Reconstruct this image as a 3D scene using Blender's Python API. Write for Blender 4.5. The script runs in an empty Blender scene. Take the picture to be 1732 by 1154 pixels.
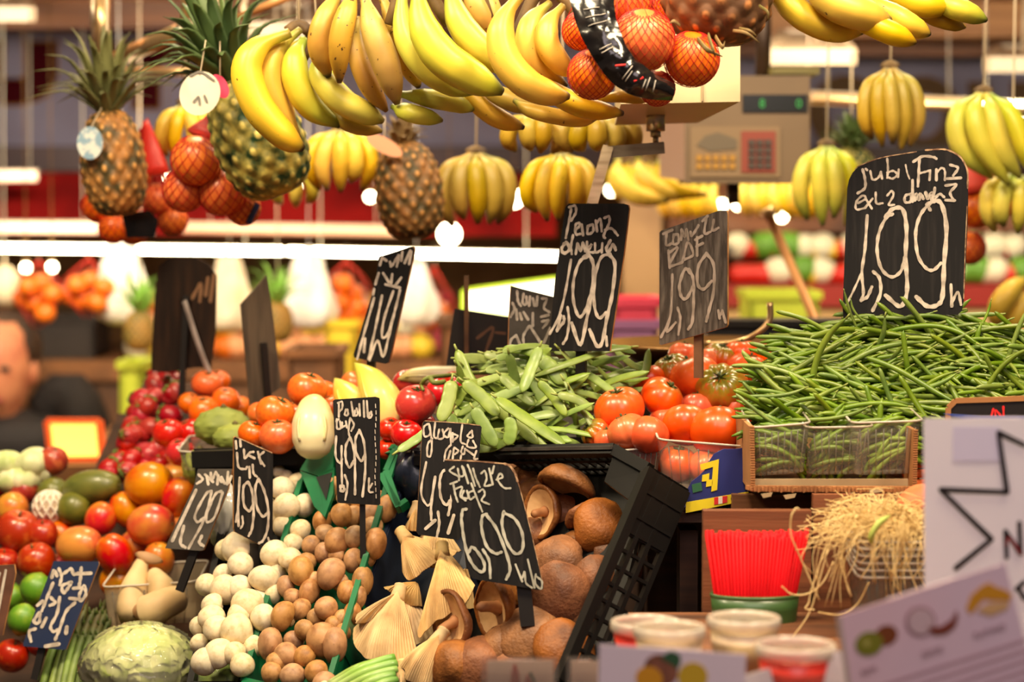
import bpy, math, random
from mathutils import Vector, Matrix, Quaternion, noise
random.seed(7)
scn = bpy.context.scene
col = scn.collection
# ---------------------------------------------------------------- camera
F, CX, CY = 3765.0, 866.0, 577.0
PITCH = math.radians(-3.5)
CAM = Vector((0, 0, 1.6))
RT = Vector((1, 0, 0)); FW = Vector((0, math.cos(PITCH), math.sin(PITCH))); UPV = Vector((0, -math.sin(PITCH), math.cos(PITCH)))
cd = bpy.data.cameras.new('camera'); cam = bpy.data.objects.new('camera', cd); col.objects.link(cam)
cd.sensor_width = 36.0; cd.sensor_fit = 'HORIZONTAL'; cd.lens = 36.0 * F / 1732.0
cd.clip_start = 0.05; cd.clip_end = 60
cam.location = CAM; cam.rotation_euler = (math.radians(90) + PITCH, 0, 0)
cd.dof.use_dof = True; cd.dof.focus_distance = 2.75; cd.dof.aperture_fstop = 2.9; cd.dof.aperture_blades = 0
scn.camera = cam
# ---------------------------------------------------------------- exposure, world, lamps
scn.view_settings.view_transform = 'Standard'; scn.view_settings.look = 'None'
scn.view_settings.exposure = 0.0; scn.view_settings.gamma = 1.0; scn.view_settings.use_curve_mapping = False
scn.cycles.use_denoising = True
scn.cycles.max_bounces = 8; scn.cycles.transparent_max_bounces = 12; scn.cycles.diffuse_bounces = 3; scn.cycles.glossy_bounces = 3
scn.cycles.sample_clamp_indirect = 4.0; scn.cycles.caustics_reflective = False; scn.cycles.caustics_refractive = False
w = bpy.data.worlds.new('market_air'); scn.world = w; w.use_nodes = True
w.node_tree.nodes['Background'].inputs[0].default_value = (1.0, 0.74, 0.6, 1); w.node_tree.nodes['Background'].inputs[1].default_value = 0.11
def area(name, loc, target, size, power, color, size_y=None):
    l = bpy.data.lights.new(name, 'AREA'); l.energy = power; l.color = color; l.size = size
    if size_y: l.shape = 'RECTANGLE'; l.size_y = size_y
    o = bpy.data.objects.new(name, l); col.objects.link(o); o.location = loc
    o.rotation_euler = (Vector(target) - Vector(loc)).to_track_quat('-Z', 'Y').to_euler()
    return o
WARM = (1.0, 0.81, 0.52)
area('stall_lamp', (0.75, 2.05, 2.75), (0.35, 2.75, 1.35), 0.34, 30, WARM)
area('stall_lamp', (-0.15, 2.1, 2.75), (-0.1, 2.8, 1.25), 0.34, 25, WARM)
area('stall_lamp', (-1.0, 2.3, 2.75), (-0.6, 3.1, 1.25), 0.34, 30, WARM)
area('rear_stall_lamp', (-0.4, 3.9, 2.9), (-0.3, 3.6, 1.4), 0.5, 26, WARM)
area('rear_stall_lamp', (0.9, 4.0, 2.9), (0.8, 3.9, 1.4), 0.5, 24, WARM)
area('hall_lamp', (-0.9, 4.1, 2.03), (-0.8, 5.6, 1.6), 1.0, 22, (1, .84, .64), 0.2)
area('hall_lamp', (0.9, 4.1, 2.03), (0.9, 5.6, 1.6), 1.0, 13, (1, .84, .64), 0.2)
area('aisle_fill', (0.3, 0.6, 2.9), (0.3, 2.3, 1.2), 1.2, 21, (1.0, .82, .82))  # unseen fill added on the viewer's side to brighten the front cards
# ---------------------------------------------------------------- coordinates
def ray(px, py): return RT * ((px - CX) / F) + UPV * ((CY - py) / F) + FW
def P(px, py, d): return CAM + ray(px, py) * d
def hitd(px, py, q, n):
    r = ray(px, py); return (q - CAM).dot(n) / r.dot(n)
def H(px, py, q, n): return CAM + ray(px, py) * hitd(px, py, q, n)
def dirC(x, y, z): return (RT * x + UPV * y - FW * z).normalized()      # right, up, towards the viewer
_a, _t = math.radians(25), math.radians(41)
SLN = Vector((-math.sin(_a) * math.sin(_t), -math.cos(_a) * math.sin(_t), math.cos(_t)))   # the sloping display's normal
SLR = Vector((math.cos(_a), -math.sin(_a), 0)); SLU = SLN.cross(SLR)
SLQ = P(690, 860, 2.87); SLQ2 = P(250, 1000, 3.12)
def PS(px, py, off=0.0): return H(px, py, SLQ + SLN * off, SLN)
def PS2(px, py, off=0.0): return H(px, py, SLQ2 + SLN * off, SLN)
def dep(p): return (p - CAM).dot(FW)
# ---------------------------------------------------------------- materials
def lin(c):
    r = []
    for v in c:
        v = v / 255.0
        r.append(v / 12.92 if v <= 0.04045 else ((v + 0.055) / 1.055) ** 2.4)
    return (r[0], r[1], r[2], 1.0)
MATS = {}
def mat(name, c, rough=0.5, c2=None, scale=20.0, lo=0.4, hi=0.65, bump=0.0, bscale=None, spec=0.5, coat=0.0, rnd=(0, 0, 0), metal=0.0, alpha=None, emit=None, sss=0.0, stretch=None, ramp=None, spots=None, uvmix=None):
    """base colour c, noise patches of c2; ramp = stops along UV.x; spots = (colour, scale, threshold); rnd = per-object hue/sat/value spread; uvmix = colour at UV.y=1"""
    if name in MATS: return MATS[name]
    m = bpy.data.materials.new(name); m.use_nodes = True; nt = m.node_tree; N, L = nt.nodes, nt.links
    bs = N['Principled BSDF']; bs.inputs['Roughness'].default_value = rough; bs.inputs['Metallic'].default_value = metal
    bs.inputs['Specular IOR Level'].default_value = spec
    if coat: bs.inputs['Coat Weight'].default_value = coat; bs.inputs['Coat Roughness'].default_value = 0.15
    if sss: bs.inputs['Subsurface Weight'].default_value = sss; bs.inputs['Subsurface Radius'].default_value = (0.01, 0.004, 0.002); bs.inputs['Subsurface Scale'].default_value = 1.0
    tc = N.new('ShaderNodeTexCoord'); vec = tc.outputs['Object']
    if stretch:
        mp = N.new('ShaderNodeMapping'); mp.inputs['Scale'].default_value = stretch; L.new(vec, mp.inputs[0]); vec = mp.outputs[0]
    rgb = N.new('ShaderNodeRGB'); rgb.outputs[0].default_value = lin(c); out = rgb.outputs[0]
    oi = None
    if ramp or uvmix:
        uv = N.new('ShaderNodeUVMap'); sx = N.new('ShaderNodeSeparateXYZ'); L.new(uv.outputs[0], sx.inputs[0])
    if ramp:
        cr = N.new('ShaderNodeValToRGB'); el = cr.color_ramp.elements
        while len(el) < len(ramp): el.new(0.5)
        for e, (p, cc) in zip(el, ramp): e.position = p; e.color = lin(cc)
        L.new(sx.outputs[0], cr.inputs[0]); out = cr.outputs[0]
    def mixer(fac, a, b):
        mx = N.new('ShaderNodeMix'); mx.data_type = 'RGBA'
        L.new(fac, mx.inputs[0]); L.new(a, mx.inputs[6])
        if isinstance(b, tuple): mx.inputs[7].default_value = b
        else: L.new(b, mx.inputs[7])
        return mx.outputs[2]
    if uvmix: out = mixer(sx.outputs[1], out, lin(uvmix))
    if c2:
        nz = N.new('ShaderNodeTexNoise'); nz.inputs['Scale'].default_value = scale; nz.inputs['Detail'].default_value = 4
        oi = N.new('ShaderNodeObjectInfo'); va = N.new('ShaderNodeVectorMath'); va.operation = 'ADD'
        sc = N.new('ShaderNodeMath'); sc.operation = 'MULTIPLY'; sc.inputs[1].default_value = 37.0
        L.new(oi.outputs['Random'], sc.inputs[0]); L.new(vec, va.inputs[0]); L.new(sc.outputs[0], va.inputs[1]); L.new(va.outputs[0], nz.inputs['Vector'])
        mr = N.new('ShaderNodeMapRange'); mr.inputs[1].default_value = lo; mr.inputs[2].default_value = hi; L.new(nz.outputs[0], mr.inputs[0])
        out = mixer(mr.outputs[0], out, lin(c2))
    if spots:
        nz2 = N.new('ShaderNodeTexNoise'); nz2.inputs['Scale'].default_value = spots[1]; nz2.inputs['Detail'].default_value = 2; L.new(vec, nz2.inputs['Vector'])
        mr2 = N.new('ShaderNodeMapRange'); mr2.inputs[1].default_value = spots[2]; mr2.inputs[2].default_value = spots[2] + 0.05; L.new(nz2.outputs[0], mr2.inputs[0])
        out = mixer(mr2.outputs[0], out, lin(spots[0]))
    if any(rnd):
        oi = oi or N.new('ShaderNodeObjectInfo'); hs = N.new('ShaderNodeHueSaturation')
        for k, (sock, base, amt) in enumerate((('Hue', .5, rnd[0]), ('Saturation', 1, rnd[1]), ('Value', 1, rnd[2]))):
            ml = N.new('ShaderNodeMath'); ml.operation = 'MULTIPLY'; ml.inputs[1].default_value = (1.0, 7.31, 13.7)[k]
            fr = N.new('ShaderNodeMath'); fr.operation = 'FRACT'; mm = N.new('ShaderNodeMapRange')
            L.new(oi.outputs['Random'], ml.inputs[0]); L.new(ml.outputs[0], fr.inputs[0]); L.new(fr.outputs[0], mm.inputs[0])
            mm.inputs[3].default_value = base - amt; mm.inputs[4].default_value = base + amt; L.new(mm.outputs[0], hs.inputs[sock])
        L.new(out, hs.inputs['Color']); out = hs.outputs[0]
    L.new(out, bs.inputs['Base Color'])
    if bump:
        bn = N.new('ShaderNodeTexNoise'); bn.inputs['Scale'].default_value = bscale or scale * 3; bn.inputs['Detail'].default_value = 3; L.new(vec, bn.inputs['Vector'])
        bp = N.new('ShaderNodeBump'); bp.inputs['Strength'].default_value = bump; bp.inputs['Distance'].default_value = 0.002
        L.new(bn.outputs[0], bp.inputs['Height']); L.new(bp.outputs[0], bs.inputs['Normal'])
    if emit: bs.inputs['Emission Color'].default_value = lin(emit[0]); bs.inputs['Emission Strength'].default_value = emit[1]
    MATS[name] = m
    return m
def clear_mat(name, tint, gloss=0.25, rough=0.12, haze=0.06, hazecol=(230, 220, 205)):
    if name in MATS: return MATS[name]
    m = bpy.data.materials.new(name); m.use_nodes = True; nt = m.node_tree; N, L = nt.nodes, nt.links
    N.remove(N['Principled BSDF']); o = N['Material Output']
    tr = N.new('ShaderNodeBsdfTransparent'); tr.inputs[0].default_value = lin(tint)
    gl = N.new('ShaderNodeBsdfGlossy'); gl.inputs['Roughness'].default_value = rough
    df = N.new('ShaderNodeBsdfDiffuse'); df.inputs[0].default_value = lin(hazecol)
    lw = N.new('ShaderNodeLayerWeight'); lw.inputs[0].default_value = gloss
    m1 = N.new('ShaderNodeMixShader'); m1.inputs[0].default_value = haze; L.new(tr.outputs[0], m1.inputs[1]); L.new(df.outputs[0], m1.inputs[2])
    m2 = N.new('ShaderNodeMixShader'); L.new(lw.outputs['Fresnel'], m2.inputs[0]); L.new(m1.outputs[0], m2.inputs[1]); L.new(gl.outputs[0], m2.inputs[2])
    L.new(m2.outputs[0], o.inputs[0]); MATS[name] = m
    return m
# ---------------------------------------------------------------- object helpers
def link(o): col.objects.link(o); return o
def tag(o, label, cat, group=None, kind=None):
    if label: o['label'] = label
    if cat: o['category'] = cat
    if group: o['group'] = group
    if kind: o['kind'] = kind
    return o
def thing(name, label, cat, loc=(0, 0, 0), group=None):
    o = link(bpy.data.objects.new(name, None)); o.location = loc; o.empty_display_size = 0.02
    return tag(o, label, cat, group)
def copy_tree(o, parent=None):
    c = o.copy(); col.objects.link(c)
    if parent: c.parent = parent
    for ch in list(o.children): copy_tree(ch, c)
    return c
def crom(pts, n):
    """Catmull-Rom through pts, n samples"""
    pts = [Vector(p) for p in pts]
    if len(pts) == 2: return [pts[0].lerp(pts[1], i / (n - 1)) for i in range(n)]
    e = [pts[0] * 2 - pts[1]] + pts + [pts[-1] * 2 - pts[-2]]
    out = []
    for i in range(n):
        s = i / (n - 1) * (len(pts) - 1); k = min(int(s), len(pts) - 2); t = s - k
        a, b, c, d = e[k:k + 4]
        out.append(0.5 * ((2 * b) + (c - a) * t + (2 * a - 5 * b + 4 * c - d) * t * t + (3 * b - a - 3 * c + d) * t ** 3))
    return out
def interp(keys, t):
    for (a, va), (b, vb) in zip(keys, keys[1:]):
        if t <= b: return va + (vb - va) * (0 if b == a else (t - a) / (b - a))
    return keys[-1][1]
class MB:
    def __init__(s): s.v = []; s.f = []; s.uv = []; s.mi = []; s.sm = []
    def add(s, vs, fs, uvs=None, mi=0, smooth=True):
        b = len(s.v); s.v += [Vector(x) for x in vs]; s.uv += uvs or [(0, 0)] * len(vs)
        for f in fs: s.f.append(tuple(b + i for i in f)); s.mi.append(mi); s.sm.append(smooth)
        return s
    def tube(s, pts, rad, seg=10, flat=1.0, up=None, n=None, mi=0, cap=True, shape=None, twist=0.0):
        """sweep; rad = number or keys [(t, r)]; flat scales the second axis; up fixes the first axis"""
        pts = [Vector(p) for p in pts]
        if n: pts = crom(pts, n)
        m = len(pts); vs = []; uv = []; fs = []
        T = [(pts[min(i + 1, m - 1)] - pts[max(i - 1, 0)]).normalized() for i in range(m)]
        ref = Vector(up) if up is not None else (Vector((0, 0, 1)) if abs(T[0].z) < 0.9 else Vector((1, 0, 0)))
        A = (ref - T[0] * ref.dot(T[0])).normalized()
        for i in range(m):
            base = ref if up is not None else A
            A2 = base - T[i] * base.dot(T[i])
            if A2.length > 1e-6: A = A2.normalized()
            B = T[i].cross(A); t = i / (m - 1); r = interp(rad, t) if isinstance(rad, (list, tuple)) else rad
            for k in range(seg):
                th = 2 * math.pi * k / seg + twist * t; q = shape(th) if shape else 1.0
                vs.append(pts[i] + (A * math.cos(th) + B * math.sin(th) * flat) * r * q); uv.append((t, k / seg))
        for i in range(m - 1):
            for k in range(seg): fs.append((i * seg + k, i * seg + (k + 1) % seg, (i + 1) * seg + (k + 1) % seg, (i + 1) * seg + k))
        if cap: fs.append(tuple(range(seg))[::-1]); fs.append(tuple((m - 1) * seg + k for k in range(seg)))
        return s.add(vs, fs, uv, mi)
    def lathe(s, prof, seg=24, M=None, mod=None, mi=0, capb=False):
        """prof [(r, z)] round z; mod(theta, t) scales the radius"""
        vs = []; uv = []; fs = []; m = len(prof)
        for i, (r, z) in enumerate(prof):
            for k in range(seg):
                th = 2 * math.pi * k / seg; q = mod(th, i / (m - 1)) if mod else 1.0
                p = Vector((r * q * math.cos(th), r * q * math.sin(th), z)); vs.append(M @ p if M else p); uv.append((i / (m - 1), k / seg))
        for i in range(m - 1):
            for k in range(seg): fs.append((i * seg + k, i * seg + (k + 1) % seg, (i + 1) * seg + (k + 1) % seg, (i + 1) * seg + k))
        if capb: fs.append(tuple(range(seg))[::-1])
        return s.add(vs, fs, uv, mi)
    def ball(s, c, r, seg=20, rings=12, mod=None, M=None, mi=0):
        c = Vector(c); r = r if isinstance(r, (tuple, list)) else (r, r, r); vs = []; uv = []; fs = []
        for i in range(rings + 1):
            ph = math.pi * i / rings
            for k in range(seg):
                th = 2 * math.pi * k / seg; q = mod(th, ph) if mod else 1.0
                p = Vector((math.sin(ph) * math.cos(th) * r[0], math.sin(ph) * math.sin(th) * r[1], math.cos(ph) * r[2])) * q
                vs.append(c + (M @ p if M else p)); uv.append((ph / math.pi, k / seg))
        for i in range(rings):
            for k in range(seg): fs.append((i * seg + k, (i + 1) * seg + k, (i + 1) * seg + (k + 1) % seg, i * seg + (k + 1) % seg))
        return s.add(vs, fs, uv, mi)
    def box(s, c, sx, sy, sz, R=None, mi=0):
        c = Vector(c); vs = []
        for x in (-.5, .5):
            for y in (-.5, .5):
                for z in (-.5, .5):
                    p = Vector((x * sx, y * sy, z * sz)); vs.append(c + (R @ p if R else p))
        return s.add(vs, [(0, 1, 3, 2), (4, 6, 7, 5), (0, 4, 5, 1), (2, 3, 7, 6), (0, 2, 6, 4), (1, 5, 7, 3)], None, mi, False)
    def bar(s, a, b, w, h, up=(0, 0, 1), mi=0):
        a, b = Vector(a), Vector(b); x = b - a; l = x.length; x.normalize(); y = Vector(up).cross(x)
        if y.length < 1e-4: y = Vector((1, 0, 0)).cross(x)
        y.normalize(); z = x.cross(y); return s.box((a + b) / 2, l, w, h, Matrix((x, y, z)).transposed(), mi)
    def prism(s, pts, off, mi=0, mside=None, smooth=False):
        """outline pts (3-D, planar) extruded by vector off"""
        n = len(pts); pts = [Vector(p) for p in pts]; off = Vector(off)
        vs = pts + [p + off for p in pts]
        nm = Vector((0, 0, 0))
        for i in range(n): nm += pts[i].cross(pts[(i + 1) % n])
        r = range(n); front = tuple(r); back = tuple(n + i for i in r)
        if nm.dot(off) > 0: front = front[::-1]
        else: back = back[::-1]
        s.add(vs, [front, back], None, mi, False)
        b = len(s.v) - 2 * n
        for i in r:
            j = (i + 1) % n; f = (b + i, b + j, b + n + j, b + n + i)
            if nm.dot(off) <= 0: f = f[::-1]
            s.f.append(f); s.mi.append(mi if mside is None else mside); s.sm.append(smooth)
        return s
    def slab(s, a, b, c, d, off, mi=0): return s.prism([a, b, c, d], off, mi)
    def build(s, name, mats, parent=None, origin=None):
        """vertices are given in world space unless parent/origin are at the world's origin"""
        o3 = Vector(parent.location) if parent else (Vector(origin) if origin is not None else Vector((0, 0, 0)))
        if parent and parent.parent: o3 = o3 + Vector(parent.parent.location)
        me = bpy.data.meshes.new(name); me.from_pydata([v - o3 for v in s.v], [], s.f)
        if any(u != (0, 0) for u in s.uv):
            ul = me.uv_layers.new(name='UVMap'); li = [0] * len(me.loops); me.loops.foreach_get('vertex_index', li)
            ul.data.foreach_set('uv', [x for i in li for x in s.uv[i]])
        me.polygons.foreach_set('use_smooth', s.sm); me.polygons.foreach_set('material_index', s.mi)
        for m in (mats if isinstance(mats, (list, tuple)) else [mats]): me.materials.append(m)
        me.update(); o = link(bpy.data.objects.new(name, me))
        if parent: o.parent = parent
        elif origin is not None: o.location = origin
        return o
def struct(o): o['kind'] = 'structure'; return o
def place(o, p, r=1.0, axis=None, spin=0.0, sq=None):
    o.location = p; o.rotation_mode = 'QUATERNION'
    q = Vector((0, 0, 1)).rotation_difference(Vector(axis)) if axis is not None else Quaternion()
    o.rotation_quaternion = q @ Quaternion((0, 0, 1), spin)
    sq = sq or (1, 1, 1); o.scale = (r * sq[0], r * sq[1], r * sq[2])
    return o
rr = random.uniform
def ell_pts(c, a, b, n=24, ax=RT, ay=UPV): return [Vector(c) + ax * a * math.cos(2 * math.pi * i / n) + ay * b * math.sin(2 * math.pi * i / n) for i in range(n)]
# ================================================================ the setting
def X(px, d): return (px - CX) / F * d
def Z(py, d): return P(CX, py, d).z
def Y(py, d): return P(CX, py, d).y
M_floor = mat('floor_concrete', (96, 80, 66), 0.7, (70, 58, 48), 6)
b = MB(); b.box((0, 4, -0.05), 9, 10, 0.1); struct(b.build('floor', M_floor))
M_wallr = mat('rear_wall_cream', (176, 134, 84), 0.8, (140, 92, 52), 3)
b = MB(); b.box((0, 7.3, 1.3), 9, 0.1, 2.6); struct(b.build('wall_rear', M_wallr))
M_ceil = mat('ceiling_wood', (170, 122, 74), 0.6, (138, 92, 54), 8, stretch=(.4, 6, 6))
b = MB(); b.box((0, 5.55, 2.10), 9, 2.7, 0.08); struct(b.build('ceiling', M_ceil))
M_beam = mat('beam_brown', (120, 74, 40), 0.6, (84, 50, 28), 8, stretch=(.4, 6, 6))
b = MB(); b.box((X(1560, 5.2), 5.15, (Z(70, 5.2) + 2.06) / 2), 1.0, 0.12, 2.06 - Z(70, 5.2)); struct(b.build('trim_1', M_ceil))
b = MB(); b.box((X(1560, 5.35), 5.33, (Z(98, 5.35) + 2.06) / 2), 1.05, 0.08, 2.06 - Z(98, 5.35)); struct(b.build('trim_2', M_beam))
b = MB(); b.box((-0.6, 5.1, 2.03), 1.9, 0.07, 0.06); struct(b.build('trim_3', M_beam))
b = MB(); b.box((X(1085, 5.0), Y(420, 5.0), 1.02), 0.085, 0.085, 2.03); struct(b.build('pillar', mat('pillar_tan', (170, 134, 92), 0.5, (130, 96, 62), 5)))
# the fascia across the stall opposite, with its shop lettering
fa = thing('shop_fascia', 'grey violet fascia board with dark maroon lettering over the stall opposite', 'sign', (0, 5.5, 1.7))
M_fas = mat('fascia_violet', (122, 118, 138), 0.7, (108, 102, 120), 3, spec=.1)
zt, zb = 2.06, Z(248, 5.5)
b = MB(); b.box((0, 5.53, (zt + zb) / 2), 3.4, 0.05, zt - zb); b.build('board', M_fas, fa)
b = MB(); b.box((0, 5.51, (zb + Z(290, 5.5)) / 2), 3.4, 0.08, zb - Z(290, 5.5)); b.build('lower_trim', mat('fascia_maroon', (58, 22, 26), 0.45, (40, 14, 18), 5), fa)
M_let = mat('letter_maroon', (52, 6, 12), 0.8, spec=.03); M_gold = mat('letter_gold', (120, 84, 44), 0.7, spec=.1); M_olive = mat('letter_olive', (84, 64, 44), 0.7, spec=.1)
def letter(polys, nm, fill, grow):
    for off, m, yy, nn in ((grow, M_gold, 5.498, 'outline'), (0, fill, 5.492, nm)):
        b = MB()
        for pl in polys:
            cx = sum(p[0] for p in pl) / len(pl); cy = sum(p[1] for p in pl) / len(pl)
            pts = []
            for (x, y) in pl:
                x2 = x + (off if x > cx else -off); y2 = y + (off if y > cy else -off)
                r = ray(x2, y2); k = yy / r.y; pts.append(CAM + r * k)
            b.prism(pts, (0, 0.012, 0))
        b.build(nm, m, fa)
def arc(cx, cy, rx, ry, t0, t1, th, n=12):
    o = [(cx + rx * math.cos(math.radians(t0 + (t1 - t0) * i / n)), cy - ry * math.sin(math.radians(t0 + (t1 - t0) * i / n))) for i in range(n + 1)]
    return [[o[i], o[i + 1], (cx + (o[i + 1][0] - cx) * (1 - th / rx), cy + (o[i + 1][1] - cy) * (1 - th / ry)), (cx + (o[i][0] - cx) * (1 - th / rx), cy + (o[i][1] - cy) * (1 - th / ry))] for i in range(n)]
letter([[(-40, 70), (4, 70), (4, 130), (-40, 130)], [(46, 72), (94, 72), (94, 130), (46, 130)]] + arc(22, 126, 70, 50, 180, 360, 40), 'letter_u', M_let, 4)
letter([[(190, 74), (330, 74), (330, 104), (190, 104)], [(226, 100), (268, 100), (268, 182), (226, 182)]], 'letter_t', M_let, 4)
letter(arc(1430, 190, 60, 62, 20, 340, 26, 16), 'letter_c', M_olive, 2)
letter(arc(1562, 196, 62, 66, 0, 360, 26, 18), 'letter_o', M_olive, 2)
letter([[(1640, 140), (1672, 140), (1672, 262), (1640, 262)], [(1712, 140), (1745, 140), (1745, 262), (1712, 262)], [(1668, 140), (1700, 220), (1690, 250), (1660, 170)]], 'letter_m', M_olive, 2)
# red awning under the fascia
M_red = mat('awning_red', (120, 14, 12), 0.8, (84, 6, 6), 5, spec=.1)
b = MB(); b.slab(P(-60, 292, 5.35), P(940, 296, 5.35), P(940, 400, 5.2), P(-60, 396, 5.2), (0, .03, 0))
tag(b.build('awning', M_red, None, P(400, 390, 5.3)), 'red awning strip hanging under the maroon edge of the fascia opposite', 'awning')
b = MB(); b.slab(P(1130, 300, 5.3), P(1760, 300, 5.3), P(1760, 392, 5.25), P(1130, 392, 5.25), (0, .03, 0))
tag(b.build('awning', mat('awning_brown', (84, 50, 30), 0.6, (120, 70, 36), 4), None, P(1400, 390, 5.3)), 'dark brown board behind the row of bananas under the scales', 'board')
# lamps
M_lamp = mat('lamp_panel_glow', (255, 250, 235), 0.5, emit=((255, 240, 205), 9.0)); M_lampf = mat('lamp_frame', (180, 160, 130), 0.4)
def panel_lamp(px0, px1, py0, py1, skew, d, label):
    a, c_, e, f = P(px0, py0, d + .35), P(px1, py0, d + .35), P(px1 + skew, py1, d), P(px0 - skew, py1, d)
    z = (a.z + e.z) / 2
    t = thing('panel_lamp', label, 'lamp', Vector(((a.x + c_.x) / 2, (a.y + e.y) / 2, z + .03)), 'panel lamps under the ceiling')
    b = MB(); b.slab(a, c_, e, f, (0, 0, .012)); b.build('diffuser', M_lamp, t)
    b = MB(); up = Vector((0, 0, .014))
    for u, v in ((a, c_), (c_, e), (e, f), (f, a)): b.bar(u + up, v + up, .02, .03)
    b.slab(a + up, c_ + up, e + up, f + up, (0, 0, .01)); b.build('frame', M_lampf, t)
    b = MB(); c0 = (a + e) / 2; b.tube([c0 + up, Vector((c0.x, c0.y, 2.07))], .006, 8); b.build('rod', M_lampf, t)
panel_lamp(-30, 30, -2, 36, 22, 4.6, 'square lit ceiling panel in the top left corner')
panel_lamp(440, 525, 28, 62, 12, 4.6, 'lit ceiling panel behind the yellow bananas')
panel_lamp(1325, 1415, 74, 109, 25, 4.3, 'lit ceiling panel above the grey scale with green digits')
panel_lamp(1690, 1760, 98, 121, 18, 4.6, 'lit ceiling panel at the edge above the hanging green bananas')
M_tube = mat('tube_glow', (255, 250, 235), 0.4, emit=((255, 236, 196), 30.0)); M_tubecap = mat('tube_cap', (200, 190, 170), .4)
def tube_lamp(p, q, r, label, glow=None):
    t = thing('fluorescent_tube', label, 'lamp', (p + q) / 2, 'fluorescent tubes of the stall opposite')
    b = MB(); b.tube([p, q], r, 12); b.build('tube', glow or M_tube, t)
    b = MB(); off = Vector((0, r * 1.6, r * .9)); b.bar(p + off, q + off, r * 2.4, r * .8); b.build('fitting', M_tubecap, t); b = MB()
    for f in (.12, .88): c = p.lerp(q, f) + off; b = MB(); b.tube([c, Vector((c.x, c.y + .02, 2.065))], .0016, 6); b.build('hanger', M_tubecap, t)
tube_lamp(P(-60, 419, 5.0), P(478, 425, 5.0), .0075, 'long white fluorescent tube running behind the leaning black sign')
tube_lamp(P(486, 425, 5.0), P(945, 434, 5.0), .0072, 'white fluorescent tube ending behind the tall narrow price sign')
M_tube2 = mat('tube_glow_soft', (255, 235, 205), 0.4, emit=((255, 205, 160), 2.2))
tube_lamp(P(-60, 299, 5.15), P(62, 298, 5.15), .012, 'short lit tube under the fascia at the left edge', M_tube2)
tube_lamp(P(-60, 385, 5.05), P(165, 386, 5.05), .012, 'lit tube just above the long white tube at the left edge', M_tube2)
tube_lamp(P(310, 386, 5.1), P(680, 392, 5.1), .011, 'pinkish lit tube between the red awning and the long white tube', mat('tube_glow_pink', (255, 215, 180), 0.4, emit=((255, 170, 120), 0.75)))
tube_lamp(P(1370, 166, 4.9), P(1640, 178, 4.9), .012, 'dim tube behind the bananas hanging at the right', mat('tube_dim', (240, 200, 140), 0.3, emit=((255, 200, 130), .5)))
tube_lamp(P(1655, 181, 4.9), P(1790, 186, 4.9), .013, 'bright tube end beside the bananas at the right edge', M_tube)
# blown-out white panel in the middle; glow of face and edge is added emission
t = thing('white_panel', 'white panel with an added glow behind the black sign with the number one', 'lamp', P(860, 520, 4.5))
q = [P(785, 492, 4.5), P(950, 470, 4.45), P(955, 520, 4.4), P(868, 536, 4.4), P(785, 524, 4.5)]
b = MB(); b.prism(q, (0, .05, 0)); b.build('diffuser', mat('white_panel_glow', (255, 250, 230), .5, emit=((255, 243, 205), 4.0)), t)
b = MB()
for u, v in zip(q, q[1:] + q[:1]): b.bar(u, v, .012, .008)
b.build('frame', mat('white_panel_rim_glow', (190, 220, 60), .4, emit=((200, 230, 50), .5)), t)
# bulbs
M_bulb = mat('bulb_glow', (255, 245, 220), .4, emit=((255, 236, 190), 22.0)); M_brass = mat('bulb_holder', (120, 90, 50), .4, metal=.6)
for (x, y, r, d, lab) in [(1221, 346, 8, 5.2, 'round bulb under the grey scale, the first of a pair'), (1248, 346, 8, 5.2, 'round bulb under the grey scale, second of a pair'), (1322, 366, 9, 5.2, 'bulb under the row of bananas beside the arched price sign'), (1034, 322, 9, 5.1, 'bulb beside the silver scale arm'), (285, 302, 6, 5.1, 'small bulb between the two hanging bags of oranges'), (522, 312, 5, 5.1, 'small bulb below the hanging bananas in the middle'), (626, 333, 8, 5.1, 'bulb beside the hanging brown pineapple'), (870, 336, 14, 5.1, 'large bulb between two hanging banana hands'), (760, 396, 18, 5.0, 'wide bulb below the brown pineapple'), (44, 453, 8, 5.0, 'bulb above the far hanging oranges at the left'), (88, 452, 8, 5.0, 'bulb between the two far bags of oranges')]:
    t = thing('light_bulb', lab, 'lamp', P(x, y, d), 'bulbs of the stall opposite')
    b = MB(); b.ball(P(x, y, d), r / F * d, 14, 10); b.build('bulb', M_bulb, t)
    b = MB(); b.tube([P(x, y - r * .8, d), P(x, y - r * 2.0, d)], r / F * d * .5, 8); b.tube([P(x, y - r * 2.0, d), Vector((P(x, y, d).x, P(x, y, d).y, 2.065))], .0012, 5); b.build('holder', M_brass, t)
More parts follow.
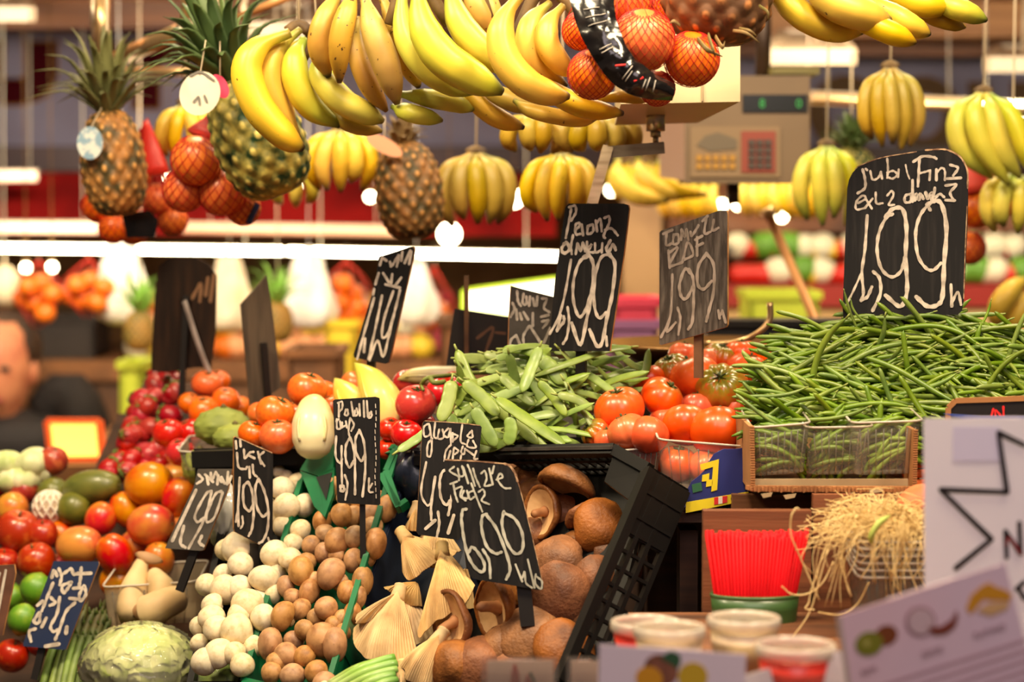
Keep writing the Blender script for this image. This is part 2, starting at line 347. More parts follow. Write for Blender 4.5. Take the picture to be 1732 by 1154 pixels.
# ---------------------------------------------------------------- stall opposite
M_box = [mat('crate_cream', (214, 176, 120), .7), mat('crate_brown', (132, 84, 44), .7, (96, 60, 30), 8), mat('crate_yellow', (230, 200, 40), .6), mat('crate_pink', (226, 70, 96), .5), mat('crate_violet', (150, 96, 140), .5), mat('crate_white', (244, 232, 208), .6), mat('crate_dark', (40, 28, 22), .6), mat('crate_orange', (236, 140, 40), .5), mat('crate_lime', (196, 210, 60), .5)]
def crate(px0, px1, py0, py1, d, m, label, depth=.25, name='crate', cat='crate', zs=None):
    if zs is not None: py1 = 347.2 + (1.6 - zs) / d * F * .9985
    t = thing(name, label, cat, P((px0 + px1) / 2, py1, d) + Vector((0, depth / 2, 0)))
    a, c_, e, f = P(px0, py0, d), P(px1, py0, d), P(px1, py1, d), P(px0, py1, d); D = Vector((0, depth, 0))
    b = MB(); b.slab(a, c_, e, f, (0, .01, 0)); b.slab(a + D, c_ + D, e + D, f + D, (0, .01, 0)); b.slab(a, a + D, f + D, f, (.01, 0, 0)); b.slab(c_, c_ + D, e + D, e, (-.01, 0, 0)); b.slab(f, e, e + D, f + D, (0, 0, .01))
    b.build('box', m, t)
    b = MB()
    for u, v in ((a, c_), (c_, c_ + D), (c_ + D, a + D), (a + D, a)): b.bar(u, v, .016, .016)
    b.build('rim', m, t)
    return t
def counter(px0, px1, py, d, m1, m2, label, depth=.7, h=.05):
    z = Z(py, d); y = Y(py, d); x0, x1 = X(px0, d), X(px1, d)
    t = thing('market_counter', label, 'counter', ((x0 + x1) / 2, y + depth / 2, 0))
    b = MB(); b.box(((x0 + x1) / 2, y + depth / 2, (z - h) / 2), x1 - x0, depth - .04, z - h); b.build('cabinet', m1, t)
    b = MB(); b.box(((x0 + x1) / 2, y + depth / 2, z - h / 2), x1 - x0 + .02, depth, h); b.build('rim', m2, t)
    return z, y
M_cream = mat('counter_cream', (226, 190, 128), .6, (190, 140, 80), 3); M_redrim = mat('counter_red', (150, 36, 24), .5)
zl, yl = counter(-80, 775, 610, 5.4, mat('counter_brown', (120, 80, 48), .6, (84, 54, 32), 4), M_box[1], 'cream market counter of the stall opposite behind the leaning signs')
zr, yr = counter(1120, 1800, 482, 5.1, M_cream, M_redrim, 'market counter with a red rim behind the arched price sign')
GL = 'fruit heaped on the counter opposite'
FM = {'orange': mat('far_orange', (240, 130, 30), .4, (226, 100, 16), 60), 'lemon': mat('far_lemon', (240, 206, 60), .4), 'white': mat('far_white', (240, 232, 204), .6, (220, 210, 170), 30), 'red': mat('far_red', (206, 40, 26), .35), 'green': mat('far_green', (110, 160, 50), .5, (70, 120, 30), 30), 'peach': mat('far_peach', (240, 170, 120), .5)}
M_stem = mat('fruit_stem', (96, 84, 40), .7)
far = {}
def far_fruit(kind, p, r, label, grp):
    if kind not in far:
        b = MB(); b.ball((0, 0, 0), (1, 1, .92), 16, 10, lambda th, ph: 1 - .16 * math.exp(-(ph / .35) ** 2)); o = b.build('far_' + kind, FM[kind])
        o.name = {'orange': 'orange', 'lemon': 'lemon', 'white': 'cauliflower', 'red': 'tomato', 'green': 'lettuce', 'peach': 'peach'}[kind]
        far[kind] = o; c = o
    else:
        c = far[kind].copy(); col.objects.link(c)
    place(c, p, r, (rr(-.5, .5), rr(-.5, .5), 1), rr(0, 6)); tag(c, label, c.name.split('.')[0], grp)
    return c
rng = random.Random(3)
lab_r = {'white': 'pale round cauliflower on the red rimmed counter opposite', 'red': 'small red tomato heaped on the red rimmed counter opposite', 'green': 'green lettuce head on the red rimmed counter opposite', 'lemon': 'yellow lemon on the red rimmed counter opposite'}
for i in range(64):
    k = rng.choice(['white', 'red', 'green', 'white', 'red', 'green', 'lemon']); row = i // 32
    px = 1250 + (i % 32) * 15.5 + rng.uniform(-5, 5); r = {'white': .034, 'red': .026, 'green': .036, 'lemon': .026}[k]
    far_fruit(k, Vector((X(px, 5.15), yr + .06 + row * .10, zr + r * .92 + row * .055)), r, lab_r[k], 'produce heaped on the red rimmed counter, ' + k)
lab_l = {'orange': 'bright orange on the far counter behind the leaning signs', 'lemon': 'yellow lemon on the far counter behind the leaning signs', 'peach': 'pale peach on the far counter behind the leaning signs', 'white': 'white cauliflower on the far counter behind the leaning signs'}
for i in range(54):
    k = rng.choice(['orange', 'lemon', 'peach', 'orange', 'white']); row = i // 18
    px = 240 + (i % 18) * 28 + rng.uniform(-6, 6); r = .034
    far_fruit(k, Vector((X(px, 5.5), yl + .07 + row * .09, zl + r * .92 + row * .05)), r, lab_l[k], 'produce on the far counter, ' + k)
crate(488, 572, 598, 660, 4.4, M_box[1], 'brown cardboard crate behind the orange persimmons', .2, zs=1.12)
crate(550, 600, 548, 600, 4.75, M_box[2], 'yellow crate behind the tall narrow sign at the left', .15, zs=1.12)
crate(455, 560, 470, 560, 5.85, M_box[5], 'white crate on the far counter behind the grey sign back', .2, zs=zl)
crate(202, 240, 618, 735, 4.7, M_box[8], 'lime yellow panel crate beside the red strawberries', .15, zs=1.12)
crate(1040, 1112, 512, 548, 4.12, M_box[3], 'pink carton behind the flat green beans', .15)
crate(1030, 1112, 549, 625, 4.1, M_box[4], 'violet carton under the pink carton behind the flat beans', .17, zs=1.12)
crate(1268, 1385, 500, 590, 4.6, M_box[8], 'lime yellow carton below the red counter rim', .2, zs=1.12)
crate(1130, 1230, 420, 500, 5.2, M_box[6], 'dark carton behind the grey price sign', .2, zs=zr)
crate(745, 860, 545, 660, 4.3, M_box[1], 'brown crate behind the black board with number one', .2, zs=1.12)
crate(30, 160, 540, 600, 5.45, M_box[6], 'dark box under the far hanging oranges', .2, zs=zl)
crate(700, 760, 500, 570, 5.85, M_box[3], 'pink carton on the far counter right of the tall narrow sign', .15, zs=zl)
b = MB(); b.box((-.08, 4.6, 1.10), 1.6, .95, .03); t = thing('trestle_table', 'wooden table behind the stall carrying crates and cartons', 'table', (-.08, 4.6, 0)); b.build('table_top', M_box[1], t)
for sx in (-1, 1):
    b = MB(); b.box((-.08 + sx * .74, 4.6, .545), .05, .8, 1.08); b.build('leg', M_box[1], t)
# white plastic bag hanging far left
M_bag = mat('bag_white', (250, 246, 236), .5, (236, 226, 206), 12)
def white_bag(label, px, py, sc, dd, m, seed, squash=1.0):
    prof = [(20, -78), (24, -60), (32, -30), (42, 5), (46, 35), (40, 58), (22, 70), (2, 72)]
    k = sc / F * dd; Mx = Matrix.Translation(P(px, py, dd)) @ Matrix.Diagonal((squash, .6, -1, 1)); b = MB()
    b.lathe([(r * k, z * k) for r, z in prof], 36, Mx, lambda th, t: 1 + .12 * math.sin(5 * th + 7 * t + seed) + .07 * math.sin(11 * th - 5 * t + seed))
    t = thing('plastic_bag', label, 'bag', P(px, py, dd)); b.build('bag', m, t)
    b = MB(); b.tube([P(px - 10, py - 74 * sc, dd), P(px, py - 92 * sc, dd), P(px + 11, py - 74 * sc, dd)], .004, 8, n=10); b.tube([P(px, py - 92 * sc, dd), Vector((P(px, 0, dd).x, P(px, py, dd).y, 2.06))], .0012, 5); b.build('handle', m, t)
white_bag('white plastic bag hanging below the long white tube at the left', 205, 478, 1.0, 4.78, M_bag, 0)
white_bag('white plastic bag hanging between the grey sign back and the tall narrow sign', 522, 496, .85, 4.75, M_bag, 2, 1.2)
white_bag('white plastic bag hanging right of the tall narrow sign', 704, 500, .72, 4.75, M_bag, 4, 1.1)
white_bag('cream plastic bag hanging between the two sign backs', 388, 500, .85, 4.9, mat('bag_cream2', (240, 226, 200), .5, (220, 200, 160), 12), 5)
for (x, y, rx, ry, lab) in [(8, 486, 28, 36, 'pale cauliflower heap hanging bag at the left edge'),]:
    b = MB(); b.ball(P(x, y, 4.9), (rx / F * 4.9, .04, ry / F * 4.9), 20, 14, lambda th, ph: 1 + .08 * math.sin(6 * th) * math.sin(5 * ph)); t = thing('plastic_bag', 'cream filled plastic bag above the person at the left edge', 'bag', P(x, y, 4.9)); b.build('bag', mat('bag_cream', (240, 220, 180), .6), t)
    b = MB(); b.tube([P(x, y - ry, 4.9), P(x, 415, 4.95)], .003, 6); b.build('handle', mat('bag_cream', (0, 0, 0)), t)
# far nets of oranges
def far_net(cs, top, d, label, k):
    t = thing('net_bag', 'orange red net bag ' + label, 'net bag', P(*top, d))
    b = MB(); xs = [c[0] for c in cs]; ys = [c[1] for c in cs]; cx = sum(xs) / len(xs)
    for i in range(10):
        a = 2 * math.pi * i / 10
        b.tube([P(*top, d), P(cx + 34 * math.cos(a), min(ys) - 6, d + .03 * math.sin(a)), P(cx + 38 * math.cos(a), (min(ys) + max(ys)) / 2, d + .045 * math.sin(a)), P(cx + 6 * math.cos(a), max(ys) + 24, d)], .0009, 4, n=10)
    b2 = MB(); b2.tube([P(*top, d), P(top[0], 412, d + .05)], .0009, 5); b2.build('string', mat('string_pale', (200, 180, 150), .7), t); b.build('net', mat('net_red', (226, 60, 40), .5), t)
    for j, (x, y) in enumerate(cs):
        far_fruit('orange', P(x, y, d + (j % 2) * .03), 19 / F * d, 'orange in a far net bag ' + label, k)
far_net([(48, 486), (70, 478), (88, 498), (58, 512), (76, 530), (40, 505)], (66, 440), 4.75, 'hanging at the far left edge', 'oranges in the far left net')
far_net([(130, 482), (152, 474), (176, 486), (138, 508), (164, 512), (120, 500)], (150, 436), 4.75, 'hanging beside the white plastic bag', 'oranges in the net beside the white bag')
far_net([(580, 480), (596, 496), (572, 512), (590, 530), (570, 545), (604, 520)], (586, 440), 4.8, 'hanging left of the tall narrow sign', 'oranges in the net left of the tall sign')
far_net([(728, 510), (742, 526), (726, 540)], (735, 450), 4.85, 'hanging right of the tall narrow sign', 'oranges in the net right of the tall sign')
# glowing yellow price sign
t = thing('lit_sign', 'glowing yellow sign with an orange frame beside the strawberries', 'sign', P(125, 790, 4.2))
q = [P(80, 712, 4.2), P(168, 712, 4.2), P(174, 776, 4.2), P(88, 777, 4.2)]
b = MB(); b.prism(q, (0, .012, 0)); b.build('panel', mat('lit_sign_glow', (255, 225, 110), .5, emit=((255, 222, 96), 1.5)), t)
b = MB()
for u, v in zip(q, q[1:] + q[:1]): b.bar(u, v, .012, .009)
b.build('frame', mat('lit_sign_frame', (236, 96, 40), .5, emit=((240, 80, 30), .35)), t)
b = MB(); b.bar(P(130, 750, 4.215), P(131, 783, 4.215), .01, .006, (0, 1, 0)); b.build('stake', mat('lit_sign_stake', (220, 200, 180), .5), t)
# person
pd = 5.1
def person():
    x, y = X(4, pd), Y(620, pd); zc = Z(622, pd)
    t = thing('person', 'person in black jacket standing at the left edge behind the fruit stall', 'person', (x, y, 0))
    skin = mat('skin', (214, 140, 100), .5, (196, 116, 84), 20); blk = mat('jacket_black', (22, 17, 17), .8, (36, 28, 26), 12); hair = mat('hair_dark', (40, 26, 18), .6, (64, 42, 28), 40)
    b = MB()   # one loft: legs, torso, neck, head
    rings = [(0.0, .12, .10, 0), (.45, .14, .11, 0), (.80, .17, .115, 0), (1.0, .165, .11, 0), (zc - .26, .17, .11, 0), (zc - .175, .13, .09, 0), (zc - .145, .065, .07, 0), (zc - .12, .05, .06, -.005), (zc - .098, .045, .062, -.018), (zc - .08, .055, .08, -.02), (zc - .045, .066, .092, -.02), (zc, .072, .096, -.015), (zc + .04, .073, .097, -.012), (zc + .08, .066, .09, -.008), (zc + .105, .048, .066, -.004), (zc + .118, .004, .004, 0)]
    vs = []; sg = 36; fs = []
    for (z, rx, ry, dy) in rings:
        for k in range(sg):
            th = 2 * math.pi * k / sg; vx = math.cos(th) * rx; vy = math.sin(th) * ry + dy
            vs.append(Vector((x + vx, y + vy, z)))
    for i in range(len(rings) - 1):
        for k in range(sg): fs.append((i * sg + k, i * sg + (k + 1) % sg, (i + 1) * sg + (k + 1) % sg, (i + 1) * sg + k))
    b.add(vs, fs)
    b.tube([(x, y - .108, zc + .018), (x, y - .122, zc - .012), (x, y - .132, zc - .034), (x, y - .108, zc - .046)], [(0, .008), (.7, .016), (1, .008)], 10, n=9)
    for sx in (-1, 1): b.ball((x + sx * .073, y - .005, zc - .012), (.011, .02, .03), 10, 8)
    b.build('body', skin, t)
    b = MB(); b.ball((x, y - .104, zc - .068), (.026, .010, .007), 12, 8); b.build('mouth', mat('lips', (150, 60, 60), .5), t)
    for sx in (-1, 1):
        b = MB(); b.ball((x + sx * .029, y - .104, zc + .004), (.013, .008, .007), 10, 8); b.build('eye', mat('eye_dark', (30, 20, 16), .3), t)
    b = MB(); b.ball((x, y + .014, zc + .045), (.086, .102, .088), 24, 14, lambda th, ph: 1 + .03 * math.sin(9 * th)); b.build('hair', hair, t)
    b = MB(); b.tube([(x, y, .70), (x, y, 1.0), (x, y, zc - .3), (x, y, zc - .19), (x, y, zc - .13), (x, y, zc - .095)], [(0, .20), (.4, .19), (.7, .20), (.86, .17), (.93, .085), (1, .068)], 24, .7, up=(1, 0, 0), n=22)
    for sx in (-1, 1): b.tube([(x + sx * .085, y + .03, zc - (.15 if sx < 0 else .115)), (x + sx * .15, y + .03, zc - (.14 if sx < 0 else .07)), (x + sx * .215, y - .01, zc - .24), (x + sx * .23, y - .06, zc - .42), (x + sx * .17, y - .2, zc - .52)], [(0, .05), (.3, .062), (.6, .055), (1, .04)], 14, n=18)
    b.build('jacket', blk, t)
    for sx in (-1, 1):      # hands resting forward, five fingers each
        h = Vector((x + sx * .165, y - .215, zc - .53)); b = MB(); b.tube([h + Vector((0, .04, .02)), h, h + Vector((-sx * .01, -.05, -.01))], [(0, .024), (.5, .034), (1, .030)], 12, .5, n=7)
        for f in range(4): b.tube([h + Vector((-sx * .01 + (f - 1.5) * .017, -.045, -.008)), h + Vector((-sx * .012 + (f - 1.5) * .019, -.085 - .008 * (f in (1, 2)), -.014)), h + Vector((-sx * .012 + (f - 1.5) * .018, -.105 - .010 * (f in (1, 2)), -.034))], [(0, .0085), (1, .007)], 8, n=7)
        b.tube([h + Vector((-sx * .026, -.012, 0)), h + Vector((-sx * .05, -.04, -.006)), h + Vector((-sx * .05, -.066, -.016))], [(0, .011), (1, .008)], 8, n=6); b.build('hand', skin, t)
person()
# ================================================================ price signs
M_board = mat('chalkboard_black', (21, 19, 20), .65, (48, 43, 41), 60, .5, .9, stretch=(2.2, 1, .18), spec=.25)
M_boardg = mat('chalkboard_sheen_grey', (70, 62, 56), .45, (120, 110, 100), 90, .42, .75, stretch=(2.5, 1, .3), spec=.3)  # sheen of a glossy board painted into the grey
M_boardn = mat('chalkboard_navy', (34, 46, 78), .6, (52, 56, 76), 14, .45, .85, spec=.25)
M_boardb = mat('sign_back_brown', (32, 20, 14), .75, (58, 36, 22), 30, .45, .8, stretch=(3, 1, .3), spec=.2)
M_boardw = mat('sign_back_grey', (96, 80, 62), .7, (66, 54, 42), 30, .4, .7, stretch=(4, 4, .4))
M_edge = mat('sign_edge_wood', (196, 140, 84), .7, (150, 96, 54), 40)
M_chalk = mat('chalk_white', (214, 200, 184), .8, (170, 156, 142), 90)
M_chalkd = mat('chalk_dim', (176, 160, 146), .8, (140, 126, 112), 60)
M_worn = mat('sign_worn_wood', (206, 168, 128), .8, (120, 84, 60), 120, .4, .6); M_stake = mat('stake_black', (24, 19, 17), .45); M_stakew = mat('stake_wood', (120, 84, 54), .7, (90, 60, 38), 20)
def smooth2(pts, n=10):
    if len(pts) < 3: return pts
    q = crom([Vector((a, b_, 0)) for a, b_ in pts], (len(pts) - 1) * n + 1)
    return [(v.x, v.y) for v in q]
def ribbon(b, pts, wpx, unproj, nrm, lift):
    """flat chalk stroke through pixel points, laid on the sign's plane"""
    pts = smooth2(pts, 7); P3 = [unproj(x, y) for x, y in pts]; d = dep(P3[0]); hw = wpx * .9 / F * d / 2; m = len(P3)
    vs = []; fs = []; o = nrm * lift
    for i in range(m):
        T = (P3[min(i + 1, m - 1)] - P3[max(i - 1, 0)])
        T = T.normalized() if T.length > 1e-9 else Vector((0, 0, 1)); S = nrm.cross(T).normalized()
        h = hw * (1.0 + .18 * math.sin(i * 1.3)); vs += [P3[i] + S * h + o, P3[i] - S * h + o]
    for i in range(m - 1): fs.append((2 * i, 2 * i + 1, 2 * i + 3, 2 * i + 2))
    b.add(vs, fs, None, 0, False)
    for e, s in ((0, -1), (m - 1, 1)):      # round ends
        T = (P3[1] - P3[0]).normalized() if e == 0 else (P3[-1] - P3[-2]).normalized()
        if T.length < .5: continue
        S = nrm.cross(T).normalized(); h = hw
        ring = [P3[e] + o + S * h * math.cos(math.pi * k / 6) + T * s * h * math.sin(math.pi * k / 6) for k in range(7)]
        b.add(ring, [tuple(range(7))], None, 0, False)
def sign(label, outline, d, yaw, tilt, strokes=None, crop=(0, 0, 1), wpx=5, big=(), board=None, chalk=None, stake=None, smat=None, name='price_sign', thick=.0045, back=None, stake_d=.004, edge=None, wear=None):
    """outline in photo pixels; the plane passes the outline's middle at depth d, turned by yaw (deg, + faces left) and tilt (deg, + faces up)"""
    cx = sum(p[0] for p in outline) / len(outline); cy = sum(p[1] for p in outline) / len(outline)
    q = P(cx, cy, d); y, t_ = math.radians(yaw), math.radians(tilt)
    n = Vector((-math.sin(y) * math.cos(t_), -math.cos(y) * math.cos(t_), math.sin(t_)))
    un = lambda x, y_: H(x, y_, q, n)
    root = thing(name, label, 'price sign', un(cx, max(p[1] for p in outline)))
    b = MB(); b.prism([un(*p) for p in outline], -n * thick, 0, 1); bd = b.build('board', [board or M_board, edge or M_edge], root)
    if wear:
        b = MB(); ox, oy, s = crop
        for k, (wd, st) in enumerate(wear): ribbon(b, [(ox + x / s, oy + y_ / s) for x, y_ in st], wd, un, n, .0004 + .00002 * k)
        b.build('worn_edge', M_worn, bd)
    if strokes:
        ox, oy, s = crop; b = MB()
        for k, st in enumerate(strokes):
            wd = wpx
            if isinstance(st, tuple): wd, st = st
            ribbon(b, [(ox + x / s, oy + y_ / s) for x, y_ in st], wd, un, n, .0005 + .00002 * k)
        b.build('chalk_lettering', chalk or M_chalk, bd)
    if stake:
        b = MB()
        for (x0, y0, x1, y1, wp) in stake:
            o = -n * (thick + stake_d); a, c = un(x0, y0) + o, un(x1, y1) + o
            b.bar(a, c, wp / F * d, .006, n)
        b.build('stake', smat or M_stake, root)
    if back: back(un, n, root)
    return root
def cr(ox, oy, s, pts): return [(ox + x / s, oy + y / s) for x, y in pts]
# --- arched sign on the fine beans
C1 = (1420, 240, 3.848)
sign('large arched blackboard reading judia fina 1,99 standing in the fine green beans', cr(*C1, [(20, 1085), (50, 300), (62, 245), (85, 200), (130, 152), (270, 100), (500, 60), (650, 44), (705, 50), (760, 76), (800, 112), (835, 185), (838, 400), (822, 800), (812, 1020), (796, 1100), (772, 1124), (400, 1140), (25, 1150)]), 2.825, 8, 4, [
    (5, [(150, 180), (165, 240), (165, 300), (118, 335)]), (4, [(170, 175), (180, 185)]), (4, [(200, 190), (215, 245), (250, 235), (270, 195)]), (4, [(268, 195), (277, 240)]), (4, [(310, 110), (315, 180), (310, 235)]), (4, [(310, 200), (350, 190), (375, 215), (345, 240), (315, 230)]), (4, [(385, 180), (380, 230)]), (3, [(430, 150), (440, 200), (455, 240)]),
    (5, [(480, 130), (540, 95), (610, 100), (630, 110)]), (5, [(520, 110), (515, 200), (510, 290)]), (4, [(520, 205), (560, 195), (590, 185)]), (4, [(590, 190), (585, 250)]), (5, [(630, 180), (630, 250)]), (4, [(632, 200), (665, 170), (685, 190), (685, 250)]), (5, [(720, 150), (770, 170), (740, 220)]), (5, [(700, 240), (790, 235)]),
    (4, [(120, 400), (170, 370), (150, 350), (110, 390), (110, 440), (170, 430)]), (4, [(170, 370), (210, 435)]), (4, [(215, 370), (165, 430)]), (4, [(235, 330), (240, 400), (280, 400)]), (4, [(310, 350), (340, 320), (350, 350), (320, 410), (355, 410)]),
    (5, [(470, 340), (430, 350), (425, 390), (460, 390), (470, 340)]), (5, [(475, 250), (475, 390)]), (6, [(490, 380), (500, 340), (515, 380), (525, 340), (545, 370)]), (6, [(560, 330), (575, 370), (600, 330), (600, 380)]), (5, [(620, 300), (615, 370), (650, 340), (680, 360)]), (5, [(690, 285), (760, 280), (720, 330), (740, 380)]), (5, [(690, 380), (750, 382)]),
    (5.5, [(180, 480), (165, 700), (145, 850), (155, 980), (140, 1035)]), (4, [(145, 850), (90, 970), (45, 1060)]), (6, [(140, 1030), (180, 1010), (210, 945)]), (6, [(220, 845), (260, 890), (265, 990), (215, 1100)]),
    (6, [(345, 470), (300, 500), (255, 600), (245, 720), (275, 830), (340, 880), (400, 840), (425, 750)]), (7.5, [(300, 490), (345, 438), (410, 440), (435, 560), (430, 750), (440, 950), (420, 1040), (385, 1070), (300, 1000)]),
    (6, [(590, 445), (570, 420), (520, 490), (495, 600), (510, 740), (560, 820), (610, 835), (660, 790)]), (8, [(570, 410), (620, 385), (665, 410), (695, 560), (680, 800), (670, 1000), (640, 1060), (570, 1070), (500, 1010)]), (5, [(725, 930), (730, 1075), (735, 1040), (770, 980), (790, 1060)])], C1, 5, wear=[(3, [(560, 54), (650, 48), (705, 54), (760, 80), (798, 114), (832, 188), (834, 300)]), (1.6, [(100, 178), (130, 156), (270, 104), (500, 64)]), (1.6, [(830, 420), (818, 700), (808, 1020)])], stake=[(1530, 500, 1528, 640, 22)])
# --- tall sign, almeria
C2 = (920, 335, 4.4375)
sign('tall slanting blackboard reading 1,99 with an orange edge behind the flat beans', cr(*C2, [(35, 1150), (80, 640), (160, 70), (185, 42), (600, 42), (632, 52), (640, 80), (600, 420), (500, 1100), (495, 1150)]), 2.86, 24, 3, [
    (5, [(205, 85), (190, 170), (165, 300)]), (5, [(190, 70), (235, 60), (240, 110), (205, 170)]), (5, [(235, 240), (265, 215), (270, 190), (240, 200), (240, 270), (275, 270)]), (5, [(285, 200), (295, 280)]), (5, [(330, 210), (330, 270), (370, 250), (365, 200), (330, 215)]), (5, [(390, 170), (400, 250)]), (5, [(395, 190), (425, 160), (435, 250)]), (5, [(455, 150), (490, 140), (490, 190), (450, 280), (460, 300)]), (5, [(460, 240), (510, 230), (555, 280)]),
    (6, [(160, 340), (135, 380), (150, 415), (190, 390), (175, 335), (150, 345)]), (5, [(220, 280), (205, 360), (210, 420)]), (5, [(240, 420), (255, 340), (275, 400), (295, 335), (310, 400)]), (5, [(325, 330), (325, 410)]), (5, [(330, 380), (360, 350), (335, 400), (375, 410)]), (4.5, [(385, 340), (390, 410), (430, 390)]), (4.5, [(440, 340), (435, 410)]), (6, [(500, 320), (470, 380), (490, 400), (520, 350), (540, 390)]),
    (5, [(205, 465), (160, 720), (110, 900), (45, 1020)]), (5, [(130, 880), (100, 1000)]), (6, [(100, 990), (150, 930), (150, 890)]), (5, [(180, 820), (190, 920), (175, 1040), (145, 1095)]),
    (6, [(330, 440), (270, 480), (225, 620), (225, 780), (265, 890), (310, 850), (355, 720)]), (7, [(300, 445), (340, 430), (375, 520), (360, 720), (325, 900), (275, 1100), (210, 940)]), (6, [(500, 420), (430, 450), (385, 600), (380, 800), (415, 900), (470, 860)]), (7, [(490, 420), (535, 500), (515, 720), (475, 900), (440, 1080), (400, 1110), (345, 990)]), (5, [(470, 1040), (475, 1110)])], C2, 5, stake=[(980, 560, 978, 660, 18)])
# --- grey sign, its lighter tone standing in for reflected light
C3 = (1105, 345, 4.4357)
sign('grey board reading 1,99 on a stake behind the ribbed tomatoes', cr(*C3, [(45, 215), (60, 200), (500, 48), (548, 50), (556, 70), (556, 905), (545, 925), (60, 1060), (45, 1052)]), 2.84, 30, 2, [
    [(75, 225), (145, 195)], [(100, 220), (100, 310), (150, 290)], [(155, 230), (150, 300), (190, 290), (185, 230), (155, 235)], [(210, 270), (215, 190), (235, 250), (250, 190), (265, 270)], [(280, 210), (290, 240), (330, 180), (340, 160)], [(400, 100), (385, 220), (430, 210)], [(370, 130), (410, 90)], [(455, 120), (445, 200), (490, 180)],
    [(115, 350), (125, 480)], [(115, 370), (185, 330), (125, 460), (220, 440)], [(220, 440), (260, 290), (300, 380), (230, 420)], [(330, 250), (330, 390)], [(315, 270), (370, 240)], [(325, 320), (375, 295)], [(145, 530), (140, 700), (125, 860), (60, 1000)], [(125, 860), (105, 960), (170, 890)], [(185, 780), (205, 860), (190, 980)],
    (6, [(280, 520), (240, 490), (200, 600), (210, 690), (250, 710), (300, 620)]), (6, [(270, 490), (300, 560), (305, 700), (295, 880), (265, 940)]), (6, [(395, 380), (340, 470), (335, 600), (380, 640), (440, 580)]), (6, [(400, 370), (455, 460), (455, 650), (420, 800), (400, 880)]), [(490, 800), (500, 860)], [(520, 800), (545, 890)], [(500, 840), (520, 810)]], C3, 5, board=M_boardg, chalk=M_chalkd, stake=[(1177, 560, 1177, 640, 15)], smat=M_stakew)
# --- shiitake sign
C4 = (740, 770, 4.81)
sign('slanting blackboard reading shiitake 6,90 kilo in front of the brown mushrooms', cr(*C4, [(48, 60), (62, 34), (300, 45), (545, 66), (590, 85), (635, 150), (655, 215), (690, 340), (770, 660), (862, 1050), (860, 1092), (820, 1098), (560, 1052), (330, 1015), (285, 1005), (258, 970), (190, 640), (100, 300)]), 2.62, 4, 8, [
    [(135, 95), (100, 130), (170, 175), (175, 205)], [(165, 110), (180, 170), (215, 160), (200, 90)], [(210, 100), (250, 230)], [(245, 80), (270, 140), (305, 250)], [(290, 110), (310, 180), (345, 260)], [(355, 150), (385, 130), (400, 190), (385, 250), (450, 240)], [(420, 110), (450, 240)], [(460, 90), (445, 150)], [(480, 200), (530, 180), (510, 150), (490, 200), (540, 265), (595, 270)],
    [(105, 235), (160, 215)], [(130, 240), (145, 320), (165, 380)], [(135, 280), (200, 260), (185, 330), (230, 370)], [(215, 290), (200, 340), (250, 350), (240, 290)], [(290, 290), (255, 310), (265, 360), (300, 340)], [(275, 230), (320, 350), (365, 460)], [(335, 300), (370, 280), (385, 320), (360, 370), (420, 400)],
    (5.5, [(235, 440), (205, 450), (195, 520)]), (5.5, [(195, 530), (215, 680), (250, 820), (310, 920), (370, 950), (380, 880), (320, 780), (280, 750), (255, 790)]), (5, [(370, 770), (420, 860), (430, 1000)]), (5.5, [(400, 480), (365, 500), (360, 600), (400, 740), (470, 800), (520, 790)]), (5.5, [(400, 490), (480, 600), (560, 800), (590, 930), (560, 1010)]), (5.5, [(540, 460), (525, 560), (560, 700), (630, 800), (690, 770), (690, 640), (630, 520), (540, 470)]),
    [(635, 890), (690, 1030)], [(690, 1000), (710, 950), (720, 1040), (770, 1080)], [(735, 850), (790, 1080)], [(800, 970), (795, 1040), (840, 1090), (850, 1030), (810, 990)]], C4, 3.6, wear=[(2.6, [(66, 38), (300, 49), (545, 70)]), (4, [(545, 70), (590, 90), (633, 152), (652, 215)]), (1.4, [(652, 215), (690, 345), (770, 665), (858, 1050)])], chalk=mat('chalk_grey', (200, 196, 180), .8, (160, 156, 142), 60), stake=[(880, 940, 892, 1060, 24)])
# --- portobello sign
C5 = (555, 660, 5.5)
sign('narrow blackboard reading portobello 4,99 on a black stake in the brown cap mushrooms', cr(*C5, [(45, 100), (60, 88), (300, 72), (440, 62), (478, 74), (482, 110), (486, 1060), (470, 1072), (110, 1052), (85, 1040)]), 2.80, -4, 4, [
    [(100, 130), (100, 250)], [(90, 120), (130, 110), (130, 170), (105, 200)], [(165, 180), (155, 230), (185, 230), (180, 180)], [(215, 110), (235, 240)], [(250, 190), (250, 240), (275, 220), (265, 170)], [(290, 130), (295, 240)], [(330, 100), (335, 250)], [(360, 100), (370, 250)], [(385, 210), (380, 260), (405, 240), (400, 200)], [(80, 270), (85, 360), (130, 350)], [(75, 290), (100, 270)], [(110, 290), (120, 350)], [(130, 300), (135, 340), (160, 330)], [(165, 290), (175, 350)], [(205, 260), (190, 370), (200, 440)], [(205, 260), (240, 320), (215, 380)],
    (4, [(75, 430), (70, 610), (110, 680), (130, 640)]), (4, [(125, 520), (125, 700), (130, 900)]), (5, [(115, 890), (120, 940), (150, 930), (140, 890)]), (4, [(155, 790), (180, 880), (160, 1020)]), (4.5, [(205, 440), (165, 520), (165, 650), (200, 720), (235, 660)]), (4.5, [(205, 440), (240, 560), (250, 740), (250, 970)]), (4.5, [(290, 380), (255, 450), (260, 580), (310, 660), (340, 600)]), (4.5, [(290, 370), (335, 500), (345, 740), (320, 990)]), [(380, 820), (380, 940), (415, 950)], [(410, 870), (385, 910)]] + [(1.5, [(440 + 6 * math.sin(k), 130 + k * 60), (442 + 5 * math.sin(k), 165 + k * 60)]) for k in range(15)], C5, 3.6, stake=[(613, 840, 614, 945, 10)])
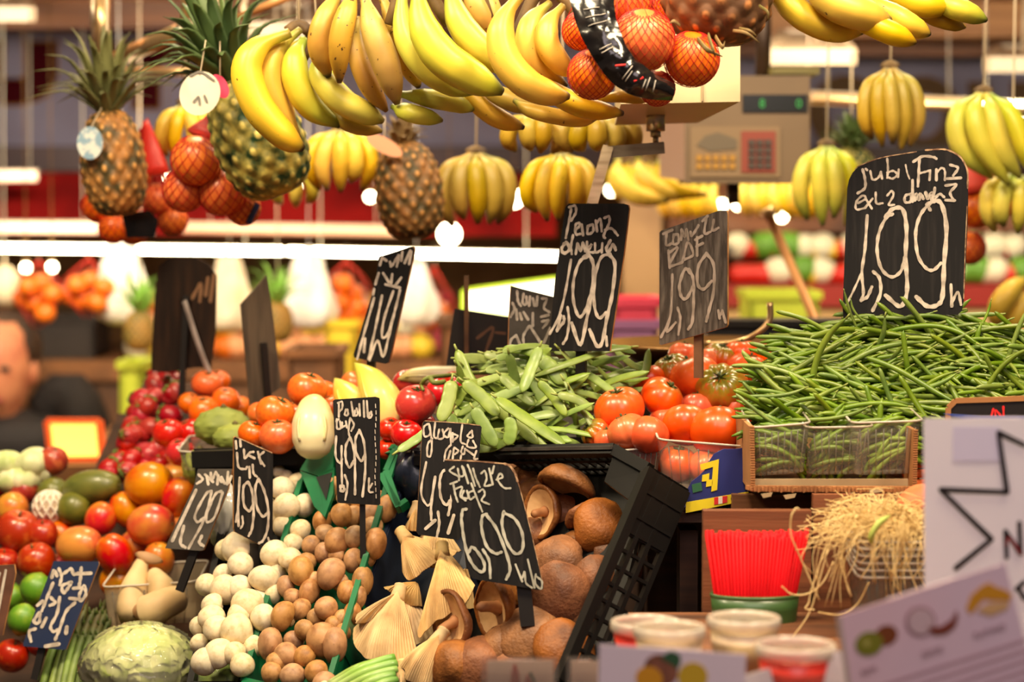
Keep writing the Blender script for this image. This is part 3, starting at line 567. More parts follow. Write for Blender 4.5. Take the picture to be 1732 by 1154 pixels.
# --- oyster mushroom sign
C6 = (695, 700, 5.243)
sign('blackboard reading 4,0 partly hidden behind the slanting shiitake sign', cr(*C6, [(105, 80), (125, 60), (420, 78), (610, 100), (628, 120), (600, 420), (560, 900), (420, 1120), (70, 1075), (48, 1040)]), 2.73, -6, 8, [
    [(150, 90), (115, 120), (120, 200), (170, 180), (160, 90)], [(165, 100), (185, 260), (175, 370), (145, 370), (150, 270), (190, 220)], [(215, 80), (205, 200), (240, 220)], [(250, 140), (240, 220), (290, 210), (280, 140)], [(330, 130), (290, 180), (330, 210), (350, 130), (355, 280)], [(370, 170), (370, 250)], [(380, 180), (415, 200), (375, 240)], [(455, 100), (440, 240), (480, 270)], [(530, 160), (500, 200), (545, 210), (540, 150)], [(510, 230), (500, 290), (575, 300), (550, 240)], [(350, 280), (310, 330), (295, 420)], [(330, 400), (350, 330)], [(380, 310), (370, 400)], [(385, 300), (420, 330), (390, 360)], [(460, 290), (445, 340), (470, 360), (480, 310)], [(445, 370), (440, 400)], [(490, 320), (560, 370)], [(580, 330), (560, 400), (590, 400)],
    (4, [(135, 430), (90, 690), (140, 810), (180, 790)]), (5, [(215, 560), (180, 800), (180, 940)]), (6, [(130, 1020), (215, 945)]), (5, [(350, 500), (285, 510), (255, 600), (265, 740), (310, 810), (345, 770)]), (5, [(345, 520), (370, 640), (350, 800), (330, 900)]), (5, [(240, 870), (250, 980), (230, 1090)]), (6, [(380, 900), (330, 1060)])], C6, 3.6, wear=[(1.6, [(125, 64), (420, 82), (610, 104)])], stake=[(790, 880, 800, 960, 20)])
# --- champignon sign
C7 = (385, 730, 5.5)
sign('blackboard reading 1,99 on a stake in the white champignon mushrooms', cr(*C7, [(60, 60), (75, 45), (410, 195), (424, 215), (418, 1120), (400, 1110), (70, 935), (58, 900)]), 2.87, -28, 3, [
    [(75, 90), (80, 160)], [(115, 80), (120, 140)], [(85, 200), (100, 330), (160, 350), (180, 330)], [(150, 170), (160, 250), (200, 200), (240, 190)], [(190, 220), (250, 250)], [(280, 190), (310, 300)], [(335, 190), (290, 240), (340, 320)], [(200, 330), (205, 430)], [(230, 310), (240, 390), (270, 420)], (4.5, [(110, 430), (95, 700), (75, 840)]), [(95, 700), (100, 880)], (4, [(135, 790), (140, 860), (120, 900)]), (5, [(185, 470), (145, 520), (150, 680), (200, 740), (230, 690)]), (5, [(190, 470), (225, 560), (240, 740), (225, 900), (195, 970)]), (5, [(285, 440), (255, 530), (270, 700), (325, 790), (365, 760)]), (5, [(285, 440), (340, 560), (375, 720), (370, 900), (330, 1010), (290, 1040)]), (4, [(375, 990), (400, 1080)])], C7, 4.5, wear=[(2, [(75, 50), (410, 198)])], stake=[(434, 920, 435, 985, 13)])
# --- leaning 1,00 sign beside the mangoes
C8 = (275, 785, 7.215)
sign('leaning grey blackboard reading 1,00 beside the red mangoes', cr(*C8, [(430, 60), (850, 60), (800, 300), (500, 1050), (460, 1060), (30, 1030), (60, 960), (380, 280)]), 2.925, 12, 10, [
    [(440, 130), (490, 190), (420, 240)], [(540, 150), (560, 250)], [(590, 110), (600, 200), (640, 120)], [(680, 140), (670, 250)], [(720, 160), (760, 240)], [(800, 100), (790, 250)], [(840, 150), (810, 230)], [(520, 130), (620, 220)], [(650, 100), (720, 220)], (6, [(410, 320), (120, 940)]), (5, [(600, 330), (530, 370), (400, 620), (430, 710), (500, 660)]), (5, [(600, 330), (570, 480), (500, 700), (320, 1030)]), (5, [(720, 330), (640, 380), (540, 620), (550, 710), (640, 640), (735, 350)]), (6, [(480, 880), (450, 960), (500, 1000)]), (6, [(260, 760), (220, 960), (280, 1020)])], C8, 5, board=mat('chalkboard_dusty', (64, 58, 52), .6, (92, 84, 76), 16), stake=[(330, 920, 300, 1000, 14)])
# --- navy sign bottom left
C9 = (30, 935, 6.593)
sign('leaning navy blue chalkboard in front of the asparagus bundle', cr(*C9, [(400, 95), (900, 100), (905, 130), (540, 1080), (510, 1085), (60, 1045), (65, 1000), (390, 130)]), 2.98, 6, 12, [
    [(400, 200), (380, 280)], [(420, 210), (440, 260)], [(460, 180), (490, 260), (470, 360)], [(520, 230), (600, 180), (620, 240), (680, 230)], [(640, 240), (820, 230)], [(710, 170), (700, 300), (680, 390)], [(600, 330), (500, 370), (510, 450), (560, 400), (600, 330)], [(620, 400), (700, 390)], [(740, 370), (690, 470), (700, 540), (760, 470), (750, 380)], [(580, 510), (660, 520)], [(395, 340), (330, 500), (270, 650)], [(220, 590), (280, 540)], [(370, 500), (420, 560), (360, 590)], [(470, 500), (440, 680), (370, 820), (400, 880), (470, 850)], [(640, 560), (540, 660), (470, 850), (420, 970)], (7, [(310, 1045), (460, 1020)]), (7, [(550, 830), (540, 900)]), [(240, 670), (180, 770), (240, 780), (250, 680)], [(320, 730), (270, 830)], [(200, 850), (130, 880), (150, 990)]], C9, 6, board=M_boardn, stake=[(72, 1080, 55, 1150, 12)])
# --- tall slanting sign, rear left
C10 = (595, 405, 5.242)
sign('tall slanting blackboard reading 1,10 behind the pale endives', cr(*C10, [(240, 150), (540, 68), (556, 80), (555, 110), (330, 1090), (300, 1105), (20, 1050), (15, 1020), (200, 420)]), 3.02, 20, 3, [
    [(270, 160), (250, 230)], [(270, 160), (310, 190)], [(340, 200), (350, 240), (380, 200), (420, 140), (400, 240)], [(450, 110), (440, 190)], [(520, 100), (470, 210)], [(530, 110), (510, 220)], [(240, 300), (210, 400)], [(280, 300), (330, 380)], [(360, 310), (350, 390)], [(440, 340), (380, 420)], [(200, 440), (190, 490)], [(300, 400), (430, 430)], [(200, 520), (120, 800), (50, 1060)], [(120, 880), (110, 1000)], [(270, 500), (220, 750), (150, 1060)], [(370, 460), (290, 700), (270, 860), (320, 840), (380, 650), (430, 450)], [(380, 650), (330, 860), (280, 1040), (230, 900), (160, 1070)]], C10, 5, stake=[(625, 600, 618, 700, 14)])
# --- small tomato sign
C11 = (745, 455, 6.41)
sign('small blackboard tucked behind the tall almeria sign above the flat beans', cr(*C11, [(765, 185), (1300, 320), (1300, 940), (735, 940), (745, 520)]), 2.96, -14, 2, [
    [(830, 240), (840, 350), (870, 400)], [(900, 270), (890, 370), (930, 380), (930, 300)], [(970, 300), (960, 400)], [(1000, 320), (1020, 400)], [(1050, 300), (1040, 400)], [(1100, 320), (1150, 330), (1120, 420), (1180, 470)], [(780, 370), (800, 430), (760, 520)], [(820, 440), (830, 550)], [(860, 480), (880, 550)], [(900, 470), (950, 550)], [(1000, 480), (1000, 620)], [(1090, 520), (1170, 500)], [(1100, 570), (1170, 560), (1110, 640)], [(820, 720), (760, 780), (750, 930)], [(820, 720), (860, 820)], [(960, 620), (900, 720), (900, 810)], [(970, 620), (1090, 810)], [(1190, 640), (1120, 800)]], C11, 5, board=mat('chalkboard_dusty', (0, 0, 0)), stake=[(900, 595, 902, 660, 14)])
# --- black board turned away, with a brown 1
def wood_stick(un, n, root):
    b = MB(); b.bar(un(790, 466) + n * .008, un(791, 700) + n * .008, .006, .006, n); b.build('wooden_stick', M_stakew, root)
sign('black board with a faint brown number one and a wooden stick before it', cr(*C11, [(150, 430), (330, 455), (745, 520), (760, 1150), (50, 1150), (100, 760)]), 3.12, 6, 2, [(6, [(400, 750), (570, 640), (490, 900)]), (5, [(600, 690), (700, 700)])], C11, 5, board=mat('board_matt_black', (26, 20, 17), .6, (38, 28, 22), 8), chalk=mat('chalk_brown', (110, 76, 56), .8), back=wood_stick, edge=M_stake)
# --- two signs seen from the back
def taped_cable(un, n, root):
    b = MB(); b.tube([un(314, 510) + n * .006, un(322, 530) + n * .01, un(338, 580) + n * .01, un(360, 640) + n * .008], .0055, 8, n=14, flat=.5); b.build('tape_strap', mat('tape_grey', (170, 156, 150), .5, (130, 116, 108), 30), root)
    b = MB(); b.bar(un(318, 500) + n * .005, un(308, 690) + n * .005, .009, .006, n); b.build('rear_stake', M_stake, root)
    b = MB()
    for s in ([(325, 505), (340, 480), (338, 510)], [(352, 470), (348, 500)], [(362, 465), (356, 510)]): ribbon(b, s, 6, un, n, .0006)
    b.build('brown_mark', mat('mark_brown', (130, 92, 62), .7), root)
sign('dark brown sign seen from its back with a grey strap behind the strawberries', [(256, 600), (262, 500), (268, 450), (284, 437), (330, 436), (352, 446), (366, 466), (364, 560), (356, 622), (330, 622), (280, 630), (256, 628)], 3.42, 10, 3, board=M_boardb, back=taped_cable, edge=mat('edge_dark', (70, 48, 34), .7))
sign('grey wooden sign back on a black stake beside the green bumpy fruit', [(408, 515), (452, 466), (460, 520), (474, 640), (474, 656), (430, 690), (424, 690)], 3.22, -30, 3, board=M_boardw, stake=None, back=lambda un, n, root: (lambda b: (b.bar(un(443, 580) + n * .006, un(452, 700) + n * .006, .009, .006, n), b.build('rear_stake', M_stake, root)))(MB()), edge=M_boardw)
# sign cut by the left edge
sign('brown faded price board cut off by the left edge beside the limes', [(-60, 960), (24, 955), (26, 970), (4, 1075), (-60, 1080)], 2.96, 10, 6, [(5, [(10, 965), (-4, 1040)]), (5, [(0, 970), (-20, 1030)])], (0, 0, 1), 5, board=mat('board_faded', (110, 70, 52), .6, (80, 50, 38), 20), stake=[(-20, 1070, -24, 1140, 12)])
# ================================================================ crates and display boards
M_blackp = mat('plastic_black', (13, 11, 11), .45, (20, 18, 17), 10, spec=.35); M_green = mat('plastic_green', (14, 110, 66), .35, (10, 88, 52), 10, coat=.2); M_navy = mat('plastic_navy', (30, 40, 62), .4, (24, 30, 46), 10, coat=.2)
M_woodb = mat('wood_board', (122, 76, 44), .65, (84, 50, 28), 7, stretch=(.6, 5, 9), bump=.2); M_woodd = mat('wood_dark', (70, 42, 26), .7, (48, 28, 18), 8, stretch=(.6, 5, 9))
def ramp(pts, off, name, label, second=False):
    f = PS2 if second else PS
    b = MB(); b.prism([f(x, y, off) for x, y in pts], -SLN * .02); o = b.build(name, M_woodd, None, f(*pts[0], off)); tag(o, label, 'board')
ramp([(400, 822), (1060, 808), (1010, 1300), (260, 1300)], -.115, 'display_board', 'sloping dark wooden board under the mushroom crates')
ramp([(-200, 815), (150, 815), (200, 700), (430, 700), (460, 1400), (-300, 1400)], -.085, 'display_board', 'sloping dark wooden board under the mangoes and limes', True)
def tray(name, label, rim, h, m, rw=.010, wall=.006, parts=True):
    """open crate: rim corners in world space (TL, TR, BR, BL), walls going h below the rim along -normal"""
    o = thing(name, label, 'crate', rim[3] - SLN * h)
    D = -SLN * h
    names = ('back_wall', 'right_wall', 'front_wall', 'left_wall')
    for k in range(4):
        u, v = rim[k], rim[(k + 1) % 4]; b = MB(); inw = (rim[0] + rim[1] + rim[2] + rim[3]) / 4 - (u + v) / 2; inw = (inw - SLN * inw.dot(SLN)).normalized() * wall
        b.slab(u, v, v + D, u + D, inw); b.bar(u, v, rw * 1.5, rw, SLN)
        for j in range(1, 5):      # vertical ribs on the wall
            pj = u.lerp(v, j / 5); b.bar(pj - inw * .3, pj + D - inw * .3, .006, .004, inw)
        b.build(names[k], m, o)
    b = MB(); b.slab(rim[0] + D, rim[1] + D, rim[2] + D, rim[3] + D, SLN * .006); b.build('bottom', m, o)
    return o
tray('plastic_crate', 'green plastic crate holding the brown cap mushrooms', [PS(521, 772, .004), PS(672, 764, .016), PS(548, 1182, .016), PS(412, 1152, .0)], .11, M_green, .005, .004)
tray('plastic_crate', 'navy plastic crate holding the oyster mushrooms', [PS(690, 780, -.012), PS(832, 792, -.012), PS(722, 1180, -.012), PS(556, 1182, -.012)], .088, M_navy, .007)
tray('plastic_crate', 'black plastic crate holding the white champignons', [PS(398, 785, -.02), PS(514, 764, -.02), PS(408, 1160, -.02), PS(322, 1160, -.02)], .08, M_blackp, .006, .004)
# folded green corner flaps with a dark handle hole
t = thing('crate_corner', 'green folded crate corner with a dark hole beside the narrow portobello sign', 'crate corner', PS(545, 850))
b = MB(); 
for A in ([(510, 800), (536, 756), (566, 754), (566, 800), (540, 810)], [(510, 802), (540, 812), (552, 880), (534, 862)], [(540, 810), (568, 796), (566, 840), (552, 880)]): b.prism([PS(x, y, .012) for x, y in A], SLN * .006)
b.build('flap', M_green, t)
b = MB(); b.prism([PS(x, y, .0195) for x, y in [(535, 808), (562, 800), (552, 846)]], SLN * .001); b.build('handle_hole', mat('hole_black', (10, 10, 9), .8), t)
t = thing('crate_corner', 'green open crate corner loop to the right of the narrow portobello sign', 'crate corner', PS(668, 860))
b = MB()
for u, v in (((640, 762), (672, 760)), ((672, 760), (655, 800)), ((655, 800), (676, 860)), ((676, 860), (690, 850)), ((646, 806), (676, 862))): b.bar(PS(*u, .014), PS(*v, .014), .008, .012, SLN)
b.build('loop', M_green, t)
t = thing('navy_bag', 'crumpled dark navy bag edge behind the four euro sign', 'bag', PS(700, 820))
b = MB(); b.ball(PS(694, 806, -.01), (.028, .03, .036), 24, 16, lambda th, ph: 1 + .14 * math.sin(4 * th + 3 * ph) + .08 * math.sin(9 * th)); b.build('bag', mat('bag_navy', (20, 24, 36), .3, (34, 40, 58), 20, coat=.3), t)
b = MB(); b.tube([PS(676, 776, .01), PS(694, 766, .014), PS(716, 768, .01)], .004, 8, n=8); b.build('fold', mat('bag_navy', (0, 0, 0)), t)
# black slatted crate of the shiitake
blk = thing('slatted_crate', 'black slatted plastic crate tilted up around the big brown mushrooms', 'crate', P(1000, 1150, 2.72))
TL, T1, T2, BR = P(842, 765, 2.83), P(1040, 762, 2.71), P(1098, 794, 2.66), P(946, 1152, 2.53)
WV = P(1161, 832, 2.69) - P(1098, 794, 2.66)
BL = TL + (BR - T2) * 1.02
def wall_slats(u, v, name, solid0, nslat, hlines, hh=1.0):
    b = MB(); Dw = WV * hh; n = (v - u).cross(Dw).normalized()
    b.bar(u, v, .012, .014, n); b.bar(u + Dw, v + Dw, .007, .007, n)
    if solid0 > 0: b.slab(u, u.lerp(v, solid0), u.lerp(v, solid0) + Dw, u + Dw, n * .004)
    for k in range(nslat + 1):
        t = solid0 + (1 - solid0) * k / nslat; p = u.lerp(v, t); b.bar(p, p + Dw, .004, .005, n)
    for h in hlines: b.bar(u + Dw * h, v + Dw * h, .006, .009, n)
    return b.build(name, M_blackp, blk)
wall_slats(T2, BR, 'right_wall', .30, 9, (.3, .62))
b = MB()      # raised ridges on the solid end
for f in (.10, .22):
    p = T2.lerp(BR, f); nn = (BR - T2).cross(WV).normalized(); b.bar(p + nn * .003, p + WV + nn * .003, .004, .005, nn)
b.bar(T2 + WV * .55, T2.lerp(BR, .3) + WV * .55, .005, .007, nn); b.build('rib', M_blackp, blk)
wall_slats(TL, T1, 'back_wall', 0.0, 14, (.35, .7)); wall_slats(T1, T2, 'corner', 1.0, 1, (.5,))
b = MB(); b.prism([T1, T2, P(1072, 852, 2.65), P(1022, 814, 2.70)], Vector((0, .006, -.002))); b.build('corner_flange', M_blackp, blk)
b = MB(); b.slab(TL + WV, T1 + WV, BR + WV, BL + WV, WV.normalized() * .005); b.build('bottom', M_blackp, blk)
b = MB(); b.bar(TL + Vector((.0, 0, .004)), T1 + Vector((0, 0, .004)), .018, .004, (0, 0, 1)); b.build('top_rim', mat('plastic_black_worn', (66, 60, 56), .35, (90, 84, 78), 30), blk)
# black ledge behind the first row
b = MB(); b.bar(P(330, 776, 3.02), P(525, 770, 2.99), .03, .022); b.bar(P(330, 790, 3.03), P(525, 786, 3.0), .004, .05)
t = thing('shelf_edge', 'thin black shelf edge below the orange persimmons and endives', 'shelf', P(430, 780, 3.0)); b.build('edge', M_blackp, t)
b = MB(); b.slab(P(330, 774, 3.02), P(1060, 768, 2.93), P(1060, 742, 3.32), P(330, 742, 3.42), (0, 0, -.012)); b.build('shelf_board', M_woodd, t)
# ================================================================ counter on the right
zc_ = Z(869, 2.69)
t = thing('produce_stand', 'wooden stand carrying the boxes of tomatoes and fine beans', 'stand', (X(1450, 2.8), 2.85, 0))
xa, xb = X(1145, 2.68), X(1860, 2.68)
b = MB(); b.box(((xa + xb) / 2, 2.99, zc_ - .006), xb - xa, .62, .012); b.build('top_board', M_woodd, t)
zr_ = P(1410, 832, 2.66).z - .006; b = MB(); b.box((X(1500, 2.66), 2.78, (zc_ + zr_) / 2), X(1790, 2.66) - X(1272, 2.66), .24, zr_ - zc_); b.build('riser_board', M_woodb, t)
b = MB(); b.box((X(1284, 2.56), 2.57, P(0, 868, 2.56).z - .085), X(1376, 2.56) - X(1192, 2.56), .02, .17); b.box((X(1478, 2.56), 2.58, P(0, 842, 2.56).z - .085), X(1575, 2.56) - X(1381, 2.56), .02, .17); b.build('front_board', mat('wood_crate_red', (138, 82, 50), .65, (100, 56, 32), 9, stretch=(.5, 5, 9), bump=.2), t)
b = MB(); b.box((X(1168, 2.7), 2.73, zc_ - .12), .022, .05, .19); b.build('post', M_woodd, t)
b = MB(); b.box(((xa + xb) / 2, 3.28, (zc_ - .03) / 2), xb - xa, .05, zc_ - .03); b.build('rear_panel', M_woodd, t)
b = MB(); b.box((X(1690, 2.7), 2.71, zc_ - .13), .22, .02, .22); b.build('end_board', M_woodb, t)
zl_ = Z(1112, 2.30)
b = MB(); b.box(((X(1084, 2.3) + .86) / 2, 2.285, zl_ - .015), .86 - X(1084, 2.3), .49, .03); b.build('lower_shelf', M_woodb, t)
b = MB(); b.box(((X(1084, 2.3) + .88) / 2, 2.29, (zl_ - .03) / 2), .82 - X(1084, 2.3), .42, zl_ - .03); b.build('lower_cabinet', M_woodd, t)
# ================================================================ mushrooms
M_champ = mat('champignon_cream', (232, 214, 178), .55, (206, 180, 134), 2.5, .45, .75, rnd=(.005, .12, .05))
M_champs = mat('champignon_stem', (226, 208, 172), .7, (190, 160, 116), 30)
M_port = mat('portobello_tan', (190, 142, 92), .5, (142, 96, 56), 1.6, .42, .72, rnd=(.006, .1, .1), bump=.04, bscale=9)
M_ports = mat('portobello_stem', (206, 168, 120), .7, (150, 110, 70), 20)
def mushroom(name, cap, stem, label, cat, grp, k=.78):
    b = MB(); b.lathe([(.02, k), (.25, k * .965), (.5, k * .85), (.72, k * .66), (.88, k * .40), (.97, k * .14), (1.0, -.06), (.96, -.20), (.84, -.27), (.6, -.22), (.3, -.16), (.02, -.15)], 22, None, lambda th, t: 1 + .025 * math.sin(2 * th + 1) + .02 * math.sin(3 * th))
    o = b.build(name, cap)
    b = MB(); b.tube([(0, 0, -.15), (.02, 0, -.5), (.05, 0, -.85)], [(0, .36), (.6, .32), (1, .36)], 12, n=6); b.build('stem', stem, o)
    return tag(o, label, cat, grp)
ch0 = mushroom('champignon', M_champ, M_champs, 'white champignon mushroom heaped left of the green crate', 'mushroom', 'white champignons in the heap', .84)
po0 = mushroom('brown_mushroom', M_port, M_ports, 'tan brown capped mushroom heaped in the green crate', 'mushroom', 'brown cap mushrooms in the green crate', .82)
used = set()
def put_m(proto, px, py, rx, ry=None, off=0.0, axis=None, rnd=.5):
    ry = ry or rx; o = proto if proto.name not in used else copy_tree(proto); used.add(proto.name)
    p = PS(px, py, off); d = dep(p); r = max(rx, ry) / F * d
    ax = axis or (SLN * .7 + dirC(0, .1, .9) * .6 + Vector((rr(-rnd, rnd), rr(-rnd, rnd), rr(-rnd, rnd)))).normalized()
    q = min(rx, ry) / max(rx, ry)
    # narrow things: squeeze across the axis
    place(o, p, r, ax, rr(0, 6.28), (1, 1, .9 + .1 * q) if q > .85 else (q + .05, 1, 1))
    if q <= .85: # keep the long side upright in the picture
        y = UPV if ry > rx else RT; zz = ax.normalized(); x = y.cross(zz).normalized(); y = zz.cross(x)
        o.rotation_quaternion = Matrix((x, y, zz)).transposed().to_quaternion()
    return o
CH = [(477, 826, 22), (484, 857, 24), (504, 817, 19), (515, 855, 18, 22), (508, 898, 20), (484, 806, 12), (472, 798, 12), (402, 925, 30), (407, 955, 23), (465, 937, 25), (491, 945, 21), (447, 979, 28, 22), (377, 973, 19), (405, 993, 22), (380, 998, 26), (418, 1023, 29, 25), (463, 1004, 16, 20), (445, 1045, 24), (359, 1046, 24), (366, 1063, 24), (400, 1068, 31, 29), (427, 1095, 17, 22), (370, 1106, 28), (337, 1088, 17), (359, 1024, 21), (350, 990, 20), (470, 965, 18), (440, 905, 20), (480, 890, 20), (495, 920, 19), (430, 880, 22), (405, 1040, 22), (460, 975, 20), (438, 1015, 20), (340, 1060, 20), (395, 1105, 22), (345, 1120, 24), (410, 1125, 22), (382, 930, 20), (498, 960, 16), (470, 870, 20), (450, 855, 18), (455, 830, 18)]
for m in CH: put_m(ch0, m[0], m[1], m[2], m[3] if len(m) > 3 else None, .010 if m[2] > 20 else -.004)
PO = [(545, 882, 17, 22), (578, 871, 20, 23), (597, 875, 18, 22), (655, 860, 19, 27), (628, 869, 18, 22), (563, 826, 16, 22), (526, 923, 18), (551, 903, 18), (570, 916, 23, 26), (599, 909, 20, 22), (635, 919, 20, 29), (597, 948, 17, 23), (547, 936, 16, 20), (509, 966, 23, 30), (560, 971, 25, 31), (484, 993, 16, 22), (524, 1002, 18, 26), (587, 1002, 18, 24), (613, 984, 19, 29), (552, 1029, 24, 20), (509, 1031, 18, 21), (479, 1043, 20, 29), (515, 1066, 21, 19), (578, 1047, 16, 19), (596, 1038, 16, 21), (545, 1084, 29, 33), (566, 1092, 22, 33), (457, 1090, 22, 30), (484, 1110, 25, 24), (497, 1084, 18), (459, 1138, 20), (495, 1142, 25, 22), (535, 1138, 22), (550, 1160, 24), (640, 845, 16), (610, 850, 18), (585, 845, 18), (620, 945, 18), (575, 985, 16), (535, 1045, 18), (530, 985, 16, 20), (470, 1120, 20), (515, 1110, 20), (580, 1070, 16), (605, 1010, 16, 22), (570, 940, 18), (520, 950, 16), (495, 1010, 16), (630, 890, 18), (565, 1060, 18)]
for m in PO: put_m(po0, m[0], m[1], m[2] * .88, m[3] if len(m) > 3 else m[2], .016 if m[2] > 19 else .004, None, .65)
# ---- oyster mushrooms
M_oys = mat('oyster_cream', (222, 190, 136), .65, (184, 146, 98), 34, .38, .75, rnd=(.005, .1, .06)); M_oysb = mat('oyster_cap_grey', (170, 132, 92), .6, (136, 98, 64), 18)
def oyster(label, apex, left, mid, right, off=0.0, bulge=.012, ridges=34, stem=True, d_off=0.0, offr=None):
    offr = off if offr is None else offr
    A = PS(*apex, off + .012); Lp, Mp, Rp = PS(*left, offr), PS(*mid, offr + .004), PS(*right, offr)
    t = thing('oyster_mushroom', label, 'mushroom', A)
    nu, nv = 130, 20; b = MB(); n = (SLN * .5 + dirC(0, 0, 1) * .5).normalized()
    seed = random.random() * 50
    def pt(u, v):
        k = (u + 1) / 2; rim = Lp * ((1 - k) * (1 - k)) + (Mp * 2 - (Lp + Rp) * .5) * (2 * k * (1 - k)) + Rp * (k * k)
        rim = rim + (rim - A) * (.06 * math.sin(u * 4 + seed) + .02 * math.sin(u * 11 + seed))
        vv = v ** .9; rc = (Lp + Rp) * .25 + Mp * .5; p = A + (rc - A) * vv + (rim - rc) * (v ** .8)
        p += n * (bulge * 1.9 * math.sin(math.pi * (.06 + min(v, 1) * .74)) * (1 - u * u) - .012 * u * u * v + .004 * math.sin(u * 9 + seed) * v)
        return p + n * (.0010 * math.sin(u * ridges * 2.4) * min(1, v * 3) * (1 - v * .3))
    th = -n * .006
    front = [pt(-1 + 2 * i / nu, .035 + .965 * j / nv) for j in range(nv + 1) for i in range(nu + 1)]
    W = nu + 1; fs = [(j * W + i, j * W + i + 1, (j + 1) * W + i + 1, (j + 1) * W + i) for j in range(nv) for i in range(nu)]
    b.add(front, fs)
    o = b.build('gills', M_oys, t)
    b = MB(); back = [p + th * (.35 + .65 * math.sin(math.pi * ((k // W) / nv))) for k, p in enumerate(front)]
    m = len(front); rim_i = [nv * W + i for i in range(W)]
    b.add(back, [f[::-1] for f in fs])
    b.add([front[i] for i in rim_i] + [back[i] for i in rim_i], [(i, i + 1, W + i + 1, W + i) for i in range(nu)])
    for side in (0, nu): b.add([front[j * W + side] for j in range(nv + 1)] + [back[j * W + side] for j in range(nv + 1)], [(j, j + 1, nv + 2 + j, nv + 1 + j) for j in range(nv)])
    b.build('cap', M_oysb, t)
    if stem:
        ax = (A - (Lp + Mp + Rp) / 3).normalized(); w_ = (pt(1, .12) - pt(-1, .12)).length
        b = MB(); b.tube([A - ax * .016 - n * .001, A, A + ax * .007], [(0, .010), (.6, .0075), (.9, .0085), (1, .006)], 14, n=8); b.build('stem', M_oys, t)
    return t
oyster('large oyster mushroom fanned widest below the four euro sign', (748, 926), (706, 1058), (742, 1066), (800, 985), .012, .016, 44)
oyster('oyster mushroom fanning down at the lower left of the navy crate', (676, 998), (594, 1060), (640, 1126), (704, 1106), .014, .016, 40)
oyster('oyster mushroom peeking out under the left corner of the four euro sign', (680, 902), (678, 966), (716, 976), (764, 926), .004, .010, 30)
oyster('oyster mushroom with its stem up at the bottom beside the spring onion', (748, 1072), (668, 1112), (692, 1148), (728, 1160), .014, .014, 34)
oyster('small pale oyster mushroom tucked at the top of the navy crate', (706, 858), (678, 892), (698, 902), (712, 884), .002, .008, 12)
oyster('oyster mushroom lying sideways across the green crate rim with dark gills', (668, 1004), (602, 1032), (612, 1056), (650, 1040), .022, .006, 12, False)
oyster('oyster mushroom behind the two large fans in the middle of the navy crate', (706, 985), (650, 988), (668, 1012), (712, 1024), -.004, .010, 24, False)
oyster('oyster mushroom in the shade below the slanting sign', (790, 960), (735, 1000), (760, 1050), (800, 1020), -.008, .010, 24, False)
oyster('short pale oyster mushroom cluster at the bottom edge of the picture', (682, 1126), (664, 1150), (686, 1176), (706, 1160), .006, .010, 14)
oyster('oyster mushroom half hidden under the lower left fan', (650, 1090), (620, 1120), (640, 1165), (700, 1140), -.016, .012, 24, False)
oyster('oyster mushroom filling the gap under the sideways one', (690, 1010), (620, 1050), (660, 1100), (740, 1060), -.02, .012, 30, False)
oyster('oyster mushroom at the bottom right of the navy crate', (760, 1080), (700, 1110), (724, 1170), (770, 1150), -.014, .012, 30, False)
oyster('oyster mushroom in the shade under the four euro sign', (740, 880), (690, 920), (730, 960), (780, 930), -.016, .010, 30, False)
# ---- shiitake
M_shi = mat('shiitake_brown', (156, 100, 56), .5, (96, 56, 30), 34, .36, .72, rnd=(.006, .08, .14), bump=.6, bscale=260, spec=.35)
M_gill = mat('shiitake_gill', (226, 180, 126), .65, (196, 146, 96), 40); M_shst = mat('shiitake_stem', (190, 132, 84), .65, (150, 96, 58), 30)
def shiitake(label, px, py, rx, ry, axis, roll=0.0, off=0.0, k=.6, stem=1.0, bend=.1, lump=.17):
    rx *= 1.1; ry *= 1.1
    p = PS(px, py, off); d = dep(p); r = max(rx, ry) / F * d; sd = Vector((px * .37, py * .11, 3))
    t = thing('shiitake_mushroom', label, 'mushroom', p)
    z = Vector(axis).normalized(); q = Vector((0, 0, 1)).rotation_difference(z); M = Matrix.Translation(p) @ (q @ Quaternion((0, 0, 1), roll)).to_matrix().to_4x4()
    e = min(rx, ry) / max(rx, ry)
    def lp(v):
        f = 1 + lump * noise.noise(v * 1.1 + sd) + lump * .2 * noise.noise(v * 6 + sd); return Vector((v.x * f * (1.0 + .25 * noise.noise(sd)), v.y * f * (1.0 - .25 * noise.noise(sd)), v.z * (1 + lump * 2.0 * noise.noise(v * .9 - sd)) + .22 * v.x * noise.noise(sd * 1.7)))
    def lathe(prof, seg, nm, m, extra=None, par=None):
        b = MB(); b.lathe(prof, seg, None, extra); b.v = [M @ (lp(v) * r) for v in b.v]; return b.build(nm, m, par or t)
    capo = lathe([(.01, k), (.2, k * .98), (.42, k * .88), (.62, k * .71), (.8, k * .47), (.92, k * .24), (.99, .02), (1.0, -.08), (.96, -.15), (.88, -.16), (.82, -.10)], 36, 'cap', M_shi)
    lathe([(.86, -.125), (.7, -.02), (.45, .10), (.2, .15), (.01, .15)][::1], 72, 'gills', M_gill, None, capo)
    if stem:
        b = MB(); b.tube([(0, 0, .14), (bend * .4, 0, -.2), (bend, bend * .3, -.2 - .6 * stem)], [(0, .24), (.3, .17), (.9, .16), (1, .10)], 12, n=9); b.v = [M @ (v * r) for v in b.v]; b.build('stem', M_shst, t)
    return t
shiitake('long dark shiitake cap lying edge on at the top of the black crate', 960, 822, 50, 50, dirC(-.45, -.85, .3) * -1, 0, .03, .62, 0)
shiitake('upturned shiitake with a torn pale rim right of the slanting sign', 917, 866, 38, 40, dirC(.62, -.05, -.55), .5, .012, .7, .5)
shiitake('round shiitake dome near the slatted wall of the black crate', 1020, 893, 32, 46, dirC(.35, .25, .9), 0, .012, .75, 0)
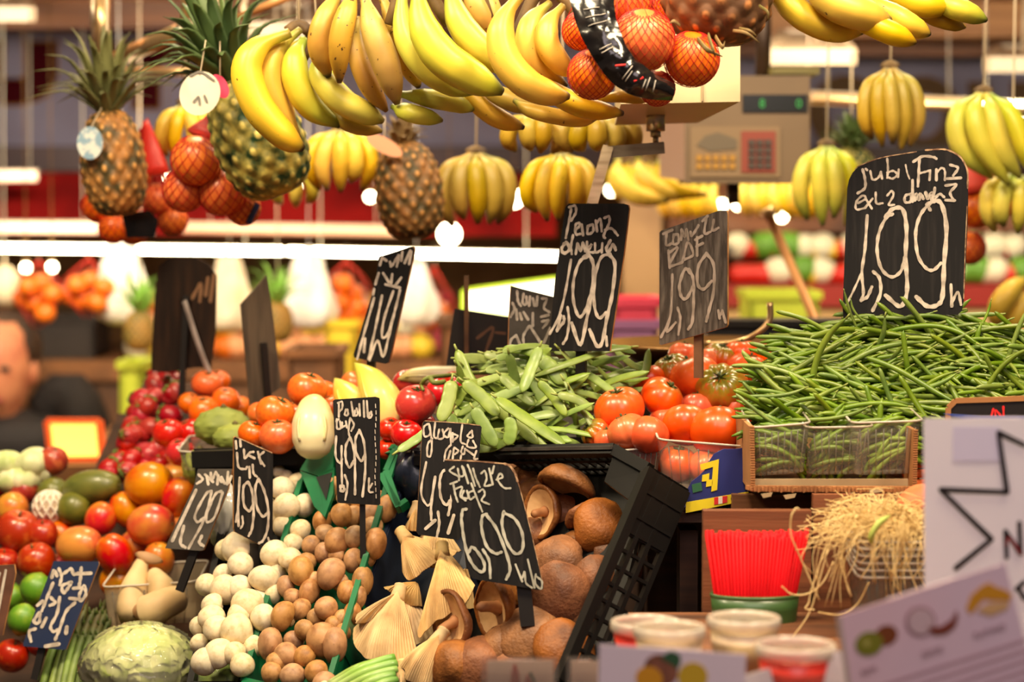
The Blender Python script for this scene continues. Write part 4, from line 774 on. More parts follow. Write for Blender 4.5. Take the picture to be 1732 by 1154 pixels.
shiitake('small twisted shiitake with its stem showing in the middle', 984, 872, 26, 28, dirC(.3, -.5, .6), 0, .012, .5, 1.0, .4, .25)
shiitake('flat wrinkled shiitake cap right of the sign edge', 942, 944, 42, 36, dirC(-.35, .55, .75), 0, .012, .5, 0)
shiitake('largest shiitake cap in the middle of the black crate', 944, 1010, 52, 54, dirC(-.15, .2, .96), 0, .022, .6, 0)
shiitake('shiitake dome leaning on the black slatted rim', 1012, 984, 34, 42, dirC(.25, .1, .95), 0, .004, .7, 0)
shiitake('small shiitake just behind the top corner of the slanting sign', 884, 812, 26, 20, dirC(-.2, .5, .8), 0, -.004, .7, 0)
shiitake('shiitake cap in the back row beside the long dark one', 905, 835, 30, 26, dirC(-.1, .4, .8), 0, -.012, .7, 0)
shiitake('creased shiitake with a folded cap under the slanting sign', 898, 1072, 52, 50, dirC(-.25, .55, .75), .4, .018, .4, 0, .1, .22)
shiitake('broad shiitake cap at the bottom beside the clear cards', 955, 1098, 50, 48, dirC(.1, .45, .85), 0, .016, .55, 0)
shiitake('upright shiitake showing its gills and bent stem below the sign', 836, 1030, 42, 52, dirC(.78, .1, -.5), 1.2, .02, .62, .85, -.35)
shiitake('shiitake turned on its side with pale underside at the navy rim', 764, 1052, 30, 46, dirC(.72, -.05, -.62), .3, .022, .5, .6, .3)
shiitake('smooth shiitake cap at the bottom left of the black crate', 768, 1126, 36, 44, dirC(-.3, .4, .85), 0, .008, .7, 0)
shiitake('smooth shiitake cap directly above the small clear card', 806, 1128, 40, 46, dirC(.1, .45, .85), 0, .004, .7, 0)
shiitake('shiitake under the top rim of the black crate', 1000, 836, 24, 26, dirC(-.1, .3, .95), 0, -.01, .7, .5)
shiitake('shadowed shiitake between the large cap and the leaning dome', 984, 932, 28, 36, dirC(.1, .2, .95), 0, -.016, .7, 0)
shiitake('shiitake hidden low behind the lettering sign', 860, 960, 40, 40, dirC(.1, .3, .95), 0, -.02, .7, 0)
shiitake('shiitake cap seen through the slats of the black crate', 1046, 950, 34, 40, dirC(.5, .1, .85), 0, -.02, .7, 0)
shiitake('shiitake cap low behind the slats of the black crate', 985, 1062, 36, 40, dirC(.5, .1, .85), 0, -.016, .7, 0)
shiitake('shiitake cap at the crate bottom under the broad cap', 880, 1130, 44, 44, dirC(0, .3, .95), 0, -.006, .7, 0)
for q in [('shiitake in the gap between the upturned one and the long dark cap', 950, 868, 32, 34, dirC(-.2, .3, .9), 0, -.006, .7, 0), ('small shiitake at the upper right corner of the black crate', 1030, 838, 24, 26, dirC(.3, .3, .9), 0, -.004, .7, 0), ('shiitake below the round dome near the slats', 1000, 935, 30, 30, dirC(.2, .1, .95), 0, -.012, .7, 0), ('shiitake in the shade right of the flat wrinkled cap', 905, 905, 30, 32, dirC(-.1, .2, .95), 0, -.014, .7, 0), ('shiitake cap low beside the bottom of the slatted rim', 980, 1040, 34, 34, dirC(.2, .2, .9), 0, .0, .6, 0), ('shiitake cap at the lower left under the creased one', 850, 1100, 40, 36, dirC(-.1, .5, .85), 0, .004, .55, 0), ('shiitake tucked at the back left under the black top rim', 930, 800, 28, 20, dirC(0, .5, .85), 0, -.02, .7, 0), ('shiitake behind the large middle cap at the left', 890, 1000, 36, 40, dirC(-.2, .1, .95), 0, -.016, .7, 0)]: shiitake(*q)
# ================================================================ ribbed tomatoes
M_raf = mat('tomato_ribbed_red', (242, 116, 48), .33, (234, 88, 34), 2, .4, .7, coat=.2, rnd=(.006, .06, .05), ramp=[(0, (120, 96, 24)), (.1, (170, 100, 30)), (.24, (228, 108, 40)), (.5, (242, 104, 44)), (1, (234, 84, 36))])
M_rafg = mat('tomato_green_shoulder', (222, 66, 24), .28, (206, 56, 20), 5, .5, .8, coat=.35, ramp=[(0, (92, 96, 22)), (.2, (140, 128, 26)), (.38, (190, 110, 30)), (.52, (220, 74, 26)), (1, (212, 50, 22))])
M_tom = mat('tomato_red', (206, 34, 22), .25, (222, 60, 26), 4, .5, .8, coat=.4, rnd=(.005, .05, .06)); M_calyx = mat('tomato_calyx', (70, 86, 30), .6, (50, 60, 22), 30)
def tomato_proto(name, m, ribs, depth, flat):
    def mod(th, ph):
        s = math.sin(ph); rb = abs(math.sin(ribs * th / 2)) ** .6
        return (1 - depth * (1 - rb) * (math.sin(min(ph * 1.15, math.pi)) ** 1.0 if ph < 2.4 else .3)) * (1 - .22 * math.exp(-(ph / .32) ** 2)) * (1 + .03 * math.sin(2 * th + 1))
    b = MB(); b.ball((0, 0, 0), (1, 1, flat), 60, 26, mod); o = b.build(name, m)
    b = MB(); zt = flat * .80
    for k in range(6):
        a = k * math.pi / 3 + .2; b.tube([(0, 0, zt), (.14 * math.cos(a), .14 * math.sin(a), zt + .05), (.24 * math.cos(a), .24 * math.sin(a), zt + .07), (.30 * math.cos(a), .30 * math.sin(a), zt + .10)], [(0, .05), (.4, .045), (1, .008)], 6, .35, n=7)
    b.tube([(0, 0, zt - .02), (.02, .02, zt + .2)], .055, 7); b.build('calyx', M_calyx, o)
    return o
raf0 = tomato_proto('tomato', M_raf, 7, .055, .82); raf1 = tomato_proto('tomato', M_rafg, 11, .12, .80)
def put_t(proto, p, r, axis, label, grp=None, cat='tomato', sq=None, spin=None):
    o = proto if proto.name not in used else copy_tree(proto); used.add(proto.name)
    place(o, p, r, axis, rr(0, 6) if spin is None else spin, sq); tag(o, label, cat)
    if grp: o['group'] = grp
    return o
def dT(py): return 2.77 + max(0, 745 - py) * .00165
GT = 'ribbed tomatoes heaped in the clear punnets'
for (x, y, r, k, ax, lab) in [
    (1048, 692, 40, 0, (-.2, .9, .3), 'ribbed red tomato at the left end of the heap'), (1120, 673, 35, 0, (.55, .75, .35), 'brownish ribbed tomato left of the front row middle'), (1174, 640, 42, 0, (-.3, .9, -.1), 'smooth orange red tomato left of the green shouldered one'),
    (1221, 657, 43, 1, (-.18, .62, .76), 'ribbed tomato with green shoulders and stem facing the viewer'), (1214, 730, 47, 0, (.1, .95, -.3), 'largest smooth red tomato in the front of the heap'), (1160, 719, 38, 0, (-.1, .9, -.4), 'red tomato standing left of the largest front one'),
    (1095, 736, 35, 0, (.1, .9, -.3), 'round red tomato in the front punnet at the left'), (1062, 730, 34, 0, (-.4, .9, 0), 'red tomato behind the rim of the left punnet'), (1008, 733, 26, 1, (-.7, .6, .2), 'small greenish red tomato at the far left of the heap'), (1030, 744, 24, 0, (-.2, .9, .1), 'small tomato low at the left of the heap'),
    (1137, 628, 32, 1, (-.3, .8, .3), 'olive tinted tomato behind the smooth orange red one'), (1156, 600, 24, 0, (.1, .9, 0), 'tomato at the foot of the grey sign stake'), (1217, 606, 28, 1, (.3, .9, .2), 'tomato right of the grey sign stake with dark shoulders'), (1254, 600, 28, 0, (0, 1, 0), 'flat tomato on the top of the heap'),
    (1264, 628, 34, 0, (.2, .9, .1), 'orange red tomato right of the green shouldered one'), (1300, 645, 32, 0, (.6, .7, .2), 'tomato at the right end touching the green beans'), (1276, 696, 30, 1, (.5, .8, .3), 'greenish tomato beside the fine beans at the right'), (1304, 606, 26, 0, (.4, .9, 0), 'tomato on the upper right of the heap beside the beans'),
    (1076, 652, 28, 1, (-.4, .8, .3), 'olive shouldered tomato at the upper left of the heap'), (1098, 640, 24, 0, (-.2, .9, 0), 'small tomato at the edge of the flat beans'), (1180, 690, 30, 0, (0, 1, 0), 'tomato filling the gap in the middle of the heap'), (1130, 710, 28, 0, (0, 1, 0), 'tomato between the brownish one and the front row'), (1240, 690, 28, 0, (.1, 1, 0), 'tomato beneath the green shouldered one'), (1190, 610, 26, 0, (0, 1, 0), 'tomato directly behind the stake of the grey sign')]:
    d = dT(y) + (.05 if r < 31 and y > 640 else 0); put_t((raf0, raf1)[k], P(x, y, d), r * 1.1 / F * d, dirC(*ax), lab, GT, sq=(1, 1, 1.02))
for (x, y, d, lab) in [(1200, 790, 2.79, 'tomato seen through the clear wall of the right punnet'), (1080, 780, 2.82, 'tomato seen through the clear wall of the left punnet'), (1145, 785, 2.80, 'tomato low in the punnet beside the torn blue box'), (1240, 770, 2.83, 'tomato behind the torn blue box')]:
    put_t(raf0, P(x, y, d), 38 / F * d, dirC(.1, .9, .2), lab, GT)
# ---- plain red tomatoes on the vine, orange persimmons, endives
tom0 = tomato_proto('tomato', M_tom, 5, .012, .88)
for (x, y, r, d, lab) in [(703, 683, 36, 2.93, 'shiny round red tomato on the vine beside the endive'), (745, 664, 26, 3.0, 'red vine tomato behind the shiny round one'), (688, 735, 28, 2.90, 'round red vine tomato above the four euro sign'), (660, 726, 22, 2.95, 'red vine tomato beside the narrow portobello sign'), (715, 720, 24, 2.96, 'red vine tomato under the flat beans'), (690, 648, 26, 3.12, 'red vine tomato behind the white endive end'), (770, 650, 24, 3.08, 'red vine tomato behind the flat beans'), (800, 660, 22, 3.06, 'red vine tomato half covered by flat beans'), (655, 760, 20, 2.95, 'red vine tomato at the green crate loop')]:
    put_t(tom0, P(x, y, d), r / F * d, dirC(rr(-.3, .3), .8, .4), lab, 'red tomatoes on the vine')
M_vine = mat('vine_green', (120, 130, 50), .6, (84, 90, 34), 30)
b = MB(); b.tube([P(712, 652, 2.93), P(722, 640, 2.92), P(750, 636, 2.94), P(790, 632, 2.97), P(850, 628, 3.0)], .0028, 8, n=16); b.tube([P(728, 640, 2.92), P(735, 648, 2.91), P(752, 646, 2.92)], .0035, 8, n=8); b.tube([P(712, 652, 2.93), P(716, 660, 2.90)], .0022, 6)
tag(b.build('tomato_vine', M_vine, None, P(750, 640, 2.93)), 'thin green tomato vine lying over the red tomatoes', 'vine')
M_pers = mat('persimmon_orange', (240, 112, 18), .35, (226, 84, 12), 6, .45, .75, coat=.25, rnd=(.005, .04, .05))
per0 = tomato_proto('persimmon', M_pers, 4, .04, .86)
for (x, y, r, d, lab) in [(520, 660, 35, 3.05, 'orange persimmon standing highest beside the brown crate'), (466, 700, 35, 3.0, 'orange persimmon left of the white endive, upper one'), (470, 738, 34, 2.97, 'orange persimmon directly above the champignon sign'), (428, 735, 26, 3.0, 'orange persimmon beside the green bumpy fruit'), (545, 668, 28, 3.12, 'orange persimmon half behind the highest one'), (560, 690, 26, 3.1, 'orange persimmon between the endives'), (440, 700, 22, 3.12, 'small orange persimmon at the grey sign back'), (600, 650, 24, 3.15, 'orange persimmon behind the green endive tip'), (730, 640, 24, 3.2, 'orange fruit behind the white endive end'), (505, 700, 26, 3.1, 'orange persimmon between the tallest and the white endive')]:
    put_t(per0, P(x, y, d), r / F * d, dirC(rr(-.4, .4), .8, .2), lab, 'orange persimmons', 'persimmon')
M_endw = mat('endive_white', (246, 236, 204), .4, (226, 210, 150), 8, coat=.2, ramp=[(0, (250, 240, 214)), (.5, (248, 236, 190)), (.8, (232, 216, 110)), (1, (176, 186, 50))]); M_endy = mat('endive_yellow', (240, 216, 110), .4, (226, 200, 80), 8, coat=.2, ramp=[(0, (248, 236, 190)), (.3, (244, 222, 120)), (.75, (226, 210, 80)), (1, (150, 176, 50))])
def endive(label, pts, r, m, leaves=True):
    W = [P(*q) for q in pts]; d = pts[0][2]; k = r / F * d
    t = thing('endive', label, 'endive', W[0]); b = MB(); b.tube(W, [(0, .35 * k), (.06, .72 * k), (.22, .97 * k), (.45, k), (.7, .72 * k), (.9, .3 * k), (1, .03 * k)], 24, .9, n=26, shape=lambda th: 1 + .02 * math.sin(5 * th)); b.build('head', m, t)
    b = MB(); c = crom(W, 20)
    for s in (-1, 1): b.tube([p + RT * s * k * f + FW * (-k * .5) for p, f in zip(c[4:19:3], (.55, .62, .55, .36, .12))], [(0, .3 * k), (.4, .42 * k), (1, .03 * k)], 12, .3, up=FW, n=16)
    b.build('outer_leaf', m, t); return t
endive('white endive standing behind the narrow portobello sign', [(530, 775, 2.93), (530, 730, 2.94), (531, 690, 2.96), (534, 668, 2.98)], 37, M_endw)
endive('pale yellow endive with a green tip pointing up left', [(672, 735, 2.98), (652, 690, 2.98), (628, 646, 3.0), (600, 614, 3.02)], 34, M_endy)
endive('pale yellow endive lying behind the narrow portobello sign', [(640, 740, 3.02), (610, 700, 3.03), (585, 668, 3.05), (566, 640, 3.08)], 30, M_endy)
endive('yellow endive beside the vine tomatoes at the right of the narrow sign', [(652, 700, 2.99), (664, 720, 2.98), (676, 735, 2.97), (684, 750, 2.96)], 22, M_endy)
endive('white endive end lying across behind the vine tomatoes', [(800, 634, 3.1), (750, 636, 3.1), (700, 636, 3.1), (672, 642, 3.1)], 17, M_endw)
# ---- support under the second row (dark tray below flat beans and tomatoes)
t = thing('bean_tray', 'low black tray under the flat green beans', 'tray', P(900, 770, 2.95))
b = MB(); b.slab(P(700, 772, 2.90), P(1055, 762, 2.86), P(1100, 700, 3.25), P(700, 700, 3.3), (0, 0, -.012)); b.build('bottom', M_blackp, t)
b = MB(); b.bar(P(735, 760, 2.89), P(1040, 752, 2.87), .008, .022); b.build('front_rim', M_blackp, t)
# ================================================================ green beans
M_flat = mat('flat_bean_green', (138, 160, 68), .5, (106, 132, 46), 40, .4, .7, rnd=(.012, .1, .12), coat=.15, bump=.15, bscale=25)
M_fine = mat('fine_bean_green', (122, 142, 46), .4, (84, 112, 30), 3, .4, .7, rnd=(.014, .1, .16), coat=.1)
M_tip = mat('bean_tip_pale', (150, 160, 80), .6)
def flat_bean(pts, w, nrm=None, label=None, side=.22):
    W = [P(*q) for q in pts]; d = pts[0][2]; k = w / 2 / F * d
    o = thing('flat_bean', label or 'flat green bean in the loose heap beside the ribbed tomatoes', 'bean', W[0], 'flat green beans in the heap')
    T = (W[-1] - W[0]).normalized(); n = Vector(nrm or dirC(rr(-.4, .4), .5, .8)); up = n.cross(T)
    c = crom(W, 22)
    b = MB(); b.tube(c, [(0, .12 * k), (.03, .45 * k), (.09, .82 * k), (.2, .97 * k), (.3, .9 * k), (.42, k), (.55, .91 * k), (.68, k), (.8, .92 * k), (.9, .78 * k), (.96, .4 * k), (1, .05 * k)], 12, side, up=up); b.build('pod', M_flat, o)
    e = c[0] - (c[1] - c[0]).normalized() * .008
    b = MB(); b.tube([c[0] + (c[1] - c[0]) * .3, e], [(0, .0018), (1, .0012)], 6); b.build('stalk', M_tip, o)
    return o
def dF(x, y): return 2.80 + max(0, 750 - y) * .0006 + max(0, x - 1000) * .0004
FB = [([(838, 672), (895, 712), (958, 755)], 25, -.05), ([(913, 586), (898, 625), (883, 664)], 23, -.05), ([(1070, 587), (1030, 592), (970, 612), (900, 638)], 13, -.04), ([(846, 634), (872, 658), (905, 686)], 22, -.02), ([(862, 704), (864, 730), (858, 754)], 24, -.04), ([(914, 608), (935, 625), (955, 650)], 30, -.02), ([(910, 645), (935, 670), (958, 704)], 18, -.03), ([(942, 668), (975, 676), (1002, 694)], 18, -.03), ([(783, 645), (815, 672), (845, 704)], 25, -.04), ([(764, 643), (758, 678), (744, 714)], 26, -.05), ([(672, 764), (706, 742), (740, 716)], 17, -.04), ([(838, 688), (870, 715), (912, 752)], 22, -.02), ([(800, 690), (820, 722), (840, 756)], 24, -.03), ([(762, 700), (770, 735), (772, 765)], 22, .0), ([(790, 720), (785, 745), (778, 768)], 22, -.02), ([(848, 596), (890, 586), (935, 588)], 14, -.02), ([(838, 608), (870, 600), (905, 606)], 16, .0), ([(820, 628), (860, 622), (900, 640)], 18, .01), ([(875, 720), (905, 735), (950, 742)], 22, .01)]
used_f = [0]
for pts, w_, do in FB: flat_bean([(x, y, dF(x, y) + do + (.01 * i)) for i, (x, y) in enumerate(pts)], w_)
rng = random.Random(11)
for i in range(112):
    # spread over the mound's outline
    while True:
        x, y = rng.uniform(775, 1090), rng.uniform(588, 745)
        top = 586 + ((x - 960) / 150) ** 2 * 34; right = 1095 - max(0, y - 620) * 1.15
        if y > top and x < right and x > 800 - (y - 600) * .35: break
    a = rng.choice([.15, .5, -.15, .3, -.5, .9, 1.2]) + rng.uniform(-.25, .25); L = rng.uniform(95, 165) / 2 * (1 - .3 * (y < 610))
    dx, dy = math.cos(a) * L, math.sin(a) * L * .75; bn = rng.uniform(-12, 12); d = dF(x, y) + rng.uniform(0.0, .07); w_ = rng.uniform(13, 24) if x < 930 else rng.uniform(8, 15); k = rng.uniform(-.03, .03)
    y0, y1 = max(y - dy, 588 + rng.uniform(0, 14)), max(y + dy, 588 + rng.uniform(0, 14)); x0, x1 = max(x - dx, 772), min(x + dx, 1098)
    flat_bean([(x0, y0, d + k), (x + bn * .4, y + bn, d), (x1, y1, d - k)], w_)
# fine beans: a few prototypes copied along the mound
def fine_proto(bend, s):
    b = MB(); pts = [(-.5, -bend * .9, 0), (-.44, -bend * .6, .0), (-.2, bend * .1, .02), (.05, bend * .5, 0), (.3, bend * .3, -.02), (.5, -bend * .4, 0)]
    b.tube(pts, [(0, .003), (.06, .008), (.14, .022), (.25, .033), (.36, .029), (.45, .034), (.58, .030), (.7, .034), (.84, .029), (.93, .020), (.97, .010), (1, .008)], 9, n=22); o = b.build('fine_bean', M_fine)
    b = MB(); b.tube([(.49, -bend * .38, 0), (.545, -bend * .5, .01)], [(0, .014), (1, .008)], 6); b.build('stalk', M_tip, o)
    return tag(o, 'slim fine green bean in the big heap under the arched sign', 'bean', 'fine green beans in the big heap')
protos = [fine_proto(.03, 1), fine_proto(.09, 2), fine_proto(-.07, 3), fine_proto(.14, 4)]
def top_y(x):
    keys = [(1270, 700), (1285, 660), (1310, 600), (1340, 566), (1400, 545), (1470, 532), (1560, 530), (1640, 545), (1700, 562), (1760, 566)]
    return interp(keys, x) if x > 1270 else 700
def dB(x, y): return 2.665 + max(0, 735 - y) * .0009
def put_f(px, py, d, L, ang, toward, spin, stuff=None, proto=None):
    pr = proto or rng.choice(protos); o = pr if pr.name not in used else copy_tree(pr); used.add(pr.name)
    x = (RT * math.cos(ang) + UPV * math.sin(ang) + (-FW) * toward).normalized()
    z = (SLN * .4 + dirC(rng.uniform(-.3, .3), .4, .8)).normalized(); y = z.cross(x).normalized(); z = x.cross(y)
    o.location = P(px, py, d); o.rotation_mode = 'QUATERNION'; o.rotation_quaternion = Matrix((x, y, z)).transposed().to_quaternion() @ Quaternion((1, 0, 0), spin); o.scale = (L, L * .92, L * .92)
    return o
n_f = 0
while n_f < 270:
    x, y = rng.uniform(1275, 1770), rng.uniform(530, 722)
    if y < top_y(x) + 3 or (x > 1600 and y > 690): continue
    u = (x - 1280) / 460
    if u > .62 and 585 < y < 660 and rng.random() < .55: ang, tow, L = rng.uniform(-1.2, -.2), rng.uniform(.7, 1.4), rng.uniform(.09, .12)
    else:
        slope = (-.28 if y > 640 else .12) * (1 - u) - .18 * u
        ang = slope + rng.gauss(0, .22); tow = rng.gauss(.05, .25); L = rng.uniform(.085, .125)
        if rng.random() < .16: ang += rng.choice([-.7, .6])
    # keep the ends inside the outline: centres at the left are pulled right
    put_f(x + 18 * (1 - u), y, dB(x, y) + rng.uniform(-.012, .012), L, ang, tow, rng.choice([0, math.pi]) + rng.uniform(-.6, .6)); n_f += 1
# a few that stand out of the heap
for (x, y, L, a, tw) in [(1345, 575, .10, -.12, .1), (1305, 628, .10, -.25, .2), (1300, 668, .09, .15, .2), (1290, 700, .08, -.55, .1), (1375, 552, .10, -.5, .1), (1440, 530, .06, 1.9, 0), (1455, 534, .05, 2.2, .2), (1520, 536, .09, .1, .1), (1600, 545, .10, -.3, .1), (1690, 556, .10, .15, .1), (1660, 545, .06, 1.1, .0), (1715, 580, .10, 1.2, .1), (1390, 620, .14, 1.25, .35), (1580, 560, .11, -.2, .3), (1480, 600, .12, .35, .3), (1540, 640, .12, -.5, .3), (1460, 690, .11, .1, .3), (1400, 705, .10, .2, .3), (1340, 690, .10, .3, .2), (1690, 640, .11, .9, .3)]:
    put_f(x, y, dB(x, y) - .03, L, a, tw, rng.uniform(-.4, .4))
# the beans underneath, past counting
b = MB(); base_pts = [(-.5, 0, 0), (-.2, .05, 0), (.2, .06, 0), (.5, 0, 0)]
for i in range(700):
    x, y = rng.uniform(1290, 1780), rng.uniform(545, 735)
    if y < top_y(x) + 12: continue
    a = rng.gauss(-.05, .35); L = .10; q = RT * math.cos(a) + UPV * math.sin(a); s_ = UPV * math.cos(a) - RT * math.sin(a); c = P(x + 14, y, dB(x, y) + rng.uniform(.022, .06)); tw = rng.gauss(0, .3)
    b.tube([c + q * (p[0] * L) + s_ * (p[1] * L) - FW * (p[0] * L * tw) for p in base_pts], [(0, .001), (.15, .0034), (.85, .0034), (1, .001)], 6, n=8)
for (x0, x1, d0) in ((1285, 1355, 2.655), (1378, 1462, 2.66), (1462, 1556, 2.65)):      # beans inside the punnets
    for i in range(46):
        x, y = rng.uniform(x0 + 14, x1 - 14), rng.uniform(722, 796); a = rng.gauss(-.1, .4) if x0 < 1300 else rng.gauss(.35, .5); L = .075; q = RT * math.cos(a) + UPV * math.sin(a); s_ = UPV * math.cos(a) - RT * math.sin(a)
        c = P(x, y, d0 + rng.uniform(.0, .03)); h = min(1, (min(x - x0, x1 - x) + 10) / F * d0 / (L / 2 * abs(math.cos(a)) + .001))
        b.tube([c + q * (p[0] * L * h) + s_ * (p[1] * L * h * 1.6) for p in base_pts], [(0, .001), (.15, .0036), (.85, .0036), (1, .001)], 6, n=7)
o = b.build('fine_bean_mass', M_fine, None, P(1500, 720, 2.75)); tag(o, 'mass of slim green beans below the top layer and inside the clear punnets', 'beans', None, 'stuff')
b = MB(); b.tube([P(1330, 720, 2.80), P(1400, 660, 2.86), P(1550, 640, 2.90), P(1780, 660, 2.90)], [(0, .02), (.3, .075), (.7, .095), (1, .09)], 16, .7, n=14)
# ================================================================ clear punnets, boxes
M_clear = clear_mat('punnet_clear', (246, 242, 232), .2, .12, .14); M_clearrim = clear_mat('punnet_rim', (240, 232, 220), .35, .2, .6, (236, 222, 204))
def punnet(label, x0, x1, ytop0, ytop1, ybot, d, depth=.13, taper=.08, name='punnet'):
    a, c_ = P(x0, ytop0, d), P(x1, ytop1, d); w_ = c_ - a; hb = P((x0 + x1) / 2, ybot, d); h = ((a.z + c_.z) / 2 - hb.z)
    D = Vector((0, depth, .01)); t = thing(name, label, 'punnet', Vector(((a.x + c_.x) / 2, a.y + depth / 2, hb.z)))
    in_ = w_ * taper; dn = Vector((0, 0, -h))
    top = [a, c_, c_ + D, a + D]; bot = [a + in_ + dn + D * taper, c_ - in_ + dn + D * taper, c_ - in_ + dn + D * (1 - taper), a + in_ + dn + D * (1 - taper)]
    def outline(q, r, n=5):
        o = []
        for k in range(4):
            p, pr, nx = q[k], q[k - 1], q[(k + 1) % 4]; u = p + (pr - p).normalized() * r; v = p + (nx - p).normalized() * r
            for i in range(n):
                s = i / (n - 1); o.append(u * ((1 - s) ** 2) + p * (2 * s * (1 - s)) + v * (s * s))
        return o
    T, B = outline(top, .014), outline(bot, .012); n = len(T); b = MB(); rows = 9; vs = []; fs = []
    for j in range(rows + 1):
        for i in range(n): vs.append(T[i].lerp(B[i], j / rows) + (0 * dn))
    for j in range(rows):
        for i in range(n): fs.append((j * n + i, (j + 1) * n + i, (j + 1) * n + (i + 1) % n, j * n + (i + 1) % n))
    b.add(vs, fs); b.add(B, [tuple(range(n))]); b.build('tub', M_clear, t)
    b = MB()      # moulded ribs on the front wall
    for k in range(1, 9): s = k / 9; b.tube([top[0].lerp(top[1], s) + dn * .12 + Vector((0, -.001, 0)), bot[0].lerp(bot[1], s) + Vector((0, -.001, 0))], .0009, 5)
    b.build('ribs', M_clear, t)
    b = MB(); b.tube(T + [T[0]], .0015, 6); b.build('rim', M_clearrim, t)
    return t
punnet('clear punnet at the left of the fine bean box', 1272, 1372, 724, 716, 806, 2.625)
punnet('clear punnet in the middle of the fine bean box', 1364, 1478, 724, 722, 806, 2.635)
punnet('clear punnet at the right of the fine bean box', 1441, 1562, 716, 712, 806, 2.612)
punnet('clear punnet of tomatoes behind the torn blue box', 1114, 1266, 744, 756, 838, 2.715, .15)
punnet('clear punnet of tomatoes beside the black slatted crate', 1036, 1120, 764, 756, 830, 2.775, .14)
# corrugated cardboard box round the beans
M_card = mat('cardboard', (178, 122, 72), .8, (146, 96, 54), 12); M_cardin = mat('cardboard_pale', (176, 156, 120), .8, (150, 126, 92), 10)
def torn(p, q, n, amp, down=Vector((0, 0, -1))):
    return [p.lerp(q, i / n) + down * (amp * (noise.noise(Vector((i * .9, p.x * 9, 0))) + .3)) for i in range(n + 1)]
t = thing('cardboard_box', 'low cardboard box with torn corrugated edges around the bean punnets', 'box', P(1410, 832, 2.66))
a, c_ = P(1270, 826, 2.600), P(1544, 828, 2.600)
b = MB(); b.slab(a, c_, c_ + Vector((0, .2, 0)), a + Vector((0, .2, 0)), (0, 0, -.004)); b.build('bottom', M_card, t)
b = MB(); fr = torn(a + Vector((-.006, 0, 0)), c_ + Vector((.004, 0, 0)), 60, .004); b.prism([a + Vector((-.006, 0, .003)), ] + [c_ + Vector((.004, 0, .003))] + fr[::-1], (0, .004, 0)); 
for k in range(44):    # corrugation
    p = a.lerp(c_, k / 43); b.box(p + Vector((0, -.001, -.0005)), .0018, .004, .004 + .002 * (k % 3))
b.build('torn_front', M_card, t)
b = MB(); i0, i1 = P(1276, 822, 2.608), P(1536, 822, 2.608); b.slab(i0 + Vector((0, 0, .008)), i1 + Vector((0, 0, .008)), i1, i0, (0, .003, 0)); b.build('inner_lip', M_cardin, t)
for x_, yt, nm in ((1268, 722, 'left_side'), (1545, 728, 'right_side')):
    b = MB(); p0, p1 = P(x_, yt, 2.602), P(x_ + (2 if x_ < 1300 else -2), 828, 2.602); b.slab(p0, p1, p1 + Vector((0, .2, 0)), p0 + Vector((0, .2, 0)), (.005, 0, 0), 0)
    for k in range(26): p = p0.lerp(p1, k / 25); b.box(p + Vector((.0025, -.0012, 0)), .0052, .003, .0018)
    b.build(nm, M_card, t)
for (x, y, w_) in [(1287, 836, 20), (1325, 838, 22), (1430, 836, 14), (1470, 828, 26)]:
    b = MB(); b.prism([P(x, y, 2.597), P(x + w_, y - 3, 2.597), P(x + w_ - 3, y + 4, 2.597), P(x + 4, y + 7, 2.597)], (0, .001, 0)); b.build('paper_shred', M_cardin, t)
# blue printed box
t = thing('printed_box', 'torn blue and yellow printed cardboard box in front of the tomatoes', 'box', P(1210, 862, 2.70)); db = 2.692
out = [(1164, 826), (1170, 815), (1182, 806), (1192, 796), (1196, 786), (1208, 768), (1224, 760), (1244, 760), (1264, 757), (1266, 846), (1210, 858), (1160, 868)]
b = MB(); b.prism([P(x, y, db) for x, y in out], (0, .004, 0)); D2 = Vector((0, .17, 0)); b.slab(P(1266, 757, db), P(1266, 846, db), P(1266, 846, db) + D2, P(1266, 757, db) + D2, (-.004, 0, 0)); b.slab(P(1160, 868, db), P(1266, 846, db), P(1266, 846, db) + D2, P(1160, 868, db) + D2, (0, 0, .004)); b.build('panel', mat('box_blue', (30, 40, 110), .55, (22, 30, 88), 6), t)
def flatp(nm, pts, m, dd_, par=t): b = MB(); b.prism([P(x, y, dd_) for x, y in pts], (0, .0006, 0)); return b.build(nm, m, par)
M_yel = mat('print_yellow', (220, 196, 30), .5)
flatp('yellow_band', [(1160, 850), (1240, 836), (1266, 832), (1266, 846), (1210, 858), (1160, 868)], M_yel, db - .001)
flatp('yellow_logo', [(1184, 786), (1216, 777), (1213, 829), (1203, 832), (1206, 790), (1186, 796)], M_yel, db - .001); flatp('yellow_step', [(1188, 804), (1200, 801), (1199, 812), (1206, 811), (1205, 822), (1194, 824), (1195, 814), (1187, 815)], M_yel, db - .001)
flatp('green_block', [(1170, 820), (1186, 816), (1188, 830), (1172, 834)], mat('print_green', (40, 90, 60), .5), db - .001)
flatp('red_flag', [(1208, 842), (1215, 841), (1215, 853), (1208, 854)], mat('print_red', (210, 40, 40), .5), db - .0016); flatp('red_flag', [(1222, 840), (1230, 839), (1230, 850), (1222, 852)], mat('print_red', (0, 0, 0)), db - .0016); flatp('flag_white', [(1215, 841), (1222, 840), (1222, 852), (1215, 853)], mat('print_white', (230, 220, 200), .5), db - .0016)
